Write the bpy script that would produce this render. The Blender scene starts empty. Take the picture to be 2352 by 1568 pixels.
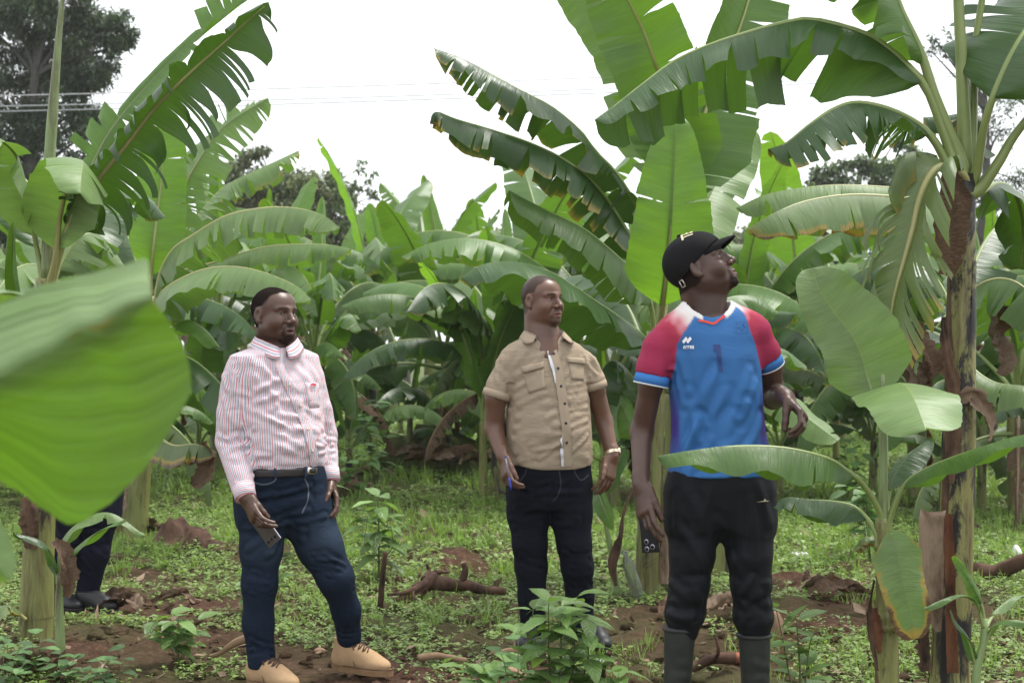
import bpy, bmesh, math, random
import numpy as np
from mathutils import Vector, Matrix
from mathutils.bvhtree import BVHTree

scene = bpy.context.scene
COL = scene.collection

# ------------------------------------------------------------------ camera
CAM_H = 1.40
cam_data = bpy.data.cameras.new('camera')
cam = bpy.data.objects.new('camera', cam_data)
COL.objects.link(cam)
scene.camera = cam
cam_data.sensor_width = 36.0
cam_data.lens = 36.0 * 1500.0 / 1024.0
cam_data.clip_start = 0.05
cam_data.clip_end = 2000.0
cam.location = (0, 0, CAM_H)
cam.rotation_euler = (math.radians(90), 0, 0)
cam_data.dof.use_dof = True
cam_data.dof.focus_distance = 5.9
cam_data.dof.aperture_fstop = 5.6

# ------------------------------------------------------------------ sky and sun
SUN_EL, SUN_AZ = math.radians(64), math.radians(60)      # azimuth from +Y towards +X
world = bpy.data.worlds.new('World')
scene.world = world
world.use_nodes = True
wt = world.node_tree
wt.nodes.clear()
w_out = wt.nodes.new('ShaderNodeOutputWorld')
w_bg = wt.nodes.new('ShaderNodeBackground')
w_sky = wt.nodes.new('ShaderNodeTexSky')
w_sky.sky_type = 'NISHITA'
w_sky.sun_disc = False
w_sky.sun_elevation = SUN_EL
w_sky.sun_rotation = SUN_AZ
w_sky.air_density = 1.0
w_sky.dust_density = 5.0
w_mix = wt.nodes.new('ShaderNodeMix'); w_mix.data_type = 'RGBA'
w_mix.inputs['Factor'].default_value = 0.90             # an even layer of white cloud over the sky
w_mix.inputs['B'].default_value = (9.4, 9.7, 10.0, 1)
wt.links.new(w_sky.outputs['Color'], w_mix.inputs['A'])
wt.links.new(w_mix.outputs['Result'], w_bg.inputs['Color'])
w_bg.inputs['Strength'].default_value = 0.06
wt.links.new(w_bg.outputs['Background'], w_out.inputs['Surface'])

sun_data = bpy.data.lights.new('sun', 'SUN')
sun_data.energy = 1.5
sun_data.angle = math.radians(20)
sun_data.color = (1.0, 0.97, 0.92)
sun = bpy.data.objects.new('sun', sun_data)
COL.objects.link(sun)
sd = Vector((math.sin(SUN_AZ) * math.cos(SUN_EL), math.cos(SUN_AZ) * math.cos(SUN_EL), math.sin(SUN_EL)))
sun.rotation_euler = sd.to_track_quat('Z', 'Y').to_euler()
sun.location = (0, 0, 20)

scene.view_settings.view_transform = 'Standard'
scene.view_settings.look = 'None'
scene.view_settings.exposure = 1.62
scene.view_settings.gamma = 1.0
scene.view_settings.use_curve_mapping = False
scene.render.engine = 'CYCLES'
cy = scene.cycles
cy.max_bounces = 6; cy.diffuse_bounces = 3; cy.glossy_bounces = 2
cy.transmission_bounces = 4; cy.transparent_max_bounces = 6
cy.caustics_reflective = False; cy.caustics_refractive = False
cy.use_denoising = True; cy.volume_bounces = 1; cy.volume_max_steps = 64
cy.sample_clamp_indirect = 6.0

# ------------------------------------------------------------------ helpers
FD = 1500.0 * 2352 / 1024          # focal length in pixels of a 2352 px wide print of the photo
def P(x, y, Y):
    """Point at depth Y (m) seen at print pixel x, y."""
    return np.array([(x - 1176.0) / FD * Y, Y, CAM_H + (784.0 - y) / FD * Y])

def mesh_obj(name, verts, faces, mat=None, parent=None, smooth=True, uv=None, attrs=None, cols=None):
    me = bpy.data.meshes.new(name)
    verts = np.asarray(verts, dtype=np.float64).reshape(-1, 3)
    if isinstance(faces, np.ndarray):
        nf, k = faces.shape
        me.vertices.add(len(verts)); me.vertices.foreach_set('co', verts.astype(np.float32).ravel())
        me.loops.add(nf * k); me.loops.foreach_set('vertex_index', faces.astype(np.int32).ravel())
        me.polygons.add(nf)
        me.polygons.foreach_set('loop_start', np.arange(0, nf * k, k, dtype=np.int32))
        me.update(calc_edges=True)
    else:
        me.from_pydata(verts.tolist(), [], faces)
    if smooth:
        me.polygons.foreach_set('use_smooth', np.ones(len(me.polygons), dtype=bool))
    if uv is not None:
        li = np.empty(len(me.loops), dtype=np.int32); me.loops.foreach_get('vertex_index', li)
        l = me.uv_layers.new(name='UVMap')
        l.data.foreach_set('uv', np.asarray(uv, dtype=np.float32)[li].ravel())
    for k, a in (attrs or {}).items():
        at = me.attributes.new(k, 'FLOAT', 'POINT')
        at.data.foreach_set('value', np.asarray(a, dtype=np.float32))
    for k, a in (cols or {}).items():
        at = me.attributes.new(k, 'FLOAT_COLOR', 'POINT')
        a = np.asarray(a, dtype=np.float32)
        if a.shape[1] == 3: a = np.concatenate([a, np.ones((len(a), 1), np.float32)], 1)
        at.data.foreach_set('color', a.ravel())
    if mat is not None:
        for m in (mat if isinstance(mat, (list, tuple)) else [mat]): me.materials.append(m)
    o = bpy.data.objects.new(name, me)
    COL.objects.link(o)
    if parent is not None: attach(o, parent)
    return o

def attach(o, parent):
    """Parent o (built in world coordinates) to an object that only has a location (or rotation about z)."""
    o.parent = parent
    o.matrix_parent_inverse = Matrix.LocRotScale(parent.location, parent.rotation_euler, parent.scale).inverted() if parent.parent is None else Matrix.Identity(4)

def empty(name, loc, label=None, cat=None, group=None):
    o = bpy.data.objects.new(name, None)
    o.empty_display_size = 0.2
    o.location = tuple(float(c) for c in loc)
    COL.objects.link(o)
    if label: tag(o, label, cat, group)
    return o

def tag(o, label=None, cat=None, group=None, kind=None):
    if label: o['label'] = label
    if cat: o['category'] = cat
    if group: o['group'] = group
    if kind: o['kind'] = kind
    return o

def nrm(v):
    v = np.asarray(v, float); n = np.linalg.norm(v, axis=-1, keepdims=True)
    return v / np.maximum(n, 1e-9)

def spline(pts, n):
    """Catmull-Rom through pts, n samples evenly spaced by length."""
    pts = np.asarray(pts, float)
    if len(pts) == 2:
        t = np.linspace(0, 1, n)[:, None]; return pts[0] * (1 - t) + pts[1] * t
    p = np.vstack([2 * pts[0] - pts[1], pts, 2 * pts[-1] - pts[-2]])
    out = []
    for i in range(1, len(p) - 2):
        t = np.linspace(0, 1, 24, endpoint=False)[:, None]
        a, b, c, d = p[i - 1], p[i], p[i + 1], p[i + 2]
        out.append(0.5 * (2 * b + (c - a) * t + (2 * a - 5 * b + 4 * c - d) * t ** 2 + (3 * b - a - 3 * c + d) * t ** 3))
    out = np.vstack(out + [pts[-1:]])
    L = np.concatenate([[0], np.cumsum(np.linalg.norm(np.diff(out, axis=0), axis=1))])
    s = np.linspace(0, L[-1], n)
    return np.stack([np.interp(s, L, out[:, k]) for k in range(out.shape[1])], 1)

def tube_data(path, radii, sides=8, flat=None):
    """Vertices and quads of a tube along path; flat = list of (a, b) radii pairs is allowed through a 2-column radii."""
    path = np.asarray(path, float); n = len(path)
    radii = np.asarray(radii, float)
    if radii.ndim == 0: radii = np.full(n, float(radii))
    if radii.ndim == 1: radii = np.stack([radii, radii], 1)
    T = nrm(np.gradient(path, axis=0))
    up = np.array([0, 0, 1.0]) if abs(T[0, 2]) < 0.9 else np.array([1.0, 0, 0])
    A = np.zeros_like(T); a = nrm(np.cross(T[0], up))
    for i in range(n):
        a = nrm(a - T[i] * np.dot(a, T[i])); A[i] = a
    B = np.cross(T, A)
    th = np.linspace(0, 2 * np.pi, sides, endpoint=False)
    v = path[:, None, :] + (np.cos(th)[None, :, None] * A[:, None, :] * radii[:, 0][:, None, None]
                            + np.sin(th)[None, :, None] * B[:, None, :] * radii[:, 1][:, None, None])
    v = v.reshape(-1, 3)
    i = np.arange(n - 1)[:, None]; j = np.arange(sides)[None, :]; j2 = (j + 1) % sides
    f = np.stack([i * sides + j, i * sides + j2, (i + 1) * sides + j2, (i + 1) * sides + j], -1).reshape(-1, 4)
    caps = np.array([[0, 0, 0, 0]])[:0]
    # close both ends with a centre vertex (degenerate quads kept as triangles)
    v = np.vstack([v, path[:1], path[-1:]])
    c0, c1 = n * sides, n * sides + 1
    jj = np.arange(sides); jn = (jj + 1) % sides
    tri0 = np.stack([np.full(sides, c0), jn, jj], 1)
    tri1 = np.stack([np.full(sides, c1), (n - 1) * sides + jj, (n - 1) * sides + jn], 1)
    return v, f.tolist() + tri0.tolist() + tri1.tolist()

def tube(name, path, radii, mat, parent=None, sides=8, **kw):
    v, f = tube_data(path, radii, sides)
    return mesh_obj(name, v, f, mat, parent, **kw)

class Gather:
    """Collects vertices and faces of several shapes into ONE mesh (only for pieces of one thing)."""
    def __init__(s): s.v = []; s.f = []; s.n = 0
    def add(s, v, f):
        v = np.asarray(v, float)
        s.v.append(v); s.f += [[i + s.n for i in q] for q in (f.tolist() if isinstance(f, np.ndarray) else f)]
        s.n += len(v); return s
    def tube(s, path, radii, sides=8): return s.add(*tube_data(path, radii, sides))
    def build(s, name, mat, parent=None, **kw):
        return mesh_obj(name, np.vstack(s.v), s.f, mat, parent, **kw)

# value noise on numpy arrays (for shapes)
_rng = np.random.RandomState(5)
_LAT = _rng.rand(32, 32, 32)
def vnoise(p, scale=1.0, seed=0):
    p = np.asarray(p, float) * scale + seed * 7.31
    i = np.floor(p).astype(int); f = p - i; f = f * f * (3 - 2 * f)
    i0 = i % 32; i1 = (i + 1) % 32
    def g(a, b, c): return _LAT[a, b, c]
    x0, y0, z0 = i0[..., 0], i0[..., 1], i0[..., 2]; x1, y1, z1 = i1[..., 0], i1[..., 1], i1[..., 2]
    fx, fy, fz = f[..., 0], f[..., 1], f[..., 2]
    c00 = g(x0, y0, z0) * (1 - fx) + g(x1, y0, z0) * fx; c10 = g(x0, y1, z0) * (1 - fx) + g(x1, y1, z0) * fx
    c01 = g(x0, y0, z1) * (1 - fx) + g(x1, y0, z1) * fx; c11 = g(x0, y1, z1) * (1 - fx) + g(x1, y1, z1) * fx
    return (c00 * (1 - fy) + c10 * fy) * (1 - fz) + (c01 * (1 - fy) + c11 * fy) * fz
def vnoise2(x, y, scale=1.0, seed=0):
    return vnoise(np.stack([x, y, np.zeros_like(x)], -1), scale, seed)
def smooth(a, b, x):
    t = np.clip((x - a) / (b - a), 0, 1); return t * t * (3 - 2 * t)

# ------------------------------------------------------------------ material helpers
class NT:
    """Small helper round a material's node tree."""
    def __init__(s, name):
        s.mat = bpy.data.materials.new(name); s.mat.use_nodes = True
        s.t = s.mat.node_tree; s.t.nodes.clear()
        s.out = s.t.nodes.new('ShaderNodeOutputMaterial')
    def n(s, kind, **kw):
        nd = s.t.nodes.new('ShaderNode' + kind)
        for k, v in kw.items():
            if hasattr(nd, k): setattr(nd, k, v)
        return nd
    def set(s, nd, **kw):
        for k, v in kw.items(): nd.inputs[k.replace('_', ' ')].default_value = v
        return nd
    def link(s, a, b): s.t.links.new(a, b)
    def val(s, x, sock):
        if hasattr(x, 'is_linked') or hasattr(x, 'links'): s.link(x, sock)
        else: sock.default_value = x
    def math(s, op, a, b=None, c=None, clamp=False):
        nd = s.n('Math', operation=op, use_clamp=clamp)
        for i, x in enumerate((a, b, c)):
            if x is not None: s.val(x, nd.inputs[i])
        return nd.outputs[0]
    def mix(s, f, a, b, blend='MIX'):
        nd = s.n('Mix', data_type='RGBA', blend_type=blend)
        s.val(f, nd.inputs['Factor'])
        for x, k in ((a, 'A'), (b, 'B')):
            sock = [i for i in nd.inputs if i.name == k and i.type == 'RGBA'][0]
            if isinstance(x, (tuple, list)): sock.default_value = (*x[:3], 1)
            else: s.link(x, sock)
        return [o for o in nd.outputs if o.type == 'RGBA'][0]
    def noise(s, vec=None, scale=5.0, detail=4.0, rough=0.6, dist=0.0):
        nd = s.n('TexNoise'); nd.inputs['Scale'].default_value = scale; nd.inputs['Detail'].default_value = detail
        nd.inputs['Roughness'].default_value = rough; nd.inputs['Distortion'].default_value = dist
        if vec is not None: s.link(vec, nd.inputs['Vector'])
        return nd.outputs['Fac']
    def ramp(s, f, stops):
        nd = s.n('ValToRGB'); s.link(f, nd.inputs['Fac'])
        cr = nd.color_ramp
        while len(cr.elements) < len(stops): cr.elements.new(0.5)
        for e, (p, c) in zip(cr.elements, stops):
            e.position = p; e.color = (*c[:3], 1) if isinstance(c, (tuple, list)) else (c, c, c, 1)
        return nd.outputs['Color']
    def coord(s, which='Object'): return s.n('TexCoord').outputs[which]
    def attr(s, name, out='Fac'):
        nd = s.n('Attribute', attribute_name=name); return nd.outputs[out]
    def mapping(s, vec, scale=(1, 1, 1), loc=(0, 0, 0), rot=(0, 0, 0)):
        nd = s.n('Mapping'); s.link(vec, nd.inputs['Vector'])
        nd.inputs['Scale'].default_value = scale; nd.inputs['Location'].default_value = loc; nd.inputs['Rotation'].default_value = rot
        return nd.outputs['Vector']
    def bump(s, h, strength=0.3, dist=0.01):
        nd = s.n('Bump'); nd.inputs['Strength'].default_value = strength; nd.inputs['Distance'].default_value = dist
        s.link(h, nd.inputs['Height']); return nd.outputs['Normal']
    def bsdf(s, color, rough=0.6, normal=None, spec=0.5, **kw):
        b = s.n('BsdfPrincipled')
        if isinstance(color, (tuple, list)): b.inputs['Base Color'].default_value = (*color[:3], 1)
        else: s.link(color, b.inputs['Base Color'])
        s.val(rough, b.inputs['Roughness'])
        b.inputs['Specular IOR Level'].default_value = spec
        if normal is not None: s.link(normal, b.inputs['Normal'])
        for k, v in kw.items(): s.val(v, b.inputs[k.replace('_', ' ')])
        return b.outputs['BSDF']
    def done(s, shader):
        s.link(shader, s.out.inputs['Surface']); return s.mat

def simple_mat(name, col, rough=0.6, var=0.15, scale=20.0, bump=0.0, spec=0.5, metallic=0.0):
    m = NT(name)
    c = m.coord()
    f = m.noise(c, scale, 5)
    dark = tuple(x * (1 - var) for x in col); light = tuple(min(1, x * (1 + var)) for x in col)
    colr = m.mix(f, dark, light)
    nor = m.bump(m.noise(c, scale * 3, 4), bump, 0.005) if bump else None
    return m.done(m.bsdf(colr, rough, nor, spec, Metallic=metallic))
# ================================================================== ground
def gz(x, y):
    """height of the soil"""
    x = np.asarray(x, float); y = np.asarray(y, float)
    h = 0.05 * (vnoise2(x, y, 0.55, 1) - .5) + 0.03 * (vnoise2(x, y, 1.7, 2) - .5)
    return h
def soil_material():
    m = NT('red_brown_soil'); c = m.coord()
    n1 = m.noise(c, 0.9, 6, 0.6); n2 = m.noise(c, 14, 8, 0.75); n3 = m.noise(c, 90, 6, 0.75)
    col = m.ramp(n2, [(0.28, (0.040, 0.021, 0.014)), (0.5, (0.115, 0.060, 0.040)), (0.72, (0.235, 0.140, 0.098))])
    grn = m.mix(n3, (0.070, 0.105, 0.030), (0.14, 0.15, 0.065))
    dist = m.n('SeparateXYZ'); m.link(c, dist.inputs[0])
    # far off the weeds close up: moss green between the clods
    far = m.math('MULTIPLY', m.math('SUBTRACT', dist.outputs['Y'], 5.0), 0.035, clamp=True)
    fac = m.math('SUBTRACT', m.math('ADD', n1, far), 0.47)
    col = m.mix(m.math('MULTIPLY', fac, 2.6, clamp=True), col, grn)
    h = m.math('ADD', m.math('MULTIPLY', n2, 0.6), m.math('MULTIPLY', n3, 0.25))
    return m.done(m.bsdf(col, 0.95, m.bump(h, 1.0, 0.09), 0.1))
M_SOIL = soil_material()
def ground():
    # dense near the camera, coarse far away; reaches the horizon
    ys = np.concatenate([[-30, -5, 0, 2], np.arange(3.2, 12, .04), np.arange(12, 30, .25), np.arange(30, 80, 2), [100, 160, 300, 600]])
    xs = np.concatenate([[-600, -400, -200, -100, -60, -40], np.arange(-30, -5, .5), np.arange(-5, 5, .05), np.arange(5, 30, .5), [30, 40, 60, 100, 200, 400, 600]])
    X, Y = np.meshgrid(xs, ys, indexing='ij')
    Z = gz(X, Y)
    near = smooth(14, 10, Y) * smooth(6, 5, np.abs(X))
    n = vnoise2(X, Y, 9, 3); n2 = vnoise2(X, Y, 3.2, 4); n3 = vnoise2(X, Y, 22, 5)
    Z = Z + near * (0.05 * np.maximum(n - .58, 0) * 2 * smooth(.4, .7, n2) + .022 * (n - .5) + 0.012 * (n3 - .5))
    Z = Z - 0.02 * smooth(0, 6, np.abs(Y - 3) * 0)
    v = np.stack([X, Y, Z], -1).reshape(-1, 3)
    a, b = X.shape; i = np.arange(a - 1)[:, None]; j = np.arange(b - 1)[None, :]
    f = np.stack([i * b + j, (i + 1) * b + j, (i + 1) * b + j + 1, i * b + j + 1], -1).reshape(-1, 4)
    o = mesh_obj('ground', v, f, M_SOIL); tag(o, 'red brown soil of the banana garden with weeds', kind='structure')
    return o
ground()

def leaf_shader(name, base, trans, rough=0.4, tf=0.4, var=0.3, spec=0.5):
    """small weed and shrub leaves"""
    m = NT(name); c = m.coord(); info = m.n('ObjectInfo')
    a = m.attr('tint'); n = m.noise(c, 6, 3)
    k = m.math('ADD', m.math('MULTIPLY', a, 0.7), m.math('MULTIPLY', n, 0.3))
    lo = tuple(x * (1 - var) for x in base); hi = tuple(x * (1 + var) for x in base)
    col = m.mix(k, lo, hi); tc = m.mix(k, tuple(x * (1 - var) for x in trans), tuple(x * (1 + var) for x in trans))
    p = m.bsdf(col, rough, None, spec)
    t = m.n('BsdfTranslucent'); m.link(tc, t.inputs['Color'])
    mx = m.n('MixShader'); mx.inputs[0].default_value = tf; m.link(p, mx.inputs[1]); m.link(t.outputs[0], mx.inputs[2])
    return m.done(mx.outputs[0])
M_WEED = leaf_shader('weed_leaf', (0.200, 0.285, 0.080), (0.30, 0.46, 0.08), .5, .35, .5)
M_GRASS = leaf_shader('grass_blade', (0.185, 0.285, 0.065), (0.30, 0.48, 0.06), .5, .35, .4)

def quad_leaves(base, dirn, up, L, Wd, bend=0.25):
    """n leaves as 2 quads each (bent along the length). base, dirn, up: (n,3); returns verts, faces"""
    n = len(base); d = nrm(dirn); s_ = nrm(np.cross(d, up)); u = np.cross(s_, d)
    L = np.asarray(L)[:, None]; Wd = np.asarray(Wd)[:, None]
    p0 = base; m = base + d * L * .45 + u * L * 0.06; t = base + d * L - u * L * bend
    v = np.stack([p0, m - s_ * Wd * .5, m + s_ * Wd * .5, m + u * 0.0, t], 1)     # 5 verts
    k = np.arange(n)[:, None] * 5
    f = np.concatenate([k + np.array([[0, 1, 3]]), k + np.array([[0, 3, 2]]), k + np.array([[1, 4, 3]]), k + np.array([[3, 4, 2]])], 0)
    return v.reshape(-1, 3), f

def in_view(x, y, m=1.12): return np.abs(x) < (512 / 1500 * m) * y + .3

def weeds():
    r = np.random.RandomState(11)
    V = []; F = []; T = []; n0 = 0
    # (depth range, plants per attempt, size)
    for y0, y1, N, sz in ((4.2, 6.5, 10500, .85), (6.5, 9, 15000, .9), (9, 13, 15000, 1.15), (13, 20, 11000, 1.8), (20, 34, 7000, 3.0)):
        y = r.uniform(y0, y1, N); x = r.uniform(-1, 1, N) * (512 / 1500 * 1.1 * y + .3)
        dens = vnoise2(x, y, .8, 8) * .6 + vnoise2(x, y, 3.0, 9) * .5 + .012 * y
        ok = dens > .472 + .17 * r.rand(N); x, y = x[ok], y[ok]; N = len(x)
        kind = vnoise2(x, y, 1.2, 12)
        k = 6; h = (0.02 + 0.05 * r.rand(N) ** 2) * sz
        b = np.stack([x, y, gz(x, y) + .005], 1)
        az = r.rand(N, k) * 6.283; el = r.uniform(-.1, .7, (N, k))
        lev = r.rand(N, k)
        base = b[:, None, :] + np.stack([0 * lev, 0 * lev, lev * h[:, None]], -1)
        d = np.stack([np.cos(az) * np.cos(el), np.sin(az) * np.cos(el), np.sin(el)], -1)
        L = (0.013 + 0.022 * r.rand(N, k) ** 1.8) * sz * (0.7 + .8 * r.rand(N, 1)); Wd = L * r.uniform(.45, .75, (N, 1))
        up = np.tile([0, 0, 1.0], (N * k, 1)) + .2 * r.randn(N * k, 3)
        v, f = quad_leaves(base.reshape(-1, 3), d.reshape(-1, 3), up, L.ravel(), Wd.ravel())
        V.append(v); F.append(f + n0); n0 += len(v); T.append(np.repeat(np.repeat(r.rand(N), k), 5))
    o = mesh_obj('weeds', np.vstack(V), np.vstack(F), M_WEED, attrs={'tint': np.concatenate(T)}, smooth=False)
    tag(o, 'low broad leaved weeds scattered over the soil', kind='stuff')
    V = []; F = []; T = []; n0 = 0
    for y0, y1, N, sz in ((4.2, 6.5, 900, .8), (6.5, 9, 1500, .8), (9, 13, 3600, .9), (13, 24, 3600, 1.5)):
        y = r.uniform(y0, y1, N); x = r.uniform(-1, 1, N) * (512 / 1500 * 1.1 * y + .3)
        dens = vnoise2(x, y, .7, 21) * .7 + vnoise2(x, y, 2.5, 22) * .4 + .010 * y
        ok = dens > .60 + .1 * r.rand(N); x, y = x[ok], y[ok]; N = len(x); k = 9
        b = np.stack([x, y, gz(x, y)], 1)[:, None, :] + np.concatenate([.018 * sz * r.randn(N, k, 2), np.zeros((N, k, 1))], -1)
        az = r.rand(N, k) * 6.283; lean = r.uniform(.1, .9, (N, k))
        d = np.stack([np.cos(az) * lean, np.sin(az) * lean, np.ones_like(az)], -1)
        L = (0.04 + .08 * r.rand(N, k)) * sz * (.6 + .9 * r.rand(N, 1)); Wd = .006 * sz * np.ones_like(L) * (1 + (y[:, None] > 9) * .6)
        up = np.stack([-np.cos(az), -np.sin(az), .3 + 0 * az], -1).reshape(-1, 3)
        v, f = quad_leaves(b.reshape(-1, 3), d.reshape(-1, 3), up, L.ravel(), Wd.ravel(), -.0)
        V.append(v); F.append(f + n0); n0 += len(v); T.append(np.repeat(np.repeat(r.rand(N), k), 5))
    o = mesh_obj('grass', np.vstack(V), np.vstack(F), M_GRASS, attrs={'tint': np.concatenate(T)}, smooth=False)
    tag(o, 'thin green grass tufts growing among the weeds', kind='stuff')
weeds()

def clods():
    r = np.random.RandomState(4)
    bm = bmesh.new(); bmesh.ops.create_icosphere(bm, subdivisions=1, radius=1); bv = np.array([v.co for v in bm.verts]); bf = np.array([[v.index for v in f.verts] for f in bm.faces]); bm.free()
    V = []; F = []; n0 = 0
    N = 6500; y = 4.3 + 9 * r.rand(N) ** 1.2; x = r.uniform(-1, 1, N) * (512 / 1500 * 1.1 * y + .3)
    ok = vnoise2(x, y, .8, 8) < .66; x, y = x[ok], y[ok]
    for a, b in zip(x, y):
        s_ = .006 + .028 * r.rand() ** 3.5 + (.03 * r.rand() if r.rand() < .03 else 0)
        v = bv * (1 + .55 * (vnoise(bv * 1.3 + r.rand(3) * 30, 1.0) - .5))[:, None] * s_ * np.array([1 + .5 * r.rand(), 1 + .4 * r.rand(), .7])
        V.append(v + [a, b, gz(a, b) + s_ * .25]); F.append(bf + n0); n0 += len(v)
    o = mesh_obj('soil_clods', np.vstack(V), np.vstack(F), M_SOIL, smooth=False); tag(o, 'loose clods of red brown soil', kind='stuff')
clods()
# ================================================================== banana leaves
def banana_material(name, base, trans, rough=0.42, tf=0.42, spec=0.5, dryer=0.0, ridge=1.0, vein=1.0):
    m = NT(name); info = m.n('ObjectInfo'); rnd = info.outputs['Random']
    uv = m.n('UVMap'); uv.uv_map = 'UVMap'
    sep = m.n('SeparateXYZ'); m.link(uv.outputs[0], sep.inputs[0]); U, Vv = sep.outputs[0], sep.outputs[1]
    dry = m.attr('dry'); c = m.coord()
    # fine parallel veins across the blade, wider soft pleats, large patches
    comb = m.n('CombineXYZ'); m.link(m.math('MULTIPLY', U, 150.0), comb.inputs[0]); m.link(m.math('MULTIPLY', Vv, 1.6), comb.inputs[1])
    fine = m.noise(comb.outputs[0], 1.0, 2, 0.5)
    comb2 = m.n('CombineXYZ'); m.link(m.math('MULTIPLY', U, 34.0), comb2.inputs[0]); m.link(m.math('MULTIPLY', Vv, .8), comb2.inputs[1])
    pleat = m.noise(comb2.outputs[0], 1.0, 3, 0.55)
    patch_ = m.noise(c, 3.2, 4, 0.6)
    k = m.math('ADD', m.math('MULTIPLY', fine, .30), m.math('ADD', m.math('ADD', m.math('MULTIPLY', m.math('SUBTRACT', pleat, .5), .42 * vein), .21), m.math('MULTIPLY', patch_, .28)))
    k = m.math('ADD', k, m.math('MULTIPLY', m.math('SUBTRACT', rnd, .5), .28))
    kk = m.math('MULTIPLY', m.math('SUBTRACT', k, .2), 1.65, clamp=True)
    col = m.mix(kk, tuple(x * .62 for x in base), tuple(min(1, x * 1.40) for x in base))
    tc = m.mix(kk, tuple(x * .72 for x in trans), tuple(min(1, x * 1.25) for x in trans))
    # pale vein along the midrib
    mid = m.math('SUBTRACT', 1.0, m.math('MULTIPLY', m.math('ABSOLUTE', Vv), 26.0), clamp=True)
    col = m.mix(m.math('MULTIPLY', mid, .6), col, (0.22, 0.30, 0.08))
    # drying: yellow, then brown
    dn = m.math('ADD', dry, m.math('MULTIPLY', m.math('SUBTRACT', m.noise(comb2.outputs[0], 2.2, 4, .7), .5), m.math('MULTIPLY', dry, 1.6)))
    dn = m.math('ADD', dn, dryer)
    yel = m.math('MULTIPLY', m.math('SUBTRACT', dn, .22), 4.0, clamp=True); brn = m.math('MULTIPLY', m.math('SUBTRACT', dn, .50), 4.0, clamp=True)
    bcol = m.ramp(m.noise(comb2.outputs[0], 3.0, 4, .7), [(.3, (0.045, 0.027, 0.018)), (.55, (0.15, 0.098, 0.064)), (.8, (0.29, 0.205, 0.14))])
    col = m.mix(brn, m.mix(yel, col, (0.34, 0.25, 0.05)), bcol)
    tc = m.mix(brn, m.mix(yel, tc, (0.42, 0.30, 0.03)), (0.10, 0.045, 0.015))
    h = m.math('ADD', m.math('MULTIPLY', fine, .18 * ridge), m.math('MULTIPLY', pleat, .6 * ridge))
    nor = m.bump(h, .55, .012)
    rg = m.math('ADD', rough - .05, m.math('MULTIPLY', patch_, .16))
    p = m.bsdf(col, rg, nor, spec)
    t = m.n('BsdfTranslucent'); m.link(tc, t.inputs['Color']); m.link(nor, t.inputs['Normal'])
    mx = m.n('MixShader'); mx.inputs[0].default_value = tf; m.link(p, mx.inputs[1]); m.link(t.outputs[0], mx.inputs[2])
    return m.done(mx.outputs[0])
M_LEAF = banana_material('banana_leaf', (0.080, 0.155, 0.034), (0.13, 0.27, 0.018), .36, .36, .45)
M_LEAFD = banana_material('banana_leaf_dark', (0.042, 0.090, 0.026), (0.070, 0.160, 0.010), .33, .32, .55)
M_LEAFP = banana_material('banana_leaf_pale', (0.148, 0.230, 0.078), (0.17, 0.33, 0.036), .40, .32, .45)
M_LEAFY = banana_material('banana_leaf_young', (0.105, 0.200, 0.036), (0.20, 0.41, 0.022), .42, .46, .5)
M_DYING = banana_material('banana_leaf_dying', (0.115, 0.165, 0.060), (0.17, 0.26, 0.04), .42, .28, .5, .03)
M_DEAD = banana_material('banana_leaf_dead', (0.20, 0.12, 0.07), (0.15, 0.07, 0.03), .8, .2, .2, .9)
def rib_material(name, a, b):
    m = NT(name); c = m.coord(); f = m.noise(m.mapping(c, (1, 1, 1)), 9, 4)
    return m.done(m.bsdf(m.mix(f, a, b), .42, None, .5))
M_RIB = rib_material('banana_midrib', (0.13, 0.19, 0.045), (0.25, 0.30, 0.10))
M_RIBY = rib_material('banana_midrib_yellow', (0.26, 0.27, 0.09), (0.36, 0.34, 0.15))
M_RIBB = rib_material('banana_midrib_brown', (0.14, 0.085, 0.045), (0.24, 0.15, 0.08))

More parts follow.
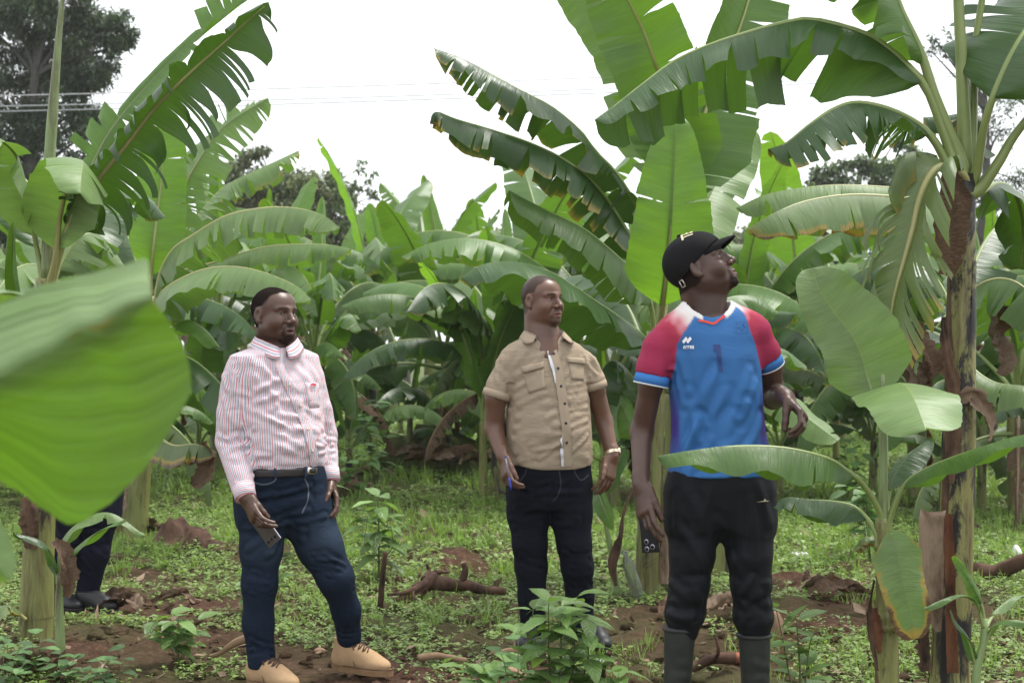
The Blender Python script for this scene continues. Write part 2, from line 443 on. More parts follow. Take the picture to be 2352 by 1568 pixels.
def leaf_geometry(pts, W, hint=(0, 0, 1), fold=18, curl=25, tears=9, seed=0, pet=.14, n=46, nv=7, gap=.10, flap=22, ragged=.05, wave=.010, dry=.15, roll=0.0, curl2=None, grav=.35, wl=1.0, wr=1.0, sweep=.22, tip=1.0, depth=.12, blunt=6.0, rib=.014, gone=0.0, edge_dry=None):
    """Blade and midrib of one leaf. pts: control points from the stem to the tip; W half width.
    fold: how far both halves droop from the plane of the leaf (degrees), curl: how much more towards the edge."""
    r = np.random.RandomState(seed)
    path = spline(pts, 120)
    Lc = np.concatenate([[0], np.cumsum(np.linalg.norm(np.diff(path, axis=0), axis=1))]); Ltot = Lc[-1]
    T = nrm(np.gradient(path, axis=0)); N = np.zeros_like(T)
    a = np.asarray(hint, float); a = nrm(a - T[0] * (a @ T[0]))
    for i in range(len(T)):
        a = nrm(a - T[i] * (a @ T[i])); N[i] = a
    if tuple(hint) == (0, 0, 1):
        # turn the blade about its midrib so that the upper side faces the sky where the leaf lies flattest
        i = int(np.argmin(np.abs(T[30:, 2]))) + 30; want = nrm(np.array([0, 0, 1.0]) - T[i] * T[i, 2])
        ang = math.atan2(float(np.cross(N[i], want) @ T[i]), float(N[i] @ want)); B0 = np.cross(T, N); N = N * math.cos(ang) + B0 * math.sin(ang)
    if roll:
        B = np.cross(T, N); ang = np.radians(roll) * np.linspace(0, 1, len(T))[:, None]; N = N * np.cos(ang) + B * np.sin(ang)
    B = np.cross(T, N)
    sN = np.linspace(0, Ltot, len(path))
    def at(A, s_): return np.stack([np.interp(s_, Lc, A[:, k]) for k in range(3)], -1)
    s0 = pet * Ltot; Lb = Ltot - s0
    def width(t): return W * np.minimum(1, (np.maximum(t, 0) / .16)) ** .62 * np.clip(1 - np.maximum(t, 0) ** blunt, 0, 1) ** .55 * (1 - .22 * t) * (tip if np.isscalar(tip) else 1)
    V = []; F = []; UV = []; DR = []; n0 = 0
    down = np.array([0, 0, -1.0])
    for side, wf in ((1, wl), (-1, wr)):
        cuts = np.sort(r.uniform(.08, .97, tears)) if np.isscalar(tears) else np.array(tears, float)
        if np.isscalar(tears) and tears > 5:
            ww = r.exponential(1.0, tears + 1) + .22; cuts = np.cumsum(ww / ww.sum())[:-1] * .93 + .045
        b = np.concatenate([[0.0], cuts, [1.0]])
        prev = 0
        for k in range(len(b) - 1):
            t0, t1 = b[k], b[k + 1]
            if t1 - t0 < .004: continue
            if gone and r.rand() < gone and 0 < k: continue
            m = max(3, int(round((t1 - t0) * n)) + 1)
            t = np.linspace(t0, t1, m); tc = .5 * (t0 + t1)
            off = np.radians(r.normal(0, flap)) if len(cuts) else 0.0
            tw = r.normal(0, .35) * (flap / 22.0)
            wj = wf * (1 - ragged * r.rand() * 2)
            w = width(t) * wj * (1 - ragged * .6 * r.rand(m))
            g = gap * r.uniform(.3, 1.6) if len(cuts) else 0
            dd = depth * r.uniform(.3, 2.2)
            vv = np.linspace(0, 1, nv)
            pos = np.zeros((m, nv, 3)); sl = at(path, s0 + t * Lb); nn = nrm(at(N, s0 + t * Lb)); tt = nrm(at(T, s0 + t * Lb)); bb = np.cross(tt, nn) * side
            p = sl.copy() + nn * .004; pos[:, 0] = p
            gd = nrm(down - tt * (tt @ down)[:, None] * .8)
            for j in range(1, nv):
                v = .5 * (vv[j] + vv[j - 1])
                op = smooth(dd, min(1, dd + .4), np.array(v))
                th = np.radians(fold) + np.radians(curl if side > 0 or curl2 is None else curl2) * v + off * op + tw * op * (t - tc) / max(t1 - t0, .02) * .6
                sw = sweep + .5 * np.clip(t - .75, 0, 1) * 1.6
                D = nrm(-nn * (1 - grav * v) + gd * grav * v)
                lat = nrm(bb + tt * sw[:, None])
                d = lat * np.cos(th)[:, None] + D * np.sin(th)[:, None]
                p = p + d * (w * (vv[j] - vv[j - 1]))[:, None]
                q = p.copy()
                if g:   # the strip narrows outwards, so the tears stand open
                    c0 = p.mean(0); q = p + (c0 - p) * (g * op * (.3 + .7 * v))
                pos[:, j] = q
            if wave:
                ph = r.rand() * 6
                pos += nn[:, None, :] * (wave * np.sin(t * Lb * 26 + ph)[:, None] * (vv ** 2)[None, :])[..., None]
            ids = np.arange(m * nv).reshape(m, nv) + n0
            q = np.stack([ids[:-1, :-1], ids[1:, :-1], ids[1:, 1:], ids[:-1, 1:]], -1).reshape(-1, 4)
            if side < 0: q = q[:, ::-1]
            V.append(pos.reshape(-1, 3)); F.append(q); n0 += m * nv
            UV.append(np.stack([np.repeat(t * Lb, nv), np.tile(vv * side, m)], -1))
            e = np.maximum(vv[None, :] ** 3 * .9, 0) * dry * (0.6 + 1.4 * r.rand())
            e = e + dry * 1.1 * smooth(.86, 1.0, t)[:, None] * (.3 + .7 * vv[None, :])
            if len(cuts): e = e + dry * .5 * (np.abs((t - tc) / max(t1 - t0, .01)) > .42)[:, None] * vv[None, :] ** 1.2
            if edge_dry is not None: e = e + edge_dry(t, vv)
            DR.append(e.ravel())
    blade = (np.vstack(V), np.vstack(F), np.vstack(UV), np.concatenate(DR))
    ss = np.linspace(0, Ltot * .985, 30); pp = at(path, ss); q = ss / Ltot
    rad = rib * np.clip(1.15 - q * 1.0, .12, 1.3) * (1 + .5 * np.exp(-q / .06))
    ribv, ribf = tube_data(pp - at(N, ss) * (rad * .35)[:, None], np.stack([rad, rad * .85], 1), 7)
    return blade, (ribv, ribf)

def leaf(parent, pts, W, mat=None, ribmat=None, name='leaf', **kw):
    (v, f, uv, dr), (rv, rf) = leaf_geometry([np.asarray(p, float) for p in pts], W, **kw)
    o = mesh_obj(name, v, f, mat or M_LEAF, parent, uv=uv, attrs={'dry': dr})
    mesh_obj('midrib', rv, rf, ribmat or M_RIB, o)
    return o

# ------------------------------------------------------------------ pseudostems
def stem_material(name, a, b, dark, black, scale=1.0):
    """smooth sheathed stem: green to yellow with dark blotches and dry brown streaks"""
    m = NT(name); c = m.coord()
    st = m.mapping(c, (9 * scale, 9 * scale, 1.1 * scale))
    n1 = m.noise(st, 1.0, 5, .6); n2 = m.noise(m.mapping(c, (5.5 * scale, 5.5 * scale, 2.2 * scale), (3, 1, 7)), 1.0, 7, .70, .6); n3 = m.noise(m.mapping(c, (60, 60, 4)), 1.0, 3)
    col = m.mix(n1, a, b); col = m.mix(m.math('MULTIPLY', n3, .45), col, tuple(x * .40 for x in a))
    n4 = m.noise(m.mapping(c, (16 * scale, 16 * scale, 1.6 * scale), (1, 4, 2)), 1.0, 6, .7)
    col = m.mix(m.math('MULTIPLY', m.math('SUBTRACT', n4, .49), 6.0, clamp=True), col, (0.075, 0.048, 0.026))
    bl = m.math('MULTIPLY', m.math('SUBTRACT', n2, 1 - black), 14.0, clamp=True)
    col = m.mix(bl, col, dark)
    return m.done(m.bsdf(col, .45, m.bump(m.math('ADD', n3, n1), .35, .01), .45))
M_STEM = stem_material('pseudostem_green', (0.17, 0.21, 0.055), (0.27, 0.26, 0.09), (0.030, 0.020, 0.014), .44)
M_STEMB = stem_material('pseudostem_blackened', (0.20, 0.215, 0.06), (0.30, 0.27, 0.10), (0.010, 0.008, 0.008), .53, 1.7)
M_STEMY = stem_material('pseudostem_young', (0.19, 0.26, 0.10), (0.24, 0.33, 0.13), (0.05, 0.05, 0.02), .25)
def sheath_material(name, a, b, dark):
    m = NT(name); c = m.coord(); st = m.mapping(c, (26, 26, 2.2)); n1 = m.noise(st, 1.0, 6, .7); n2 = m.noise(m.mapping(c, (9, 9, 4)), 1.0, 5, .65); n3 = m.noise(m.mapping(c, (120, 120, 8)), 1.0, 3, .6)
    col = m.mix(n1, a, b); col = m.mix(m.math('MULTIPLY', m.math('SUBTRACT', n2, .48), 5.0, clamp=True), col, dark); col = m.mix(m.math('MULTIPLY', n3, .2), col, dark)
    return m.done(m.bsdf(col, .8, m.bump(m.math('ADD', n1, m.math('MULTIPLY', n3, .3)), .5, .012), .15))
M_SHEATH = sheath_material('dry_sheath', (0.085, 0.048, 0.030), (0.20, 0.125, 0.080), (0.022, 0.014, 0.011))
M_SHEATHP = sheath_material('pale_dry_sheath', (0.20, 0.140, 0.095), (0.33, 0.245, 0.175), (0.085, 0.052, 0.034))
M_SHEATHR = sheath_material('red_brown_sheath', (0.10, 0.042, 0.022), (0.20, 0.085, 0.042), (0.025, 0.012, 0.009))

def pseudostem(parent, base, top, r0, r1, mat, seed=0, sheaths=5, name='pseudostem', bend=0.0):
    base = np.asarray(base, float); top = np.asarray(top, float); r = np.random.RandomState(seed)
    mid = (base + top) / 2 + np.array([bend, 0, 0])
    path = spline([base - [0, 0, .05], base, mid, top], 26); t = np.linspace(0, 1, 26)
    rad = r0 + (r1 - r0) * t; rad = rad * (1 + .28 * np.exp(-t / .05)) * (1 + .02 * r.randn(26))
    o = tube(name, path, rad, mat, parent, 18)
    for k in range(sheaths):
        a0 = r.rand() * 6.283; span = r.uniform(1.6, 2.6); t0 = r.uniform(0, .25); t1 = r.uniform(.55, 1.0)
        tt = np.linspace(t0, t1, 16); na = 9; V = []
        for i, q in enumerate(tt):
            c = np.array([np.interp(q, t, path[:, j]) for j in range(3)]); R = np.interp(q, t, rad) * (1.012 + .018 * k / sheaths + .03 * smooth(.85, 1, (q - t0) / (t1 - t0)))
            sp = span * (1 - .55 * smooth(.6, 1.0, (q - t0) / (t1 - t0)))
            for j in range(na):
                w = a0 + .5 * (q) + sp * (j / (na - 1) - .5); e = 1 + .012 * (abs(j / (na - 1) - .5) * 2) ** 4
                V.append(c + np.array([math.cos(w), math.sin(w), 0]) * R * e)
        f = [[i * na + j, i * na + j + 1, (i + 1) * na + j + 1, (i + 1) * na + j] for i in range(15) for j in range(na - 1)]
        mesh_obj('sheath', V, f, mat if r.rand() < .85 else M_SHEATH, o)
    return o

def dry_strip(parent, pts, width, mat, seed=0, name='dry_sheath', twist=1.2, curl=.5, n=22, face=(0, -1, .2), crum=1.0, side=None):
    """a withered, curling strip of sheath or leaf hanging along pts"""
    r = np.random.RandomState(seed); p = spline([np.asarray(q, float) for q in pts], n); T = nrm(np.gradient(p, axis=0)); V = []; nv = 7
    a = np.asarray(face, float)
    w = np.interp(np.linspace(0, 1, n), np.linspace(0, 1, len(np.atleast_1d(width))), np.atleast_1d(width))
    ph = r.rand() * 6
    for i in range(n):
        a = nrm(a - T[i] * (a @ T[i])); b = np.cross(T[i], a); ang = twist * math.sin(i / n * 3 + ph) ; bb = b * math.cos(ang) + a * math.sin(ang); aa = np.cross(bb, T[i])
        if side is not None: bb = nrm(np.asarray(side, float) - T[i] * np.dot(side, T[i])); aa = np.cross(bb, T[i])
        for j in range(nv):
            u = j / (nv - 1) - .5
            V.append(p[i] + bb * u * w[i] * (1 + .14 * crum * r.randn()) + aa * (curl * w[i] * (u * u * 2 - .25) + crum * w[i] * (.10 * math.sin(j * 2.1 + ph * 2 + i * .35) + .06 * r.randn())))
    f = [[i * nv + j, i * nv + j + 1, (i + 1) * nv + j + 1, (i + 1) * nv + j] for i in range(n - 1) for j in range(nv - 1)]
    u = np.stack([np.repeat(np.linspace(0, 1, n), nv), np.tile(np.linspace(-1, 1, nv), n)], -1)
    return mesh_obj(name, V, f, mat, parent, uv=u, attrs={'dry': np.full(len(V), .8)})
# ================================================================== far trees and power lines
M_BARK = simple_mat('grey_brown_bark', (0.080, 0.074, 0.068), .9, .4, 4, .6, .2)
M_TREE = leaf_shader('dark_tree_leaf', (0.062, 0.092, 0.048), (0.08, 0.13, 0.04), .5, .3, .5)
M_TREE2 = leaf_shader('olive_tree_leaf', (0.150, 0.180, 0.085), (0.17, 0.22, 0.07), .55, .3, .5)
M_TREE3 = leaf_shader('mid_tree_leaf', (0.115, 0.160, 0.075), (0.13, 0.20, 0.05), .55, .3, .5)

def tree(label, base, height, blobs, mat, leafsize, per, seed, trunk_r=.25, feather=False, group=None, twigs=6, name='tree'):
    """blobs: (dx, dy, z, rx, rz) leaf clusters round the trunk; leaves sit on twigs spread through each cluster"""
    r = np.random.RandomState(seed); base = np.asarray(base, float)
    root = empty(name, base, label, 'tree', group)
    top = base + [r.uniform(-.3, .3), 0, height]
    trunk_path = spline([base - [0, 0, .2], base + [r.uniform(-.2, .2), 0, height * .3], base + [r.uniform(-.3, .3), 0, height * .6], top], 16)
    G = Gather(); G.tube(trunk_path, np.linspace(trunk_r, trunk_r * .2, 16), 9)
    V = []; F = []; T = []; n0 = 0
    for dx, dy, z, rx, rz in blobs:
        c = base + [dx, dy, z]
        zt = max(.15, min(.9, (z - rz * .8) / height)); k = int(zt * 15); a = trunk_path[k]
        mid = (a + c) / 2 + [0, 0, .15 * rx]
        G.tube(spline([a, mid, c], 9), np.linspace(trunk_r * .35 * (1 - zt * .5), trunk_r * .06, 9), 6)
        for q in range(twigs):
            d = nrm(r.randn(3)) * np.array([rx, rx, rz]) * r.uniform(.6, .95)
            G.tube(np.array([c - d * .1, c + d * .5 + [0, 0, .05 * rx], c + d]), np.array([trunk_r * .07, trunk_r * .04, .008]), 5)
        N = int(per * 5.5 * rx * rx); leafs = leafsize * .62
        # sub-clumps give light and dark tufts with gaps
        nc = max(5, int(9 * rx)); cc = nrm(r.randn(nc, 3)) * (r.rand(nc, 1) ** .45) * np.array([rx, rx, rz])
        w = r.randint(0, nc, N); p = c + cc[w] + r.randn(N, 3) * np.array([rx, rx, rz]) * .26
        d = nrm(cc[w] * .5 + r.randn(N, 3) * .7 * rx + [0, 0, -.15 * rx]); L = leafs * r.uniform(.6, 1.4, N)
        v, f = quad_leaves(p, d, r.randn(N, 3) * .5 + [0, 0, 1], L, L * (.28 if feather else .55), .2)
        V.append(v); F.append(f + n0); n0 += len(v); T.append(np.repeat(np.clip(.5 + .35 * r.randn(nc)[w] + .1 * r.randn(N), 0, 1), 5))
    G.build('trunk', M_BARK, root)
    mesh_obj('crown', np.vstack(V), np.vstack(F), mat, root, attrs={'tint': np.concatenate(T)}, smooth=False)
    return root

def blobs_px(Y, items, base):
    """items: (x, y, radius px) in the print -> cluster list relative to base"""
    r = np.random.RandomState(int(Y * 7)); out = []
    for x, y, rad in items:
        p = P(x, y, Y); k = rad / FD * Y
        out.append((p[0] - base[0], r.uniform(-.6, .6) * k, p[2] - base[2], k, k * .85))
    return out
def gbase(x, Y): b = P(x, 0, Y); b[2] = 0; return b

def far_trees():
    Y = 34; b = gbase(85, Y)
    it = [(40, 40, 60), (110, 20, 70), (190, 30, 62), (255, 75, 50), (150, 90, 75), (60, 110, 65), (220, 130, 58), (280, 60, 34), (300, 95, 26), (120, 170, 70), (30, 190, 62), (190, 200, 58), (245, 170, 44), (70, 250, 66), (150, 265, 60), (215, 265, 40), (20, 300, 58), (100, 330, 60), (180, 330, 46), (40, 400, 60), (120, 420, 55), (10, 0, 50), (160, -60, 80), (70, -60, 70), (-40, 60, 70), (-50, 200, 80), (-40, 330, 80), (60, 480, 60), (150, 500, 55), (0, 520, 60)]
    tree('big dark feathery tree rising into the white sky behind the left plants', b, 8.6, blobs_px(Y, it, b), M_TREE, .24, 950, 3, .35, True, twigs=7)
    Y = 40; b = gbase(680, Y)
    it = [(560, 380, 28), (600, 350, 20), (620, 410, 40), (660, 430, 45), (700, 440, 42), (740, 460, 45), (780, 480, 40), (650, 490, 50), (720, 520, 55), (790, 540, 42), (610, 480, 45), (560, 450, 40), (530, 410, 24), (640, 440, 45), (690, 470, 50), (580, 430, 40), (760, 440, 36), (820, 520, 40), (510, 470, 40), (680, 580, 60), (760, 600, 55), (820, 570, 30), (600, 570, 55)]
    tree('olive green bushy tree far behind the arching leaves', b, 5.2, blobs_px(Y, [(x, y, q * 1.12) for x, y, q in it], b), M_TREE2, .22, 760, 5, .22, twigs=4)
    Y = 33; b = gbase(812, Y)
    it = [(780, 400, 18), (830, 385, 17), (812, 425, 22), (790, 445, 20), (845, 430, 18), (860, 450, 15), (800, 480, 26), (835, 490, 24), (815, 530, 30), (810, 590, 34), (860, 400, 10)]
    tree('slender young tree with airy crown left of the bright upright leaf', b, 5.0, blobs_px(Y, it, b), M_TREE3, .17, 420, 7, .10, twigs=6)
    Y = 46; b = gbase(930, Y)
    it = [(920, 590, 40), (955, 560, 30), (980, 600, 45), (900, 620, 40), (1020, 560, 35), (1060, 520, 30), (1010, 620, 50), (1090, 560, 40)]
    tree('grey green distant tree low on the skyline', b, 3.2, blobs_px(Y, it, b), M_TREE2, .26, 420, 9, .2, twigs=3)
    Y = 42; b = gbase(1960, Y)
    it = [(1880, 400, 28), (1930, 385, 32), (1980, 375, 34), (2030, 390, 30), (1900, 430, 36), (1960, 430, 42), (2020, 440, 40), (2070, 400, 30), (1860, 450, 30), (2080, 350, 24), (2060, 320, 18), (1950, 490, 50), (2040, 500, 50), (1870, 510, 50), (1800, 480, 40), (1760, 530, 50), (1950, 580, 60), (2060, 590, 60), (1850, 600, 60)]
    tree('round green tree far off under the drooping right leaves', b, 5.6, blobs_px(Y, it, b), M_TREE3, .26, 520, 11, .25, twigs=4)
    Y = 28; b = gbase(2240, Y)
    it = [(2150, 92, 18), (2185, 85, 18), (2165, 112, 22), (2215, 100, 22), (2255, 96, 16), (2140, 120, 14), (2190, 125, 18), (2300, 300, 60), (2340, 200, 60), (2250, 480, 60), (2330, 420, 80), (2320, 560, 80)]
    tree('dark branchy tree top showing between the right hand stalks', b, 6.6, blobs_px(Y, it, b), M_TREE, .17, 480, 13, .18, True, twigs=5)
    for k, (x, Y, s_) in enumerate(((-60, 60, 1.2), (420, 62, .8), (1250, 60, .8), (1420, 56, .8), (1650, 58, 1.0), (2200, 60, 1.0), (2450, 55, 1.2))):
        b = gbase(x, Y); rr = random.Random(k)
        it = [(x + rr.uniform(-110, 110) * s_, 640 - rr.uniform(0, 90) * s_, rr.uniform(45, 70) * s_) for _ in range(10)]
        names = ('far tree at the left edge of the garden', 'far tree behind the striped shirted man', 'far tree behind the khaki shirted man', 'far tree hidden behind the centre plant', 'far tree behind the man in the cap', 'far tree behind the blackened stem', 'far tree at the right edge of the garden')
        tree(names[k], b, 4.2, blobs_px(Y, it, b), (M_TREE2, M_TREE3)[k % 2], .32, 300, 30 + k, .2, twigs=3, group='trees at the end of the garden')
far_trees()

M_WIRE = simple_mat('grey_wire', (0.36, 0.36, 0.38), .5, .1)
def power_lines():
    """three wires between two poles outside the picture"""
    Y0, Y1 = 27, 33
    for k, (ya, yb) in enumerate(((226, 163), (250, 190), (262, 199))):
        a = P(-600, ya + 24, Y0); b = P(2900, yb - 92, Y1)
        a = P(0, ya, 28.0); c = P(1400, yb + 12, 30.6); d = (c - a); q0 = a - d * .7; q1 = c + d * 1.3
        t = np.linspace(0, 1, 40)[:, None]; pth = q0 * (1 - t) + q1 * t; pth[:, 2] -= (.25 * 4 * (t * (1 - t)))[:, 0] - .25 * .9
        o = tube('power_line', pth, .012, M_WIRE, None, 6)
        tag(o, ('highest of three thin power lines across the white sky', 'middle one of three thin power lines across the white sky', 'lowest of three thin power lines across the white sky')[k], 'power line', 'power lines across the sky')
power_lines()
# ================================================================== banana plants in the foreground and middle ground
def PL(*q): return [P(*a) for a in q]
GRP = 'banana plants of the garden'

def right_plant():
    Y = 5.9
    root = empty('banana_plant', P(2180, 784 + 1.4 * FD / Y, Y), 'tall banana plant with a blackened stem beside the man in the blue shirt', 'banana plant', GRP)
    b = P(2180, 784 + 1.4 * FD / Y, Y); b[2] = 0
    st = pseudostem(root, b, P(2212, 400, Y), .078, .048, M_STEMB, 3, 5, bend=.012)
    c = (2212, 440, Y)
    leaf(root, PL(c, (2200, 385, Y), (2171, 300, Y), (2134, 205, Y), (2097, 160, Y), (2042, 110, Y), (1980, 73, Y), (1863, 43, Y), (1786, 55, Y), (1694, 81, Y), (1621, 106, Y), (1548, 140, Y), (1480, 190, Y - .05), (1410, 245, Y - .1), (1366, 278, Y - .15)),
         .27, M_LEAFD, fold=40, curl=26, tears=[.26, .33, .41, .50, .56, .64, .69, .76, .82, .88], seed=12, pet=.22, gap=.16, flap=17, n=90, nv=9, rib=.022, dry=.06, wl=1.45, wr=.78, sweep=.4, depth=.12, grav=.45)
    leaf(root, PL(c, (2185, 388, Y), (2149, 322, Y), (2108, 282, Y), (2042, 249, Y - .05), (1969, 234, Y - .1), (1914, 249, Y - .15), (1859, 286, Y - .2), (1804, 330, Y - .2), (1764, 345, Y - .2)),
         .24, M_LEAFD, fold=46, curl=22, tears=20, seed=5, pet=.24, gap=.36, flap=22, rib=.02, dry=.22, n=60, nv=8, grav=.6, depth=.2)
    leaf(root, PL(c, (2215, 374, Y), (2189, 311, Y), (2152, 220, Y), (2119, 121, Y), (2075, 29, Y), (2050, -30, Y), (1990, -110, Y), (1900, -170, Y), (1750, -180, Y)),
         .27, M_LEAF, fold=35, curl=25, tears=8, seed=8, pet=.36, rib=.028, dry=.1, wave=.03)
    leaf(root, PL(c, (2222, 380, Y + .02), (2212, 146, Y), (2204, 0, Y), (2200, -150, Y), (2190, -420, Y), (2150, -700, Y)), .28, M_LEAFY, hint=(.3, -1, 0), fold=8, tears=4, seed=9, pet=.38, rib=.032)
    leaf(root, PL(c, (2230, 350, Y + .03), (2240, 110, Y + .05), (2255, 0, Y + .05), (2275, -160, Y), (2310, -420, Y), (2400, -600, Y)), .26, M_LEAF, hint=(-.4, -1, 0), fold=10, tears=4, seed=10, pet=.45, rib=.022)
    leaf(root, PL(c, (2238, 400, Y - .02), (2256, 300, Y - .1), (2282, 215, Y - .15), (2322, 125, Y - .14), (2366, 55, Y - .08), (2440, -40, Y + .05), (2540, -120, Y + .2)), .42, M_LEAFD, hint=(-.3, -.8, .5), fold=4, curl=24, tears=6, seed=14, pet=.28, flap=7, rib=.020, gap=.08, dry=.08, depth=.35, wl=1.0, wr=1.0, grav=.6, n=60, nv=9)
    leaf(root, PL(c, (2245, 380, Y + .05), (2262, 290, Y + .1), (2230, 262, Y + .15), (2170, 268, Y + .18), (2120, 272, Y + .2)), .17, M_LEAFD, fold=20, curl=30, tears=3, seed=15, pet=.3, rib=.014, dry=.3)
    leaf(root, PL(c, (2245, 430, Y), (2290, 370, Y - .03), (2330, 305, Y - .06), (2400, 230, Y - .12), (2520, 170, Y - .2), (2650, 180, Y - .3)), .28, M_LEAF, fold=30, tears=7, seed=16, pet=.42, rib=.026)
    leaf(root, PL(c, (2250, 440, Y + .1), (2290, 420, Y + .25), (2330, 440, Y + .4), (2350, 520, Y + .5), (2345, 620, Y + .55)), .22, M_LEAFD, fold=35, tears=5, seed=17, pet=.2, rib=.016)
    # dying leaf bent over and hanging
    dm = lambda t, v: 1.0 * ((t[:, None] > .10) & (t[:, None] < .42) & (v[None, :] > .25)) * np.ones((len(t), len(v))) if False else .55 * smooth(.62, 1.0, t)[:, None] * (.5 + .5 * v[None, :])
    leaf(root, PL((2214, 470, Y), (2222, 425, Y - .02), (2190, 390, Y - .07), (2149, 392, Y - .13), (2116, 450, Y - .18), (2097, 531, Y - .2), (2075, 608, Y - .2), (2057, 671, Y - .2), (2046, 740, Y - .2), (2052, 830, Y - .2)),
         .34, M_DYING, M_RIBY, hint=(-.2, -.5, 1), fold=16, curl=44, tears=22, seed=18, pet=.12, flap=15, gap=.42, rib=.019, dry=.18, grav=.85, n=90, nv=9, sweep=.95, edge_dry=dm, depth=.1)
    dry_strip(root, PL((2178, 395, Y - .16), (2190, 450, Y - .17), (2186, 520, Y - .18), (2180, 590, Y - .18), (2172, 632, Y - .17)), [.06, .13, .13, .11, .06], M_DEAD, 3, 'dead_leaf_flap', .3, .25, crum=.5)
    for k, (q, w, mt) in enumerate(((((2050, 800, 5.7), (2035, 860, 5.68), (2050, 920, 5.68)), [.06, .09, .03], M_DYING), (((2075, 760, 5.7), (2090, 850, 5.68), (2098, 900, 5.66), (2095, 960, 5.66)), [.05, .08, .07, .02], M_DYING),
                                    (((2105, 740, 5.72), (2130, 800, 5.70), (2142, 850, 5.68), (2120, 880, 5.66)), [.05, .09, .08, .03], M_DEAD), (((2120, 830, 5.69), (2128, 870, 5.66), (2135, 895, 5.65)), [.03, .06, .02], M_DYING))):
        dry_strip(root, PL(*q), w, mt, 20 + k, 'withered_leaf_tip', .9, .7)
    # dry sheaths on the stem
    dry_strip(root, PL((2168, 728, Y - .06), (2172, 790, Y - .075), (2185, 870, Y - .085), (2200, 950, Y - .085)), [.02, .05, .06, .03], M_SHEATH, 31, twist=.25, curl=-.25)
    dry_strip(root, PL((2205, 915, Y - .08), (2235, 905, Y - .09), (2262, 940, Y - .08), (2278, 985, Y - .07), (2272, 1012, Y - .07)), [.05, .07, .06, .05, .02], M_SHEATHP, 32, twist=.6, curl=.6)
    dry_strip(root, PL((2195, 910, Y - .085), (2200, 980, Y - .09), (2190, 1060, Y - .09), (2185, 1110, Y - .088)), [.03, .04, .04, .02], M_SHEATH, 33, twist=.2, curl=-.3)
    dry_strip(root, PL((2150, 1225, Y - .09), (2148, 1180, Y - .12), (2144, 1174, Y - .15), (2140, 1190, Y - .175), (2137, 1290, Y - .18), (2140, 1380, Y - .175), (2156, 1450, Y - .16)), [.085, .09, .092, .095, .098, .085, .02], M_SHEATHP, 34, curl=-.12, crum=.2, side=(1, 0, 0))
    dry_strip(root, PL((2176, 1180, Y - .12), (2180, 1260, Y - .12), (2183, 1400, Y - .12), (2188, 1545, Y - .11)), [.035, .04, .045, .045], M_SHEATHR, 35, curl=-.4, crum=.2, side=(1, 0, 0))
    dry_strip(root, PL((2130, 1330, Y - .1), (2118, 1430, Y - .11), (2128, 1540, Y - .1)), [.03, .05, .05], M_SHEATH, 36, twist=.2, curl=-.3)
right_plant()

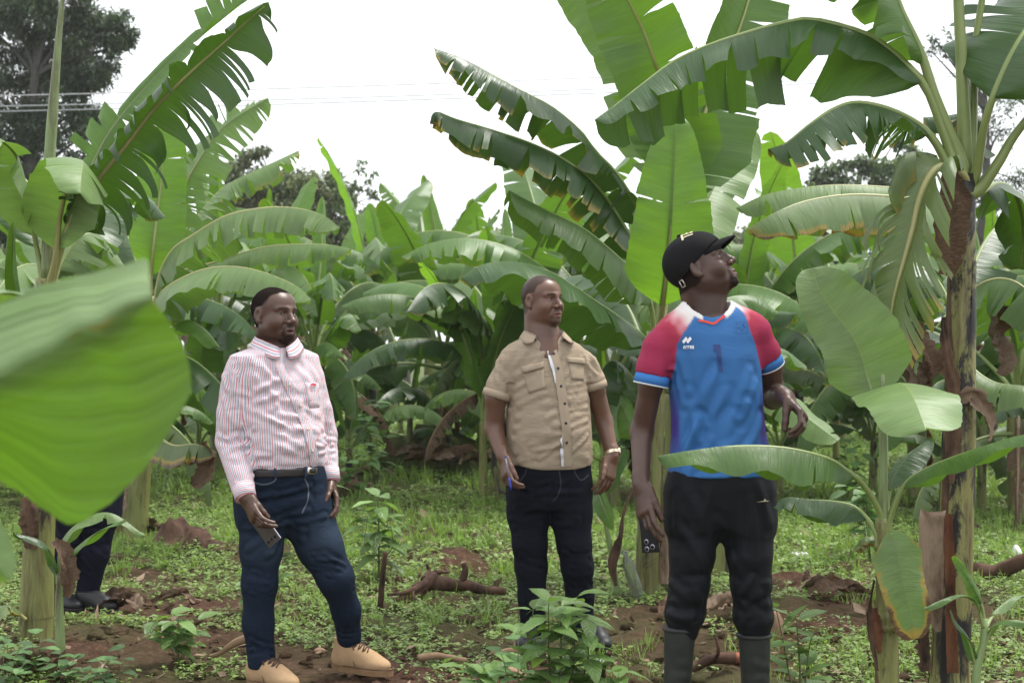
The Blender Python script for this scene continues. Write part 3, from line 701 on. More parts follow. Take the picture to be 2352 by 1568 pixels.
def young_plant():
    Y = 4.9
    root = empty('banana_plant', P(2045, 784 + 1.4 * FD / Y, Y), 'young banana plant with broad leaves and one yellow edged leaf hanging low', 'banana plant', GRP)
    b = P(2040, 784 + 1.4 * FD / Y, Y); b[2] = 0
    pseudostem(root, b, P(2036, 1400, Y), .043, .036, M_STEM, 6, 3, 'pseudostem')
    pseudostem(root, P(2036, 1410, Y), P(2026, 1190, Y), .034, .022, M_STEM, 7, 2, 'pseudostem')
    tube('shoot', spline(PL((2026, 1240, Y), (2029, 1120, Y), (2030, 1010, Y), (2026, 930, Y), (2028, 860, Y)), 18), np.linspace(.019, .007, 18), M_STEMY, root, 12)
    leaf(root, PL((2028, 1120, Y), (2022, 980, Y + .02), (1995, 876, Y + .05), (1962, 780, Y + .06), (1914, 715, Y + .08), (1880, 660, Y + .1), (1868, 615, Y + .13)), .155, M_LEAFP, M_RIB, hint=(-.1, -1, .25), fold=-4, curl=-6, tears=0, pet=.36, seed=1, wave=.012, rib=.011, n=60, nv=9, dry=.05, blunt=4.5, sweep=.15, wl=1.05, wr=.95)
    leaf(root, PL((2030, 1080, Y + .05), (2034, 960, Y + .07), (2055, 890, Y + .02), (2075, 885, Y - .08), (2098, 915, Y - .22), (2118, 965, Y - .32), (2126, 990, Y - .36)), .185, M_LEAFP, M_RIB, hint=(-.25, 1, .1), fold=6, curl=18, tears=0, pet=.34, seed=2, wave=.012, rib=.011, n=50, nv=9, dry=.05, blunt=9, sweep=.05)
    leaf(root, PL((2026, 1220, Y), (2028, 1184, Y), (1988, 1115, Y - .03), (1936, 1071, Y - .06), (1896, 1049, Y - .08), (1804, 1028, Y - .12), (1700, 1024, Y - .16), (1600, 1035, Y - .2), (1508, 1050, Y - .22)), .135, M_LEAF, M_RIB, fold=44, curl=26, tears=[.24], pet=.24, seed=3, wave=.014, rib=.012, n=70, nv=9, dry=.05, blunt=3.0, wr=1.05, wl=1.05, gap=.05, flap=4)
    leaf(root, PL((2030, 1250, Y), (2039, 1192, Y), (2072, 1118, Y - .02), (2116, 1082, Y - .05), (2189, 1050, Y - .1), (2280, 1020, Y - .15), (2352, 1001, Y - .2), (2440, 1000, Y - .25)), .085, M_LEAF, M_RIB, fold=30, curl=30, tears=0, pet=.26, seed=4, wave=.010, rib=.012, n=60, nv=8, dry=.04, blunt=3)
    leaf(root, PL((2022, 1260, Y), (2017, 1228, Y), (1995, 1192, Y + .02), (1962, 1162, Y + .04), (1914, 1151, Y + .06), (1859, 1148, Y + .08), (1804, 1145, Y + .1), (1780, 1168, Y + .1)), .105, M_LEAFD, M_RIB, fold=38, curl=30, tears=[.75], pet=.22, seed=5, rib=.011, n=50, nv=8, dry=.06, blunt=5)
    yd = lambda t, v: (1.1 * smooth(.45, 1.0, v)[None, :] * (.30 + .70 * smooth(.30, .95, t))[:, None] * (.4 + 1.2 * vnoise2(t * 26, t * 0, 1.0, 5))[:, None] + .55 * smooth(.80, .98, t)[:, None])
    leaf(root, PL((2034, 1262, Y - .01), (2042, 1225, Y - .05), (2053, 1238, Y - .08), (2061, 1269, Y - .09), (2075, 1342, Y - .1), (2094, 1415, Y - .1), (2102, 1466, Y - .1)), .098, M_LEAFP, M_RIBY, hint=(0, -.6, 1), fold=2, curl=8, tears=0, pet=.18, seed=6, rib=.010, n=60, nv=11, dry=.0, blunt=9, edge_dry=yd, wave=.008, sweep=.25)
    leaf(root, PL((2020, 1262, Y), (2010, 1240, Y + .02), (1985, 1236, Y + .03), (1962, 1262, Y + .03)), .055, M_DYING, M_RIBY, fold=30, tears=3, pet=.15, seed=7, rib=.007, dry=.5)
    leaf(root, PL((2030, 1220, Y + .05), (2045, 1120, Y + .1), (2085, 1050, Y + .15), (2135, 1010, Y + .2)), .075, M_LEAFD, M_RIB, fold=15, tears=0, pet=.35, seed=8, rib=.009)
    dry_strip(root, PL((2008, 1330, Y - .02), (1996, 1410, Y - .03), (2004, 1470, Y - .04), (2016, 1540, Y - .05)), [.01, .02, .025, .01], M_SHEATH, 41, twist=1.0, curl=.8)
    dry_strip(root, PL((2010, 1395, Y - .045), (2016, 1440, Y - .05), (2020, 1500, Y - .05)), [.02, .035, .01], M_SHEATHR, 42, twist=.2, curl=-.3)
young_plant()

def sprout():
    Y = 4.85; b = P(2248, 784 + 1.4 * FD / Y, Y); b[2] = 0
    root = empty('banana_sucker', b, 'small banana sucker with narrow leaves at the foot of the blackened stem', 'banana sucker')
    tube('stem', spline([b, P(2242, 1560, Y), P(2258, 1480, Y), P(2262, 1420, Y)], 14), np.linspace(.022, .010, 14), M_STEMY, root, 10)
    leaf(root, PL((2262, 1430, Y), (2255, 1390, Y), (2230, 1340, Y), (2205, 1300, Y), (2188, 1276, Y)), .030, M_LEAFY, hint=(.3, -1, 0), fold=15, tears=0, pet=.25, seed=1, rib=.006, blunt=3)
    leaf(root, PL((2262, 1440, Y), (2240, 1380, Y), (2200, 1368, Y - .03), (2150, 1385, Y - .06), (2125, 1400, Y - .08)), .030, M_LEAF, fold=20, tears=0, pet=.15, seed=2, rib=.006, blunt=3)
    leaf(root, PL((2256, 1490, Y), (2280, 1440, Y), (2320, 1426, Y - .02), (2400, 1440, Y - .04)), .022, M_LEAF, fold=25, tears=0, pet=.15, seed=3, rib=.006, blunt=3)
    leaf(root, PL((2262, 1440, Y), (2290, 1400, Y + .1), (2340, 1370, Y + .2), (2420, 1380, Y + .3)), .025, M_LEAFP, fold=25, tears=0, pet=.15, seed=4, rib=.006, blunt=3)
    leaf(root, PL((2250, 1560, Y), (2225, 1470, Y), (2195, 1430, Y - .02), (2180, 1400, Y - .03)), .02, M_LEAFD, fold=25, tears=0, pet=.15, seed=5, rib=.006, blunt=3)
sprout()

def centre_plant():
    Y = 8.3
    b = P(1487, 784 + 1.4 * FD / Y, Y); b[2] = 0
    root = empty('banana_plant', b, 'large banana plant with a bright upright leaf rising behind the man in the cap', 'banana plant', GRP)
    pseudostem(root, b, P(1508, 760, Y), .072, .055, M_STEM, 13, 5)
    pseudostem(root, b + [.16, .12, 0], P(1545, 900, Y + .15), .06, .045, M_STEM, 14, 3)
    c = (1508, 800, Y)
    leaf(root, PL(c, (1518, 730, Y - .2), (1530, 640, Y - .4), (1541, 517, Y - .5), (1548, 400, Y - .5), (1552, 300, Y - .48), (1553, 262, Y - .45)), .265, M_LEAFY, M_RIBY, hint=(-.05, -1, .1), fold=-4, curl=10, tears=[.55], pet=.24, seed=1, flap=3, gap=.02, wave=.012, rib=.018, n=60, nv=9, dry=.02, blunt=2.6, sweep=.25)
    leaf(root, PL(c, (1500, 560, Y), (1428, 414, Y - .1), (1369, 348, Y - .15), (1333, 300, Y - .2), (1267, 245, Y - .3), (1204, 212, Y - .4), (1131, 172, Y - .45), (1061, 135, Y - .5), (995, 112, Y - .5)), .25, M_LEAFD, fold=46, curl=22, tears=15, seed=2, pet=.30, flap=16, gap=.25, rib=.020, n=80, nv=8, dry=.2, grav=.6)
    leaf(root, PL(c, (1500, 640, Y), (1428, 509, Y - .1), (1369, 425, Y - .2), (1303, 370, Y - .3), (1223, 330, Y - .4), (1135, 300, Y - .5), (1050, 275, Y - .55), (1000, 258, Y - .6), (988, 285, Y - .6)), .24, M_LEAFD, fold=50, curl=25, tears=14, seed=3, pet=.24, flap=14, gap=.22, rib=.020, n=80, nv=8, dry=.3, grav=.6)
    leaf(root, PL(c, (1538, 560, Y + .25), (1560, 350, Y + .3), (1540, 240, Y + .2), (1508, 154, Y - .05), (1479, 73, Y - .1), (1442, 0, Y - .15), (1400, -80, Y - .2), (1350, -150, Y - .25)), .34, M_LEAF, M_RIBY, hint=(.15, 1, .25), fold=14, curl=12, tears=12, seed=4, pet=.36, flap=12, gap=.16, rib=.02, n=80, nv=8, dry=.08)
    leaf(root, PL(c, (1525, 560, Y + .2), (1520, 300, Y + .4), (1470, 120, Y + .45), (1380, 0, Y + .4), (1270, -90, Y + .3)), .33, M_LEAFP, hint=(.3, -.9, .6), fold=10, curl=15, tears=3, seed=5, pet=.38, flap=6, rib=.018, dry=.05)
    leaf(root, PL(c, (1535, 640, Y + .1), (1560, 480, Y + .2), (1596, 341, Y + .3), (1632, 220, Y + .4), (1702, 55, Y + .5), (1745, -90, Y + .6), (1790, -200, Y + .7)), .33, M_LEAF, M_RIBY, hint=(-.3, 1, .3), fold=12, curl=14, tears=9, seed=6, pet=.30, flap=14, gap=.14, rib=.02, n=80, dry=.06)
    leaf(root, PL(c, (1540, 620, Y + .3), (1600, 520, Y + .6), (1647, 421, Y + .9), (1694, 348, Y + 1.1), (1726, 288, Y + 1.2)), .24, M_LEAFP, hint=(-.2, -1, .3), fold=12, tears=3, seed=7, pet=.40, flap=12, gap=.12, rib=.016)
    leaf(root, PL((1505, 830, Y), (1500, 720, Y - .05), (1480, 660, Y - .1), (1440, 610, Y - .2), (1384, 558, Y - .3), (1333, 520, Y - .35), (1259, 485, Y - .4), (1201, 456, Y - .45), (1168, 438, Y - .5)), .25, M_LEAF, fold=44, curl=28, tears=11, seed=8, pet=.22, flap=8, gap=.10, rib=.018, n=70, nv=8, dry=.1, grav=.6, depth=.3)
    leaf(root, PL((1505, 900, Y), (1500, 810, Y - .05), (1479, 773, Y - .1), (1424, 730, Y - .3), (1369, 693, Y - .5), (1314, 655, Y - .7), (1259, 623, Y - .85), (1186, 603, Y - 1.0), (1113, 608, Y - 1.1), (1060, 640, Y - 1.15)), .27, M_LEAFD, fold=24, curl=30, tears=5, seed=9, pet=.14, flap=8, gap=.06, rib=.020, n=70, nv=8, dry=.12, depth=.3, wave=.02, wl=1.2)
    leaf(root, PL((1505, 900, Y), (1480, 800, Y + .3), (1440, 700, Y + .6), (1380, 640, Y + .8), (1300, 640, Y + 1.0), (1250, 700, Y + 1.0)), .28, M_LEAFD, fold=30, curl=30, tears=8, seed=10, pet=.2, flap=14, rib=.016)
    leaf(root, PL((1500, 940, Y), (1440, 850, Y - .1), (1400, 830, Y - .15), (1370, 880, Y - .2), (1360, 960, Y - .2)), .2, M_LEAFD, fold=30, curl=30, tears=5, seed=11, pet=.2, rib=.014)
    leaf(root, PL((1495, 1120, Y - .05), (1470, 1020, Y - .1), (1440, 960, Y - .12), (1425, 930, Y - .15), (1415, 960, Y - .2), (1418, 1010, Y - .24)), .11, M_LEAF, hint=(0, -.6, 1), fold=10, tears=0, seed=12, pet=.4, rib=.010)
    leaf(root, PL((1530, 900, Y), (1580, 780, Y + .1), (1640, 700, Y + .2), (1720, 680, Y + .3), (1790, 720, Y + .3)), .25, M_LEAF, fold=30, curl=30, tears=7, seed=13, pet=.2, rib=.016)
    # dead leaf hanging by the foot of the stem
    dry_strip(root, PL((1455, 1120, Y - .1), (1432, 1180, Y - .15), (1425, 1240, Y - .18), (1405, 1300, Y - .2), (1415, 1345, Y - .2)), [.015, .03, .045, .06, .02], M_SHEATH, 51, 'dead_leaf', 1.4, .9)
    dry_strip(root, PL((1535, 1130, Y - .0), (1530, 1230, Y - .05), (1525, 1340, Y - .06)), [.05, .07, .05], M_SHEATHP, 52, twist=.2, curl=-.3)
    tube('shoot', spline([P(1420, 784 + 1.4 * FD / (Y - .15), Y - .15), P(1400, 1250, Y - .15), P(1380, 1150, Y - .15)], 12), np.linspace(.022, .010, 12), M_STEMY, root, 8)
    leaf(root, PL((1382, 1160, Y - .15), (1372, 1120, Y - .15), (1385, 1160, Y - .25), (1408, 1215, Y - .3)), .06, M_LEAF, hint=(0, -.5, 1), fold=5, tears=0, seed=21, pet=.15, rib=.006)
    leaf(root, PL((1385, 1170, Y - .15), (1395, 1110, Y - .1), (1420, 1060, Y - .1), (1440, 1030, Y - .1)), .06, M_LEAFD, hint=(0, -.6, 1), fold=5, tears=0, seed=22, pet=.25, rib=.006)
centre_plant()

def left_plants():
    Y = 7.0
    b = P(82, 784 + 1.4 * FD / Y, Y); b[2] = 0
    root = empty('banana_plant', b, 'banana plant with a tall rolled new leaf behind the blurred foreground leaf', 'banana plant', GRP)
    pseudostem(root, b, P(108, 640, Y), .080, .055, M_STEM, 23, 5)
    c = (108, 680, Y)
    tube('rolled_leaf', spline(PL((108, 640, Y), (112, 480, Y), (114, 366, Y), (124, 220, Y), (136, 73, Y), (143, 0, Y), (150, -90, Y)), 30), np.concatenate([np.linspace(.030, .026, 15), np.linspace(.025, .006, 15)]), M_STEMY, root, 12)
    leaf(root, PL(c, (130, 600, Y - .05), (170, 490, Y - .15), (234, 399, Y - .25), (293, 328, Y - .3), (348, 256, Y - .35), (403, 198, Y - .4), (458, 147, Y - .4), (513, 99, Y - .4), (560, 55, Y - .4), (618, 6, Y - .4)), .30, M_LEAFD, M_RIBY, hint=(-.45, .85, .35), fold=12, curl=48, curl2=95, tears=21, seed=2, pet=.20, flap=18, gap=.5, rib=.020, n=100, nv=10, dry=.06, grav=1.0, depth=.16, wl=.8, wr=1.15)
    leaf(root, PL(c, (140, 560, Y + .3), (190, 430, Y + .4), (245, 315, Y + .4), (310, 230, Y + .4), (385, 150, Y + .4), (470, 70, Y + .4), (560, 0, Y + .4), (650, -60, Y + .4)), .17, M_LEAF, hint=(-.3, -.5, 1), fold=-12, curl=20, tears=9, seed=35, pet=.24, flap=38, gap=.34, rib=.018, n=70, dry=.04)
    leaf(root, PL(c, (128, 590, Y - .1), (138, 500, Y - .15), (160, 410, Y - .25), (182, 372, Y - .4), (190, 375, Y - .55), (186, 405, Y - .68), (183, 445, Y - .75)), .23, M_LEAFP, M_RIBY, hint=(.1, .6, .6), fold=14, curl=20, tears=[.35, .8], seed=4, pet=.2, flap=8, gap=.06, rib=.014, dry=.08, n=60, nv=9, blunt=9)
    leaf(root, PL(c, (85, 560, Y), (60, 430, Y - .1), (30, 345, Y - .2), (-40, 310, Y - .3), (-140, 350, Y - .4)), .22, M_LEAFP, fold=28, curl=25, tears=6, seed=5, pet=.25, rib=.016, dry=.1)
    leaf(root, PL((100, 760, Y - .2), (50, 700, Y - .5), (32, 600, Y - .6), (30, 510, Y - .65)), .11, M_LEAF, hint=(0, .8, .2), fold=40, curl=70, tears=0, seed=6, pet=.15, rib=.012)
    leaf(root, PL(c, (95, 540, Y + .2), (70, 430, Y + .3), (10, 380, Y + .4), (-80, 400, Y + .4)), .24, M_LEAFD, fold=30, curl=30, tears=8, seed=7, pet=.25, rib=.016)
    leaf(root, PL(c, (140, 600, Y + .1), (190, 540, Y + .2), (240, 550, Y + .3), (290, 620, Y + .3)), .22, M_LEAFP, fold=30, curl=30, tears=6, seed=8, pet=.2, rib=.016)
    leaf(root, PL(c, (170, 560, Y + .5), (240, 460, Y + .8), (320, 440, Y + 1.0), (380, 500, Y + 1.1)), .24, M_LEAFD, fold=30, curl=35, tears=9, seed=9, pet=.25, rib=.016)
    dry_strip(root, PL((60, 1140, Y - .09), (66, 1180, Y - .1), (70, 1260, Y - .1)), [.06, .09, .05], M_SHEATH, 61, twist=.2, curl=-.3)
    leaf(root, PL((60, 1420, Y - .1), (20, 1390, Y - .15), (-10, 1410, Y - .2), (-30, 1460, Y - .2)), .08, M_DYING, M_RIBY, fold=20, tears=3, seed=10, pet=.1, rib=.008, dry=.5)

    # young shoot beside it
    Ys = 6.55; b = P(140, 784 + 1.4 * FD / Ys, Ys); b[2] = 0
    root = empty('banana_sucker', b, 'small banana sucker with thin arching leaves beside the left stem', 'banana sucker')
    tube('stem', spline([b, P(136, 1400, Ys), P(137, 1315, Ys)], 12), np.linspace(.024, .014, 12), M_STEMY, root, 10)
    leaf(root, PL((136, 1340, Ys), (125, 1287, Ys), (92, 1243, Ys - .05), (30, 1225, Ys - .1)), .05, M_LEAFD, fold=20, tears=0, pet=.1, seed=1, rib=.008, blunt=3)
    leaf(root, PL((138, 1335, Ys), (157, 1280, Ys), (198, 1240, Ys - .05), (245, 1212, Ys - .08), (290, 1193, Ys - .1)), .05, M_LEAF, fold=15, tears=0, pet=.1, seed=2, rib=.008, blunt=3)
    leaf(root, PL((134, 1340, Ys), (140, 1250, Ys + .05), (190, 1195, Ys + .08), (256, 1180, Ys + .1), (336, 1234, Ys + .1)), .075, M_LEAFP, fold=25, tears=1, pet=.2, seed=3, rib=.008, blunt=3)
    dry_strip(root, PL((122, 1240, Ys - .02), (150, 1270, Ys - .06), (160, 1330, Ys - .07), (152, 1370, Ys - .06)), [.03, .07, .08, .03], M_DEAD, 62, 'dead_leaf', .7, .6)

    # the clump behind, to the right of it
    Y = 10.6
    b = P(310, 784 + 1.4 * FD / Y, Y); b[2] = 0
    root = empty('banana_plant', b, 'banana plant with long arching leaves behind the man in the striped shirt', 'banana plant', GRP)
    pseudostem(root, b, P(345, 740, Y), .085, .06, M_STEM, 27, 4)
    pseudostem(root, b + [-.17, .1, 0], P(275, 800, Y + .1), .07, .05, M_STEM, 28, 3)
    c = (345, 780, Y)
    leaf(root, PL(c, (345, 660, Y), (352, 575, Y - .1), (362, 490, Y - .1), (372, 400, Y - .1), (378, 260, Y - .1)), .23, M_LEAFY, M_RIBY, hint=(.1, -1, .2), fold=-2, tears=2, seed=1, pet=.28, rib=.02, flap=4, gap=.03, dry=.02)
    leaf(root, PL(c, (365, 640, Y - .1), (396, 574, Y - .2), (440, 542, Y - .3), (513, 498, Y - .4), (586, 480, Y - .5), (659, 476, Y - .6), (733, 491, Y - .7), (782, 525, Y - .8)), .31, M_LEAFP, M_RIBY, fold=42, curl=25, tears=17, seed=2, pet=.14, flap=10, gap=.14, rib=.022, n=80, nv=8, dry=.1, grav=.6)
    leaf(root, PL(c, (380, 680, Y), (410, 627, Y), (494, 602, Y - .1), (586, 572, Y - .2), (659, 562, Y - .3), (751, 562, Y - .4), (806, 574, Y - .5)), .24, M_LEAFP, M_RIBY, fold=42, curl=25, tears=18, seed=3, pet=.16, flap=10, gap=.14, rib=.020, n=80, nv=8, dry=.15, grav=.6)
    leaf(root, PL(c, (360, 700, Y - .3), (385, 660, Y - .6), (458, 622, Y - .8), (531, 612, Y - 1.0), (604, 625, Y - 1.2), (678, 656, Y - 1.3), (716, 690, Y - 1.4)), .26, M_LEAFP, M_RIBY, fold=38, curl=28, tears=10, seed=4, pet=.12, flap=8, gap=.10, rib=.020, n=70, nv=8, dry=.1, grav=.6)
    leaf(root, PL(c, (380, 600, Y + .2), (405, 500, Y + .2), (429, 418, Y + .2), (458, 366, Y + .2), (495, 311, Y + .2), (542, 271, Y + .2), (617, 226, Y + .2)), .27, M_LEAFP, M_RIBY, hint=(-.2, -.6, .6), fold=22, curl=20, tears=24, seed=5, pet=.3, flap=24, gap=.5, rib=.018, n=90, dry=.12, grav=.7)
    leaf(root, PL(c, (390, 640, Y + .4), (440, 520, Y + .6), (502, 440, Y + .7), (549, 410, Y + .7), (604, 385, Y + .7), (688, 346, Y + .7)), .27, M_LEAFP, M_RIBY, fold=34, curl=25, tears=17, seed=6, pet=.3, flap=18, gap=.4, rib=.016, n=80, dry=.2, grav=.7)
    leaf(root, PL(c, (400, 760, Y - .3), (430, 735, Y - .5), (470, 760, Y - .6), (505, 800, Y - .65)), .16, M_LEAFY, fold=15, tears=1, seed=7, pet=.2, rib=.014)
    leaf(root, PL(c, (330, 700, Y + .4), (300, 560, Y + .6), (250, 480, Y + .7), (170, 470, Y + .8)), .28, M_LEAFD, fold=30, curl=30, tears=8, seed=8, pet=.25, rib=.018)
    leaf(root, PL((345, 860, Y), (400, 820, Y - .3), (450, 830, Y - .5), (520, 900, Y - .6), (560, 990, Y - .6)), .24, M_LEAFD, fold=30, curl=30, tears=6, seed=9, pet=.2, rib=.016)
    yd = lambda t, v: .7 * smooth(.55, 1.0, v)[None, :] * np.ones(len(t))[:, None]
    leaf(root, PL((345, 960, Y - .1), (365, 1000, Y - .3), (400, 1022, Y - .4), (450, 1020, Y - .5), (500, 1040, Y - .5)), .20, M_DYING, M_RIBY, fold=50, curl=25, tears=7, seed=10, pet=.15, rib=.014, edge_dry=yd)
    dry_strip(root, PL((460, 1020, Y - .5), (480, 1050, Y - .5), (470, 1090, Y - .5), (440, 1115, Y - .5)), [.08, .16, .16, .05], M_DEAD, 63, 'dead_leaf', .8, .7)
    dry_strip(root, PL((285, 1110, Y - .1), (275, 1160, Y - .12), (270, 1200, Y - .12)), [.05, .09, .05], M_SHEATHP, 64, twist=.3, curl=-.4)
left_plants()

def right_back_plant():
    Y = 7.9; b = P(2192, 0, Y); b[2] = 0
    root = empty('banana_plant', b, 'banana plant with grey green yellow tipped leaves behind the blackened stem', 'banana plant', GRP)
    pseudostem(root, b, P(2205, 700, Y), .07, .05, M_STEM, 83, 3); c = (2205, 740, Y)
    ed = lambda t, v: .42 * smooth(.72, 1.0, v)[None, :] * (vnoise2(t * 30, t * 0, 1.0, 3) > .45)[:, None] + .25 * smooth(.9, 1, t)[:, None]
    leaf(root, PL(c, (2205, 560, Y - .1), (2150, 470, Y - .3), (2060, 452, Y - .5), (1950, 447, Y - .6), (1850, 462, Y - .7), (1780, 490, Y - .8), (1716, 528, Y - .85)), .27, M_LEAFP, M_RIBY, fold=50, curl=25, tears=9, seed=3, pet=.22, flap=10, gap=.08, rib=.018, dry=.12, grav=.7, edge_dry=ed, n=60, nv=9)
    leaf(root, PL(c, (2200, 520, Y + .3), (2150, 440, Y + .5), (2060, 432, Y + .6), (1950, 425, Y + .6), (1860, 430, Y + .6), (1760, 448, Y + .6), (1690, 480, Y + .6)), .28, M_LEAFP, M_RIBY, fold=40, curl=25, tears=12, seed=4, pet=.22, flap=12, gap=.12, rib=.016, dry=.1)
    leaf(root, PL(c, (2225, 680, Y - .1), (2262, 648, Y - .2), (2310, 640, Y - .3), (2360, 665, Y - .4), (2430, 740, Y - .5)), .27, M_LEAF, M_RIBY, fold=40, curl=25, tears=6, seed=5, pet=.2, rib=.016)
    leaf(root, PL((2205, 800, Y), (2240, 850, Y - .1), (2290, 880, Y - .2), (2360, 890, Y - .3), (2450, 930, Y - .4)), .2, M_LEAFP, fold=20, curl=25, tears=3, seed=6, pet=.2, rib=.014)
    leaf(root, PL(c, (2240, 600, Y + .3), (2290, 520, Y + .5), (2350, 500, Y + .6), (2430, 540, Y + .6)), .28, M_LEAFD, fold=35, curl=25, tears=8, seed=7, pet=.2, rib=.016)
    leaf(root, PL(c, (2150, 640, Y + .2), (2080, 600, Y + .3), (2000, 610, Y + .3), (1930, 660, Y + .3), (1890, 740, Y + .3)), .26, M_LEAFD, fold=35, curl=30, tears=7, seed=8, pet=.15, rib=.016)
    leaf(root, PL((2205, 800, Y), (2130, 760, Y + .5), (2050, 790, Y + .7), (1980, 860, Y + .8)), .24, M_LEAFD, fold=30, curl=30, tears=5, seed=9, pet=.15, rib=.016)
    dry_strip(root, PL((2300, 700, Y - .3), (2290, 760, Y - .3), (2310, 830, Y - .3), (2295, 860, Y - .3)), [.08, .16, .14, .04], M_DYING, 84, 'withered_leaf', .8, .7)
    Y = 8.9; b = P(1660, 0, Y); b[2] = 0
    root = empty('banana_plant', b, 'small banana plant whose pale leaf points down beside the raised hand', 'banana plant', GRP)
    pseudostem(root, b, P(1670, 880, Y), .05, .035, M_STEM, 85, 2)
    leaf(root, PL((1670, 900, Y), (1700, 850, Y - .1), (1760, 890, Y - .2), (1840, 950, Y - .3), (1925, 1014, Y - .4)), .15, M_LEAFP, M_RIBY, hint=(-.2, -.3, 1), fold=12, curl=15, tears=2, seed=1, pet=.2, rib=.012, flap=5)
    leaf(root, PL((1670, 900, Y), (1700, 780, Y), (1760, 720, Y - .1), (1830, 720, Y - .2)), .2, M_LEAFD, fold=25, curl=25, tears=4, seed=2, pet=.2, rib=.012)
    leaf(root, PL((1670, 900, Y), (1640, 780, Y), (1580, 740, Y + .1), (1500, 780, Y + .1)), .2, M_LEAF, fold=25, curl=25, tears=4, seed=3, pet=.2, rib=.012)
    leaf(root, PL((1670, 900, Y), (1720, 820, Y + .3), (1790, 800, Y + .5), (1850, 840, Y + .6)), .2, M_LEAF, fold=25, curl=25, tears=4, seed=4, pet=.2, rib=.012)
right_back_plant()

def near_leaf():
    """the big leaf right in front of the lens, and the tip of another below it"""
    root = empty('banana_plant', (-1.35, 1.55, 0), 'nearby banana plant whose big blurred leaf hangs close to the lens', 'banana plant', GRP)
    pseudostem(root, (-1.35, 1.55, 0), (-1.30, 1.6, 1.15), .07, .05, M_STEM, 70, 3)
    up = np.array([(-420, 850), (-200, 780), (0, 700), (110, 650), (220, 624), (300, 602), (354, 589)], float)
    fo = np.array([(-420, 1010), (-200, 930), (0, 845), (140, 775), (234, 726), (311, 702), (350, 690)], float)
    lo = np.array([(-420, 1020), (-200, 1065), (0, 1107), (100, 1170), (190, 1197), (330, 1077), (440, 900)], float)
    n = 40
    U, Fd, Lo = spline(up, n), spline(fo, n), spline(lo, n)
    rj = np.random.RandomState(8); jag = np.interp(np.arange(n), np.arange(0, n, 3), rj.normal(0, 7, len(range(0, n, 3)))); Fd[:, 1] += jag * smooth(0, .3, np.linspace(0, 1, n)); Lo += rj.normal(0, 1.5, Lo.shape); U[:, 1] += rj.normal(0, 1.2, n); U[-3:, 0] -= [0, 4, 14]; U[-1, 1] += 10
    rows = []; R = 16
    for k in range(R + 1):
        t = k / R
        if t <= .36:
            q = t / .36; pix = U * (1 - q) + Fd * q; Yd = 1.66 - .08 * q + .012 * math.sin(q * 3.1)
            row = np.array([P(a, b_, Yd + .10 * (1 - i / n)) for i, (a, b_) in enumerate(pix)])
        else:
            q = (t - .36) / .64; bulge = 28 * math.sin(q * math.pi)
            pix = Fd * (1 - q) + Lo * q + np.array([1.0, 0])[None, :] * bulge * smooth(.4, 1, np.linspace(0, 1, n))[:, None]
            Yd = 1.58 + .26 * q
            row = np.array([P(a, b_, Yd + .10 * (1 - i / n)) for i, (a, b_) in enumerate(pix)])
        rows.append(row)
    A = np.array(rows)
    for k in range(R + 1): A[k, :, 1] += .006 * np.sin(np.linspace(0, 9, n) + k * .3)
    ids = np.arange((R + 1) * n).reshape(R + 1, n)
    f = np.stack([ids[:-1, :-1], ids[1:, :-1], ids[1:, 1:], ids[:-1, 1:]], -1).reshape(-1, 4)
    uu = np.tile(np.linspace(0, .5, n)[None, :], (R + 1, 1)); tt = np.tile(np.linspace(-1, 1, R + 1)[:, None], (1, n))
    # veins run from the fold outwards, tilted towards the tip
    uv = np.stack([2.2 * (uu * .35 + .30 * np.abs(tt + .28) * np.where(tt > -.28, -.35, 1.0)).ravel(), (tt * .9).ravel()], -1)
    e = np.zeros((R + 1, n)); e[:, -1] = .24; e[6, 29:] = .25; e[6, 32:35] = .36; e[-1, :] = .21
    e += .22 * (vnoise(A * 1.0, 14) > .72) * (np.abs(tt + .28) < .1)
    o = mesh_obj('leaf', A.reshape(-1, 3), f, M_NEAR, root, uv=uv, attrs={'dry': e.ravel()})
    # tip of a lower leaf and a pale one behind
    leaf(root, [np.array([-1.30, 1.6, 1.12]), P(-700, 900, 1.6), P(-420, 1000, 1.55), P(-220, 1110, 1.5), P(-60, 1230, 1.46), P(28, 1330, 1.44)], .085, M_LEAFP, hint=(.4, -1, .4), fold=14, tears=0, pet=.3, seed=3, rib=.012, dry=.02, blunt=5)
    leaf(root, [np.array([-1.30, 1.62, 1.12]), P(-700, 760, 2.1), P(-300, 670, 2.3), P(-40, 668, 2.5), P(130, 690, 2.7)], .07, M_LEAFP, fold=8, tears=0, pet=.3, seed=4, rib=.01, dry=.02)
M_NEAR = banana_material('banana_leaf_near', (0.285, 0.400, 0.180), (0.085, 0.205, 0.006), .42, .46, .5, 0, 2.2, 2.6)
near_leaf()
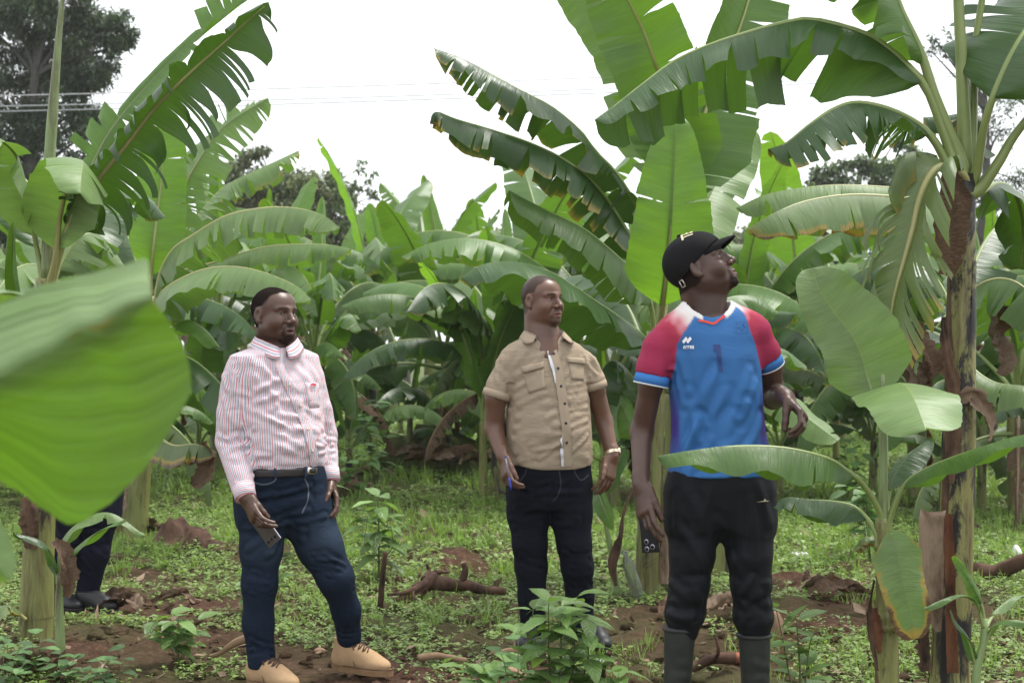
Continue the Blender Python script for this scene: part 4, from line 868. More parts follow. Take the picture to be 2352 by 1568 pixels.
# ================================================================== the rows of banana plants behind
def arch(L, tilt, bend, n=9, p=1.4, wob=0.0, seed=0):
    r = random.Random(seed); pts = [np.zeros(3)]; a0 = math.radians(tilt)
    for i in range(n):
        a = a0 - math.radians(bend) * ((i + .5) / n) ** p
        pts.append(pts[-1] + np.array([math.cos(a), r.uniform(-wob, wob), math.sin(a)]) * L / n)
    return pts
LIB = []
def leaf_library():
    spec = [
        ('a', 2.1, 66, 120, .30, M_LEAF, dict(fold=40, curl=26, tears=13, gap=.16, flap=14)),
        ('a', 2.0, 60, 105, .29, M_LEAFP, dict(fold=38, curl=26, tears=15, gap=.18, flap=18)),
        ('a', 2.2, 72, 110, .31, M_LEAF, dict(fold=34, curl=30, tears=18, gap=.26, flap=20)),
        ('a', 1.9, 55, 100, .28, M_LEAFD, dict(fold=36, curl=30, tears=14, gap=.2, flap=20)),
        ('a', 2.1, 64, 135, .30, M_LEAFP, dict(fold=44, curl=22, tears=16, gap=.18, flap=14)),
        ('a', 1.8, 50, 80, .28, M_LEAF, dict(fold=30, curl=30, tears=5, gap=.10, flap=12)),
        ('u', 1.9, 82, 34, .27, M_LEAFY, dict(fold=10, curl=8, tears=2, gap=.03, flap=6)),
        ('u', 2.0, 78, 48, .29, M_LEAF, dict(fold=16, curl=14, tears=5, gap=.10, flap=12)),
        ('u', 1.6, 85, 16, .16, M_LEAFY, dict(fold=42, curl=20, tears=0, gap=.0, flap=0)),
        ('d', 1.7, 30, 95, .27, M_LEAFD, dict(fold=36, curl=30, tears=9, gap=.18, flap=16)),
        ('d', 1.6, 20, 95, .26, M_LEAF, dict(fold=40, curl=26, tears=8, gap=.16, flap=16)),
        ('x', 1.3, -10, 75, .15, M_DEAD, dict(fold=50, curl=40, tears=8, gap=.3, flap=26)),
        ('x', 1.5, 5, 90, .20, M_DYING, dict(fold=45, curl=35, tears=10, gap=.25, flap=22)),
    ]
    for k, (kind, L, tilt, bend, W, mat, kw) in enumerate(spec):
        (v, f, uv, dr), (rv, rf) = leaf_geometry(arch(L, tilt, bend, wob=.05, seed=k), W, hint=(-.3, 0, 1), seed=100 + k, pet=.17, n=38, nv=6, rib=.018, dry=.16, grav=.5, depth=.15, **kw)
        o = mesh_obj('leaf', v, f, mat, None, uv=uv, attrs={'dry': dr}); m = mesh_obj('midrib', rv, rf, M_RIBB if mat is M_DEAD else M_RIB, None)
        COL.objects.unlink(o); COL.objects.unlink(m); LIB.append((kind, o.data, m.data))
leaf_library()
STEMS = []
def stem_library():
    for k, m in enumerate((M_STEM, M_STEMB, M_STEM)):
        o = pseudostem(None, (0, 0, 0), (.03 * (k - 1), 0, 1.0), .085, .062, m, 200 + k, 0); COL.objects.unlink(o); STEMS.append(o.data)
stem_library()
def copy_part(data, name, parent, loc, rot, sc):
    o = bpy.data.objects.new(name, data); COL.objects.link(o); o.parent = parent; o.location = loc; o.rotation_euler = rot; o.scale = (sc, sc, sc); return o
def generic_plant(x, Y, h, label, seed, nl=9, s_=1.0, dead=2, extra=0):
    r = random.Random(seed); b = P(x, 0, Y); b[2] = 0
    root = empty('banana_plant', b, label, 'banana plant', GRP)
    st = copy_part(STEMS[seed % 3], 'pseudostem', root, (0, 0, 0), (0, 0, r.uniform(0, 6)), 1); st.scale = (s_, s_, h)
    az = r.uniform(0, 6.28)
    arcs = [q for q in LIB if q[0] == 'a']; ups = [q for q in LIB if q[0] == 'u']; dn = [q for q in LIB if q[0] == 'd']; xs = [q for q in LIB if q[0] == 'x']
    for i in range(nl):
        az += 2.4 + r.uniform(-.3, .3); t = i / nl
        q = r.choice(ups) if i < 2 else (r.choice(arcs) if t < .72 else r.choice(dn))
        o = copy_part(q[1], 'leaf', root, (0, 0, h - .02 - .10 * t), (r.uniform(-.12, .12), r.uniform(-.12, .12), az), s_ * r.uniform(.85, 1.1))
        copy_part(q[2], 'midrib', o, (0, 0, 0), (0, 0, 0), 1)
    for i in range(dead):
        q = r.choice(xs); az += 2.0 + r.random()
        o = copy_part(q[1], 'dead_leaf', root, (0, 0, h - .15 - .1 * i), (0, r.uniform(-.1, .2), az), s_ * r.uniform(.8, 1.0)); copy_part(q[2], 'midrib', o, (0, 0, 0), (0, 0, 0), 1)
    for i in range(extra):        # side shoots of the same mat
        a = r.uniform(0, 6.28); d = r.uniform(.25, .5); hh = r.uniform(.25, .75)
        s2 = copy_part(STEMS[(seed + i) % 3], 'side_shoot', root, (d * math.cos(a), d * math.sin(a), 0), (0, 0, a), 1); s2.scale = (.5, .5, hh)
        for k in range(5):
            q = r.choice(arcs + ups + dn); o = copy_part(q[1], 'leaf', root, (d * math.cos(a), d * math.sin(a), hh - .03), (0, 0, a + k * 1.7 + r.random()), r.uniform(.5, .85)); copy_part(q[2], 'midrib', o, (0, 0, 0), (0, 0, 0), 1)
    return root
BG = [  # print x of the stem, depth, stem height, words
    (1020, 16.5, 1.15, 'low spreading banana plant on a brown mound between the two men', 8, 1.0, 3, 2),
    (850, 19.0, 1.75, 'banana plant with two bright upright leaves against the sky', 9, 1.05, 2, 1),
    (985, 22.0, 1.9, 'banana plant with one tall pointed leaf on the skyline', 9, 1.05, 2, 1),
    (720, 15.0, 1.25, 'banana plant right behind the shoulder of the striped shirted man', 8, .95, 2, 1),
    (1150, 13.5, 1.45, 'banana plant left of the khaki shirted man', 9, 1.0, 2, 1),
    (1260, 16.0, 1.7, 'banana plant behind the head of the khaki shirted man', 9, 1.05, 2, 0),
    (1400, 13.0, 1.3, 'banana plant filling the gap between khaki and blue shirts', 9, 1.0, 2, 1),
    (640, 21.0, 1.7, 'banana plant under the olive tree', 9, 1.0, 2, 0),
    (500, 15.5, 1.5, 'banana plant behind the arching pale leaves', 9, 1.05, 2, 0),
    (450, 24.0, 1.9, 'banana plant far behind the torn pale leaf', 9, 1.1, 2, 0),
    (200, 12.5, 1.5, 'banana plant in the shade under the big dark tree', 9, 1.0, 2, 1),
    (20, 14.0, 1.5, 'banana plant at the far left edge', 9, 1.0, 2, 0),
    (110, 22.0, 1.8, 'distant banana plant left under the dark tree', 9, 1.05, 1, 0),
    (300, 19.0, 1.7, 'distant banana plant behind the left clump', 9, 1.05, 1, 0),
    (1700, 13.5, 1.55, 'banana plant right behind the man in the cap', 9, 1.0, 2, 1),
    (1600, 19.0, 1.8, 'distant banana plant above the blue shirt', 9, 1.0, 2, 0),
    (1830, 16.5, 1.45, 'banana plant in the gap right of the man in the cap', 9, 1.0, 3, 1),
    (1930, 20.0, 1.5, 'distant banana plant behind the broad young leaf', 9, 1.0, 2, 0),
    (2105, 13.2, 1.5, 'banana plant with a dark stem left of the blackened stem', 9, 1.0, 3, 0),
    (2275, 17.0, 1.5, 'banana plant with brown sheaths right of the blackened stem', 9, 1.0, 3, 0),
    (2340, 12.0, 1.2, 'banana plant at the far right edge', 9, .95, 3, 0),
    (2200, 22.0, 1.7, 'distant banana plant at the back right', 9, 1.0, 2, 0),
    (2050, 26.0, 1.7, 'distant banana plant under the round tree', 8, 1.0, 2, 0),
    (1760, 26.0, 1.9, 'distant banana plant below the drooping torn leaf', 8, 1.0, 1, 0),
    (1480, 24.0, 2.0, 'distant banana plant behind the bright upright leaf', 8, 1.0, 1, 0),
    (1330, 25.0, 2.0, 'distant banana plant above the khaki shirted man', 8, 1.0, 1, 0),
    (1100, 28.0, 2.0, 'distant banana plant on the skyline left of centre', 8, 1.05, 1, 0),
    (900, 30.0, 1.9, 'farthest banana plant near the slender tree', 8, 1.0, 1, 0),
    (760, 28.0, 1.9, 'distant banana plant in front of the olive tree', 8, 1.0, 1, 0),
    (560, 30.0, 1.9, 'distant banana plant left of the olive tree', 8, 1.0, 1, 0),
    (380, 30.0, 2.0, 'farthest banana plant behind the left clump', 8, 1.0, 1, 0),
    (1640, 32.0, 1.9, 'farthest banana plant behind the man in the cap', 8, 1.0, 1, 0),
    (1880, 34.0, 1.9, 'farthest banana plant in the right gap', 8, 1.0, 1, 0),
    (2300, 28.0, 1.9, 'farthest banana plant at the right edge', 8, 1.0, 1, 0),
    (1220, 34.0, 2.0, 'farthest banana plant in the middle', 8, 1.0, 1, 0),
    (50, 30.0, 2.0, 'farthest banana plant at the left edge', 8, 1.0, 1, 0),
]
BGP = []
for k, (x, Y, h, lab, nl, s_, dead, ex) in enumerate(BG): BGP.append(generic_plant(x, Y, h * (1.06 if Y > 14.5 else .85), lab, 300 + k, nl + 3, s_ * 1.08, dead + 1, max(ex, 1) + (1 if Y < 22 else 0)))

# tall upright leaves that stand out on the skyline
bpy.context.view_layer.update()
leaf(BGP[1], PL((868, 800, 19), (880, 700, 19), (876, 600, 18.9), (862, 520, 18.9), (848, 466, 18.9)), .20, M_LEAFY, M_RIBY, hint=(.1, -1, .1), fold=8, curl=10, tears=0, pet=.25, seed=1, rib=.018, blunt=4)
leaf(BGP[2], PL((1000, 820, 22), (1020, 680, 22), (1012, 580, 21.9), (992, 490, 21.9), (972, 400, 21.9)), .24, M_LEAFY, M_RIBY, hint=(.3, -1, .1), fold=26, curl=10, tears=0, pet=.25, seed=2, rib=.018, blunt=3)
leaf(BGP[2], PL((1000, 820, 22), (975, 640, 21.8), (950, 540, 21.7), (915, 470, 21.6), (872, 418, 21.6)), .26, M_LEAFP, M_RIBY, hint=(.2, -.6, .8), fold=24, curl=20, tears=12, pet=.25, seed=3, rib=.018, flap=18, gap=.25)
leaf(BGP[4], PL((1150, 860, 13.5), (1150, 700, 13.4), (1130, 590, 13.3), (1118, 520, 13.2)), .19, M_LEAFY, M_RIBY, hint=(.2, -1, .2), fold=20, curl=10, tears=1, pet=.25, seed=4, rib=.016)
leaf(BGP[3], PL((720, 860, 15), (760, 760, 14.9), (800, 720, 14.8), (830, 760, 14.7)), .26, M_LEAFY, M_RIBY, fold=18, curl=20, tears=4, pet=.2, seed=5, rib=.016)
leaf(BGP[4], PL((1150, 860, 13.5), (1120, 740, 13.2), (1040, 700, 13.0), (940, 690, 12.8)), .30, M_LEAFP, M_RIBY, fold=36, curl=25, tears=10, pet=.15, seed=6, rib=.018, flap=12, gap=.12)
# ================================================================== people: distance-field modelling
def axis(lo, hi, h0, fine=()):
    out = [lo]; x = lo
    while x < hi:
        h = h0
        for a, b, hh in fine:
            if a - 0.02 <= x <= b + 0.02: h = min(h, hh)
        x += h; out.append(x)
    return np.array(out)

class Field:
    def __init__(s, xs, ys, zs):
        s.x, s.y, s.z = xs, ys, zs
        s.D = np.full((len(xs), len(ys), len(zs)), 0.5, dtype=np.float32)
    def box(s, lo, hi):
        sl = []
        for a, l, h in ((s.x, lo[0], hi[0]), (s.y, lo[1], hi[1]), (s.z, lo[2], hi[2])):
            i = max(0, np.searchsorted(a, l) - 1); j = min(len(a), np.searchsorted(a, h) + 1)
            sl.append(slice(i, max(j, i)))
        return tuple(sl)
    def pts(s, sl):
        X, Y, Z = np.meshgrid(s.x[sl[0]], s.y[sl[1]], s.z[sl[2]], indexing='ij')
        return np.stack([X, Y, Z], -1).astype(np.float32)
    def apply(s, fn, lo, hi, k=0.01, mode='u'):
        pad = k + 0.015
        sl = s.box(np.asarray(lo) - pad, np.asarray(hi) + pad)
        if min(q.stop - q.start for q in sl) <= 0: return
        d = fn(s.pts(sl)).astype(np.float32); a = s.D[sl]
        k = max(k, 1e-5)
        if mode == 'u':
            h = np.clip(0.5 + 0.5 * (a - d) / k, 0, 1); s.D[sl] = a * (1 - h) + d * h - k * h * (1 - h)
        else:      # subtract
            h = np.clip(0.5 - 0.5 * (a + d) / k, 0, 1); s.D[sl] = a * (1 - h) - d * h + k * h * (1 - h)
    def cap(s, a, b, ra, rb, k=0.01, mode='u'):
        a = np.asarray(a, float); b = np.asarray(b, float); r = max(ra, rb)
        s.apply(lambda p: sd_cap(p, a, b, ra, rb), np.minimum(a, b) - r, np.maximum(a, b) + r, k, mode)
    def chain(s, pts, rs, k=0.01, mode='u'):
        for i in range(len(pts) - 1): s.cap(pts[i], pts[i + 1], rs[i], rs[i + 1], k, mode)
    def ell(s, c, r, R=None, k=0.01, mode='u'):
        c = np.asarray(c, float); m = max(r)
        s.apply(lambda p: sd_ell(p, c, r, R), c - m, c + m, k, mode)
    def ecap(s, a, b, ra, rb, side, k=0.01, mode='u'):
        """capsule with elliptical section: ra, rb = (half width along side, half thickness)"""
        a = np.asarray(a, float); b = np.asarray(b, float); m = max(*ra, *rb)
        s.apply(lambda p: sd_ecap(p, a, b, ra, rb, side), np.minimum(a, b) - m, np.maximum(a, b) + m, k, mode)
    def loft(s, secs, right, fwd, k=0.01, mode='u', cap=0.02):
        """secs: (z, cx, cy, half width, half depth front, half depth back, exponent)"""
        S = np.array(sorted(secs), float)
        m = S[:, 3:6].max()
        lo = [S[:, 1].min() - m, S[:, 2].min() - m, S[0, 0]]; hi = [S[:, 1].max() + m, S[:, 2].max() + m, S[-1, 0]]
        s.apply(lambda p: sd_loft(p, S, right, fwd), lo, hi, k, mode)
    def mesh(s):
        D = s.D; I = D < 0
        c = I[:-1, :-1, :-1].astype(np.uint8)
        tot = np.zeros_like(c)
        for dx in (0, 1):
            for dy in (0, 1):
                for dz in (0, 1):
                    tot += I[dx:I.shape[0] - 1 + dx, dy:I.shape[1] - 1 + dy, dz:I.shape[2] - 1 + dz]
        act = (tot > 0) & (tot < 8)
        ci = np.argwhere(act)
        idx = np.full(act.shape, -1, dtype=np.int32); idx[tuple(ci.T)] = np.arange(len(ci))
        acc = np.zeros((len(ci), 3)); cnt = np.zeros(len(ci))
        ax = (s.x, s.y, s.z)
        for a in range(3):
            o1, o2 = [q for q in range(3) if q != a]
            for e1 in (0, 1):
                for e2 in (0, 1):
                    p0 = ci.copy(); p0[:, o1] += e1; p0[:, o2] += e2
                    p1 = p0.copy(); p1[:, a] += 1
                    d0 = D[tuple(p0.T)]; d1 = D[tuple(p1.T)]
                    m = (d0 < 0) != (d1 < 0)
                    t = np.where(m, d0 / np.where(m, d0 - d1, 1), 0)
                    pos = np.stack([ax[q][p0[:, q]] for q in range(3)], 1)
                    pos[:, a] += t * (ax[a][p1[:, a]] - ax[a][p0[:, a]])
                    acc[m] += pos[m]; cnt[m] += 1
        v = acc / cnt[:, None]
        faces = []
        for a in range(3):
            o1, o2 = [(1, 2), (2, 0), (0, 1)][a]
            A0 = [slice(None)] * 3; A1 = [slice(None)] * 3
            A0[a] = slice(0, -1); A1[a] = slice(1, None)
            for q in (o1, o2):
                A0[q] = slice(1, -1); A1[q] = slice(1, -1)
            i0 = I[tuple(A0)]; i1 = I[tuple(A1)]
            for flip, msk in ((False, i0 & ~i1), (True, ~i0 & i1)):
                e = np.argwhere(msk)
                if len(e) == 0: continue
                e[:, o1] += 1; e[:, o2] += 1
                quad = []
                for s1, s2 in ((-1, -1), (0, -1), (0, 0), (-1, 0)):
                    cc = e.copy(); cc[:, o1] += s1; cc[:, o2] += s2
                    quad.append(idx[tuple(cc.T)])
                q = np.stack(quad, 1)
                if flip: q = q[:, ::-1]
                faces.append(q)
        f = np.vstack(faces)
        return v, f

def sd_cap(p, a, b, ra, rb):
    ba = (b - a).astype(np.float32); pa = p - a.astype(np.float32)
    t = np.clip((pa @ ba) / max(float(ba @ ba), 1e-9), 0, 1)
    return np.linalg.norm(pa - t[..., None] * ba, axis=-1) - (ra + (rb - ra) * t)
def sd_ell(p, c, r, R=None):
    q = p - np.asarray(c, np.float32)
    if R is not None: q = q @ np.asarray(R, np.float32)
    r = np.asarray(r, np.float32)
    k0 = np.linalg.norm(q / r, axis=-1); k1 = np.linalg.norm(q / (r * r), axis=-1)
    return k0 * (k0 - 1) / np.maximum(k1, 1e-6)
def sd_ecap(p, a, b, ra, rb, side):
    ba = b - a; L2 = max(float(ba @ ba), 1e-9); ax = ba / math.sqrt(L2)
    sd_ = np.asarray(side, float); sd_ = sd_ - ax * (sd_ @ ax); sd_ /= np.linalg.norm(sd_); th = np.cross(ax, sd_)
    pa = p - a.astype(np.float32)
    t = np.clip((pa @ ba.astype(np.float32)) / L2, 0, 1)
    q = pa - t[..., None] * ba.astype(np.float32)
    w = ra[0] + (rb[0] - ra[0]) * t; d = ra[1] + (rb[1] - ra[1]) * t
    u = q @ sd_.astype(np.float32); v = q @ th.astype(np.float32); l = q @ ax.astype(np.float32)
    m = np.minimum(w, d)
    return (np.sqrt((u / w) ** 2 + (v / d) ** 2 + (l / m) ** 2) - 1) * m
def sd_loft(p, S, right, fwd):
    z = p[..., 2]
    g = [np.interp(z, S[:, 0], S[:, i]) for i in range(1, 7)]
    dx = p[..., 0] - g[0]; dy = p[..., 1] - g[1]
    u = dx * right[0] + dy * right[1]; v = dx * fwd[0] + dy * fwd[1]
    w = g[2]; d = np.where(v > 0, g[3], g[4]); n = g[5]
    q = ((np.abs(u) / w) ** n + (np.abs(v) / d) ** n) ** (1 / n)
    dd = (q - 1) * np.minimum(w, d)
    return np.maximum(dd, np.maximum(S[0, 0] - z, z - S[-1, 0]))

def rot_basis(yaw, pitch=0.0, roll=0.0):
    """columns: right, forward, up of a figure that faces the camera at yaw 0 and turns to picture right with yaw > 0"""
    f = np.array([math.sin(yaw) * math.cos(pitch), -math.cos(yaw) * math.cos(pitch), math.sin(pitch)])
    r = nrm(np.cross(f, [0, 0, 1])); u = np.cross(r, f)
    c, s_ = math.cos(roll), math.sin(roll)
    r2 = r * c + u * s_; u2 = u * c - r * s_
    return np.stack([r2, f, u2], 1)

def vnormals(v, f):
    fn = np.cross(v[f[:, 1]] - v[f[:, 0]], v[f[:, 2]] - v[f[:, 0]])
    n = np.zeros_like(v)
    for k in range(4): np.add.at(n, f[:, k], fn)
    return nrm(n)

def relax(v, f, it=1, lam=0.5):
    for _ in range(it):
        acc = np.zeros_like(v); cnt = np.zeros(len(v))
        for k in range(4):
            a, b = f[:, k], f[:, (k + 1) % 4]
            np.add.at(acc, a, v[b]); np.add.at(cnt, a, 1)
        v = v * (1 - lam) + lam * acc / np.maximum(cnt, 1)[:, None]
    return v

def add_folds(v, f, folds):
    """folds: (a, b, width, height): soft ridges (or grooves) along segments, pushed along the normals"""
    n = vnormals(v, f); h = np.zeros(len(v))
    for a, b, w, amp in folds:
        a = np.asarray(a, float); b = np.asarray(b, float)
        lo = np.minimum(a, b) - 3 * w; hi = np.maximum(a, b) + 3 * w
        m = np.all((v > lo) & (v < hi), axis=1)
        if not m.any(): continue
        ba = b - a; pa = v[m] - a
        tt = (pa @ ba) / max(ba @ ba, 1e-9); t = np.clip(tt, 0, 1)
        d = np.linalg.norm(pa - t[:, None] * ba, axis=1)
        prof = np.exp(-(d / w) ** 2) * (0.35 + 0.65 * np.sin(np.pi * np.clip(t, 0.02, 0.98)))
        # a ridge has a shallow valley beside it
        h[m] += amp * (prof - 0.55 * np.exp(-((d - 1.9 * w) / w) ** 2))
    return v + n * h[:, None]

def bvh_of(o):
    me = o.data
    return BVHTree.FromPolygons([tuple(x.co) for x in me.vertices], [tuple(p.vertices) for p in me.polygons])
CAMP = Vector((0, 0, CAM_H))
def hit(bvh, x, y, off=0.0):
    d = Vector(((x - 1176.0) / FD, 1.0, (784.0 - y) / FD)).normalized()
    loc, no, i, dist = bvh.ray_cast(CAMP, d)
    if loc is None: return None, None
    if no.dot(d) > 0: no = -no
    return np.array(loc + no * off), np.array(no)

def patch(name, bvh, corners, mat, parent, nx=8, ny=8, off=0.004, thick=0.003, wav=0.0, bound=None):
    """A quadrilateral of cloth lying on a surface: corners (print pixels) tl, tr, br, bl."""
    tl, tr, br, bl = [np.array(c, float) for c in corners]
    P0 = np.zeros((ny + 1, nx + 1, 3)); N = np.zeros_like(P0); last = hit(bvh, *((tl + tr + br + bl) / 4))
    if last[0] is None: last = None
    for j in range(ny + 1):
        for i in range(nx + 1):
            a = i / nx; b = j / ny
            q = (tl * (1 - a) + tr * a) * (1 - b) + (bl * (1 - a) + br * a) * b
            l, n = hit(bvh, q[0], q[1])
            if l is None or (last is not None and np.linalg.norm(l - last[0]) > 0.12):
                if last is None: continue
                l, n = last
            P0[j, i] = l; N[j, i] = n; last = (l, n)
    # smooth the normals so the patch lies calmly
    nm = nrm(N.mean((0, 1))); N = nrm(N * 0.5 + nm * 0.5)
    top = P0 + N * off; low = P0 - N * thick
    v = np.vstack([top.reshape(-1, 3), low.reshape(-1, 3)]); K = (nx + 1) * (ny + 1)
    ids = np.arange(K).reshape(ny + 1, nx + 1); f = []
    for j in range(ny):
        for i in range(nx): f.append([ids[j, i], ids[j + 1, i], ids[j + 1, i + 1], ids[j, i + 1]])
    rim = list(ids[0, :]) + list(ids[1:, -1]) + list(ids[-1, -2::-1]) + list(ids[-2:0:-1, 0])
    for a, b in zip(rim, rim[1:] + rim[:1]): f.append([a, b, b + K, a + K])
    uv = np.zeros((2 * K, 2)); gx, gy = np.meshgrid(np.linspace(0, 1, nx + 1), np.linspace(0, 1, ny + 1))
    uv[:K] = np.stack([gx.ravel(), gy.ravel()], 1); uv[K:] = uv[:K]
    return mesh_obj(name, v, f, mat, parent, uv=uv)

def ribbon(name, bvh, pix, width, mat, parent, off=0.003, thick=0.003, n=24, uvs=None):
    """A flat band lying on a surface along print pixels; width in pixels (number or list)."""
    q = spline(np.array(pix, float), n)
    t = nrm(np.gradient(q, axis=0)); s_ = np.stack([-t[:, 1], t[:, 0]], 1)
    w = np.interp(np.linspace(0, 1, n), np.linspace(0, 1, len(np.atleast_1d(width))), np.atleast_1d(width)) / 2
    rows = []
    for k in (-1, -0.5, 0, 0.5, 1):
        row = []; last = None
        for i in range(n):
            l, no = hit(bvh, *(q[i] + s_[i] * w[i] * k), off)
            if l is None or (last is not None and not np.isnan(last).any() and np.linalg.norm(l - last) > 0.10): l = last if last is not None else np.array([np.nan] * 3)
            last = l; row.append(l)
        rows.append(row)
    A = np.array(rows)
    ok = ~np.isnan(A).any((0, 2)); A = A[:, ok]; n = A.shape[1]
    v = A.reshape(-1, 3); f = []
    for r in range(4):
        for i in range(n - 1): f.append([r * n + i, r * n + i + 1, (r + 1) * n + i + 1, (r + 1) * n + i])
    return mesh_obj(name, v, f, mat, parent)

def disc(name, c, n, r, h, mat, parent, sides=12):
    c = np.asarray(c); n = nrm(n)
    path = np.array([c - n * h, c + n * h * 0.6, c + n * h])
    return tube(name, path, [r, r, r * 0.75], mat, parent, sides)

def decal(name, polys, bvh, cx, cy, sx, sy, skew, mat, parent, off=0.003):
    """Flat print on cloth: polygons in unit coordinates mapped to print pixels and laid on the surface.
    polys: list of (verts 2D, faces)"""
    bm = bmesh.new()
    for v2, f2 in polys:
        vs = [bm.verts.new((x, y, 0)) for x, y in v2]
        for q in f2:
            try: bm.faces.new([vs[i] for i in q])
            except ValueError: pass
    for it in range(3):
        lim = 4.0
        es = [e for e in bm.edges if math.hypot((e.verts[0].co.x - e.verts[1].co.x) * sx, (e.verts[0].co.y - e.verts[1].co.y) * sy) > lim]
        if not es: break
        bmesh.ops.subdivide_edges(bm, edges=es, cuts=1)
        bmesh.ops.triangulate(bm, faces=bm.faces)
    V = []; last = None
    for q in bm.verts:
        x, y = q.co.x, q.co.y
        l, n = hit(bvh, cx + x * sx + y * skew, cy - y * sy, off)
        if l is None: l = last
        last = l; V.append(l if l is not None else (0, 0, -1))
    bm.verts.index_update(); F = [[q.index for q in fa.verts] for fa in bm.faces]; bm.free()
    return mesh_obj(name, V, F, mat, parent, smooth=False)

def text_polys(txt, bold=0.0):
    cu = bpy.data.curves.new('t', 'FONT'); cu.body = txt; cu.align_x = 'CENTER'; cu.align_y = 'CENTER'; cu.offset = bold
    cu.resolution_u = 3
    o = bpy.data.objects.new('t', cu); COL.objects.link(o)
    bpy.context.view_layer.update()
    me = o.to_mesh()
    v = [(p.co.x, p.co.y) for p in me.vertices]; f = [list(p.vertices) for p in me.polygons]
    o.to_mesh_clear(); bpy.data.objects.remove(o); bpy.data.curves.remove(cu)
    return [(v, f)]

# ------------------------------------------------------------------ heads and hands
def head_sdf(F, C, R, o):
    """Adds a head to the field. C: centre at eye height, R: basis (right, forward, up), o: options"""
    def W(x, y, z): return C + R @ np.array([x, y, z], float)
    sw = o.get('wide', 1.0); jw = o.get('jaw', 1.0)
    F.ell(W(0, -0.015, 0.028), (0.076 * sw, 0.097, 0.086), R, 0.01)
    F.ell(W(0, 0.024, 0.036), (0.066 * sw, 0.062, 0.058), R, 0.02)
    F.ell(W(0, 0.028, -0.035), (0.063 * sw, 0.060, 0.066), R, 0.03)
    F.ell(W(0, 0.038, -0.080), (0.053 * jw, 0.050, 0.036), R, 0.03)
    F.ell(W(0, 0.080, -0.101), (0.025 * jw, 0.018, 0.017), R, 0.02)
    for s_ in (-1, 1):
        F.ell(W(s_ * 0.047 * jw, 0.0, -0.062), (0.019, 0.032, 0.032), R, 0.03)
        F.ell(W(s_ * 0.043, 0.058, -0.036), (0.025, 0.026, 0.026), R, 0.025)
        F.cap(W(s_ * 0.010, 0.084, 0.018), W(s_ * 0.047, 0.066, 0.019), 0.0120, 0.0105, 0.012)
    for s_ in (-1, 1):
        F.ell(W(s_ * 0.033, 0.097, 0.001), (0.019, 0.015, 0.0115), R, 0.012, 's')
    for s_ in (-1, 1):
        F.ell(W(s_ * 0.032, 0.0690, 0.0), (0.0155, 0.0150, 0.0150), R, 0.004)
        F.ell(W(s_ * 0.032, 0.092, -0.0003), (0.0130, 0.022, o.get('eye', 0.0044)), R, 0.002, 's')
    F.cap(W(0, 0.087, 0.010), W(0, 0.109, -0.028), 0.0085, 0.0115, 0.010)
    F.ell(W(0, 0.092, -0.024), (0.0125, 0.017, 0.022), R, 0.006)
    F.ell(W(0, 0.112, -0.032), (0.0135, 0.0120, 0.0115), R, 0.006)
    for s_ in (-1, 1):
        F.ell(W(s_ * 0.0155, 0.099, -0.036), (0.0105, 0.0125, 0.0095), R, 0.005)
        F.cap(W(s_ * 0.028, 0.088, -0.046), W(s_ * 0.034, 0.082, -0.066), 0.003, 0.003, 0.010, 's')
    op = o.get('mouth', 0.0)
    F.ell(W(0, 0.085, -0.068), (0.031, 0.014, 0.022), R, 0.014)
    F.cap(W(-0.0245, 0.0845, -0.0670), W(-0.004, 0.0980, -0.0640), 0.0050, 0.0065, 0.004)
    F.cap(W(0.0245, 0.0845, -0.0670), W(0.004, 0.0980, -0.0640), 0.0050, 0.0065, 0.004)
    F.cap(W(-0.021, 0.0845, -0.0740 - op), W(0, 0.0960, -0.0780 - op), 0.0050, 0.0080, 0.004)
    F.cap(W(0.021, 0.0845, -0.0740 - op), W(0, 0.0960, -0.0780 - op), 0.0050, 0.0080, 0.004)
    F.ell(W(0, 0.103, -0.0708 - op * 0.5), (0.026, 0.013, 0.0018 + op * 0.55), R, 0.003, 's')
    for s_ in (-1, 1):
        Re = R @ np.array(Matrix.Rotation(s_ * 0.35, 3, 'Z') @ Matrix.Rotation(-0.15, 3, 'X'))
        F.ell(W(s_ * 0.078 * sw, -0.008, -0.006), (0.0085, 0.0185, 0.031), Re, 0.006)
        F.ell(W(s_ * 0.077 * sw, -0.004, -0.032), (0.007, 0.010, 0.010), Re, 0.006)
        F.ell(W(s_ * 0.0875 * sw, -0.004, -0.003), (0.0085, 0.0120, 0.0195), Re, 0.004, 's')
    return W

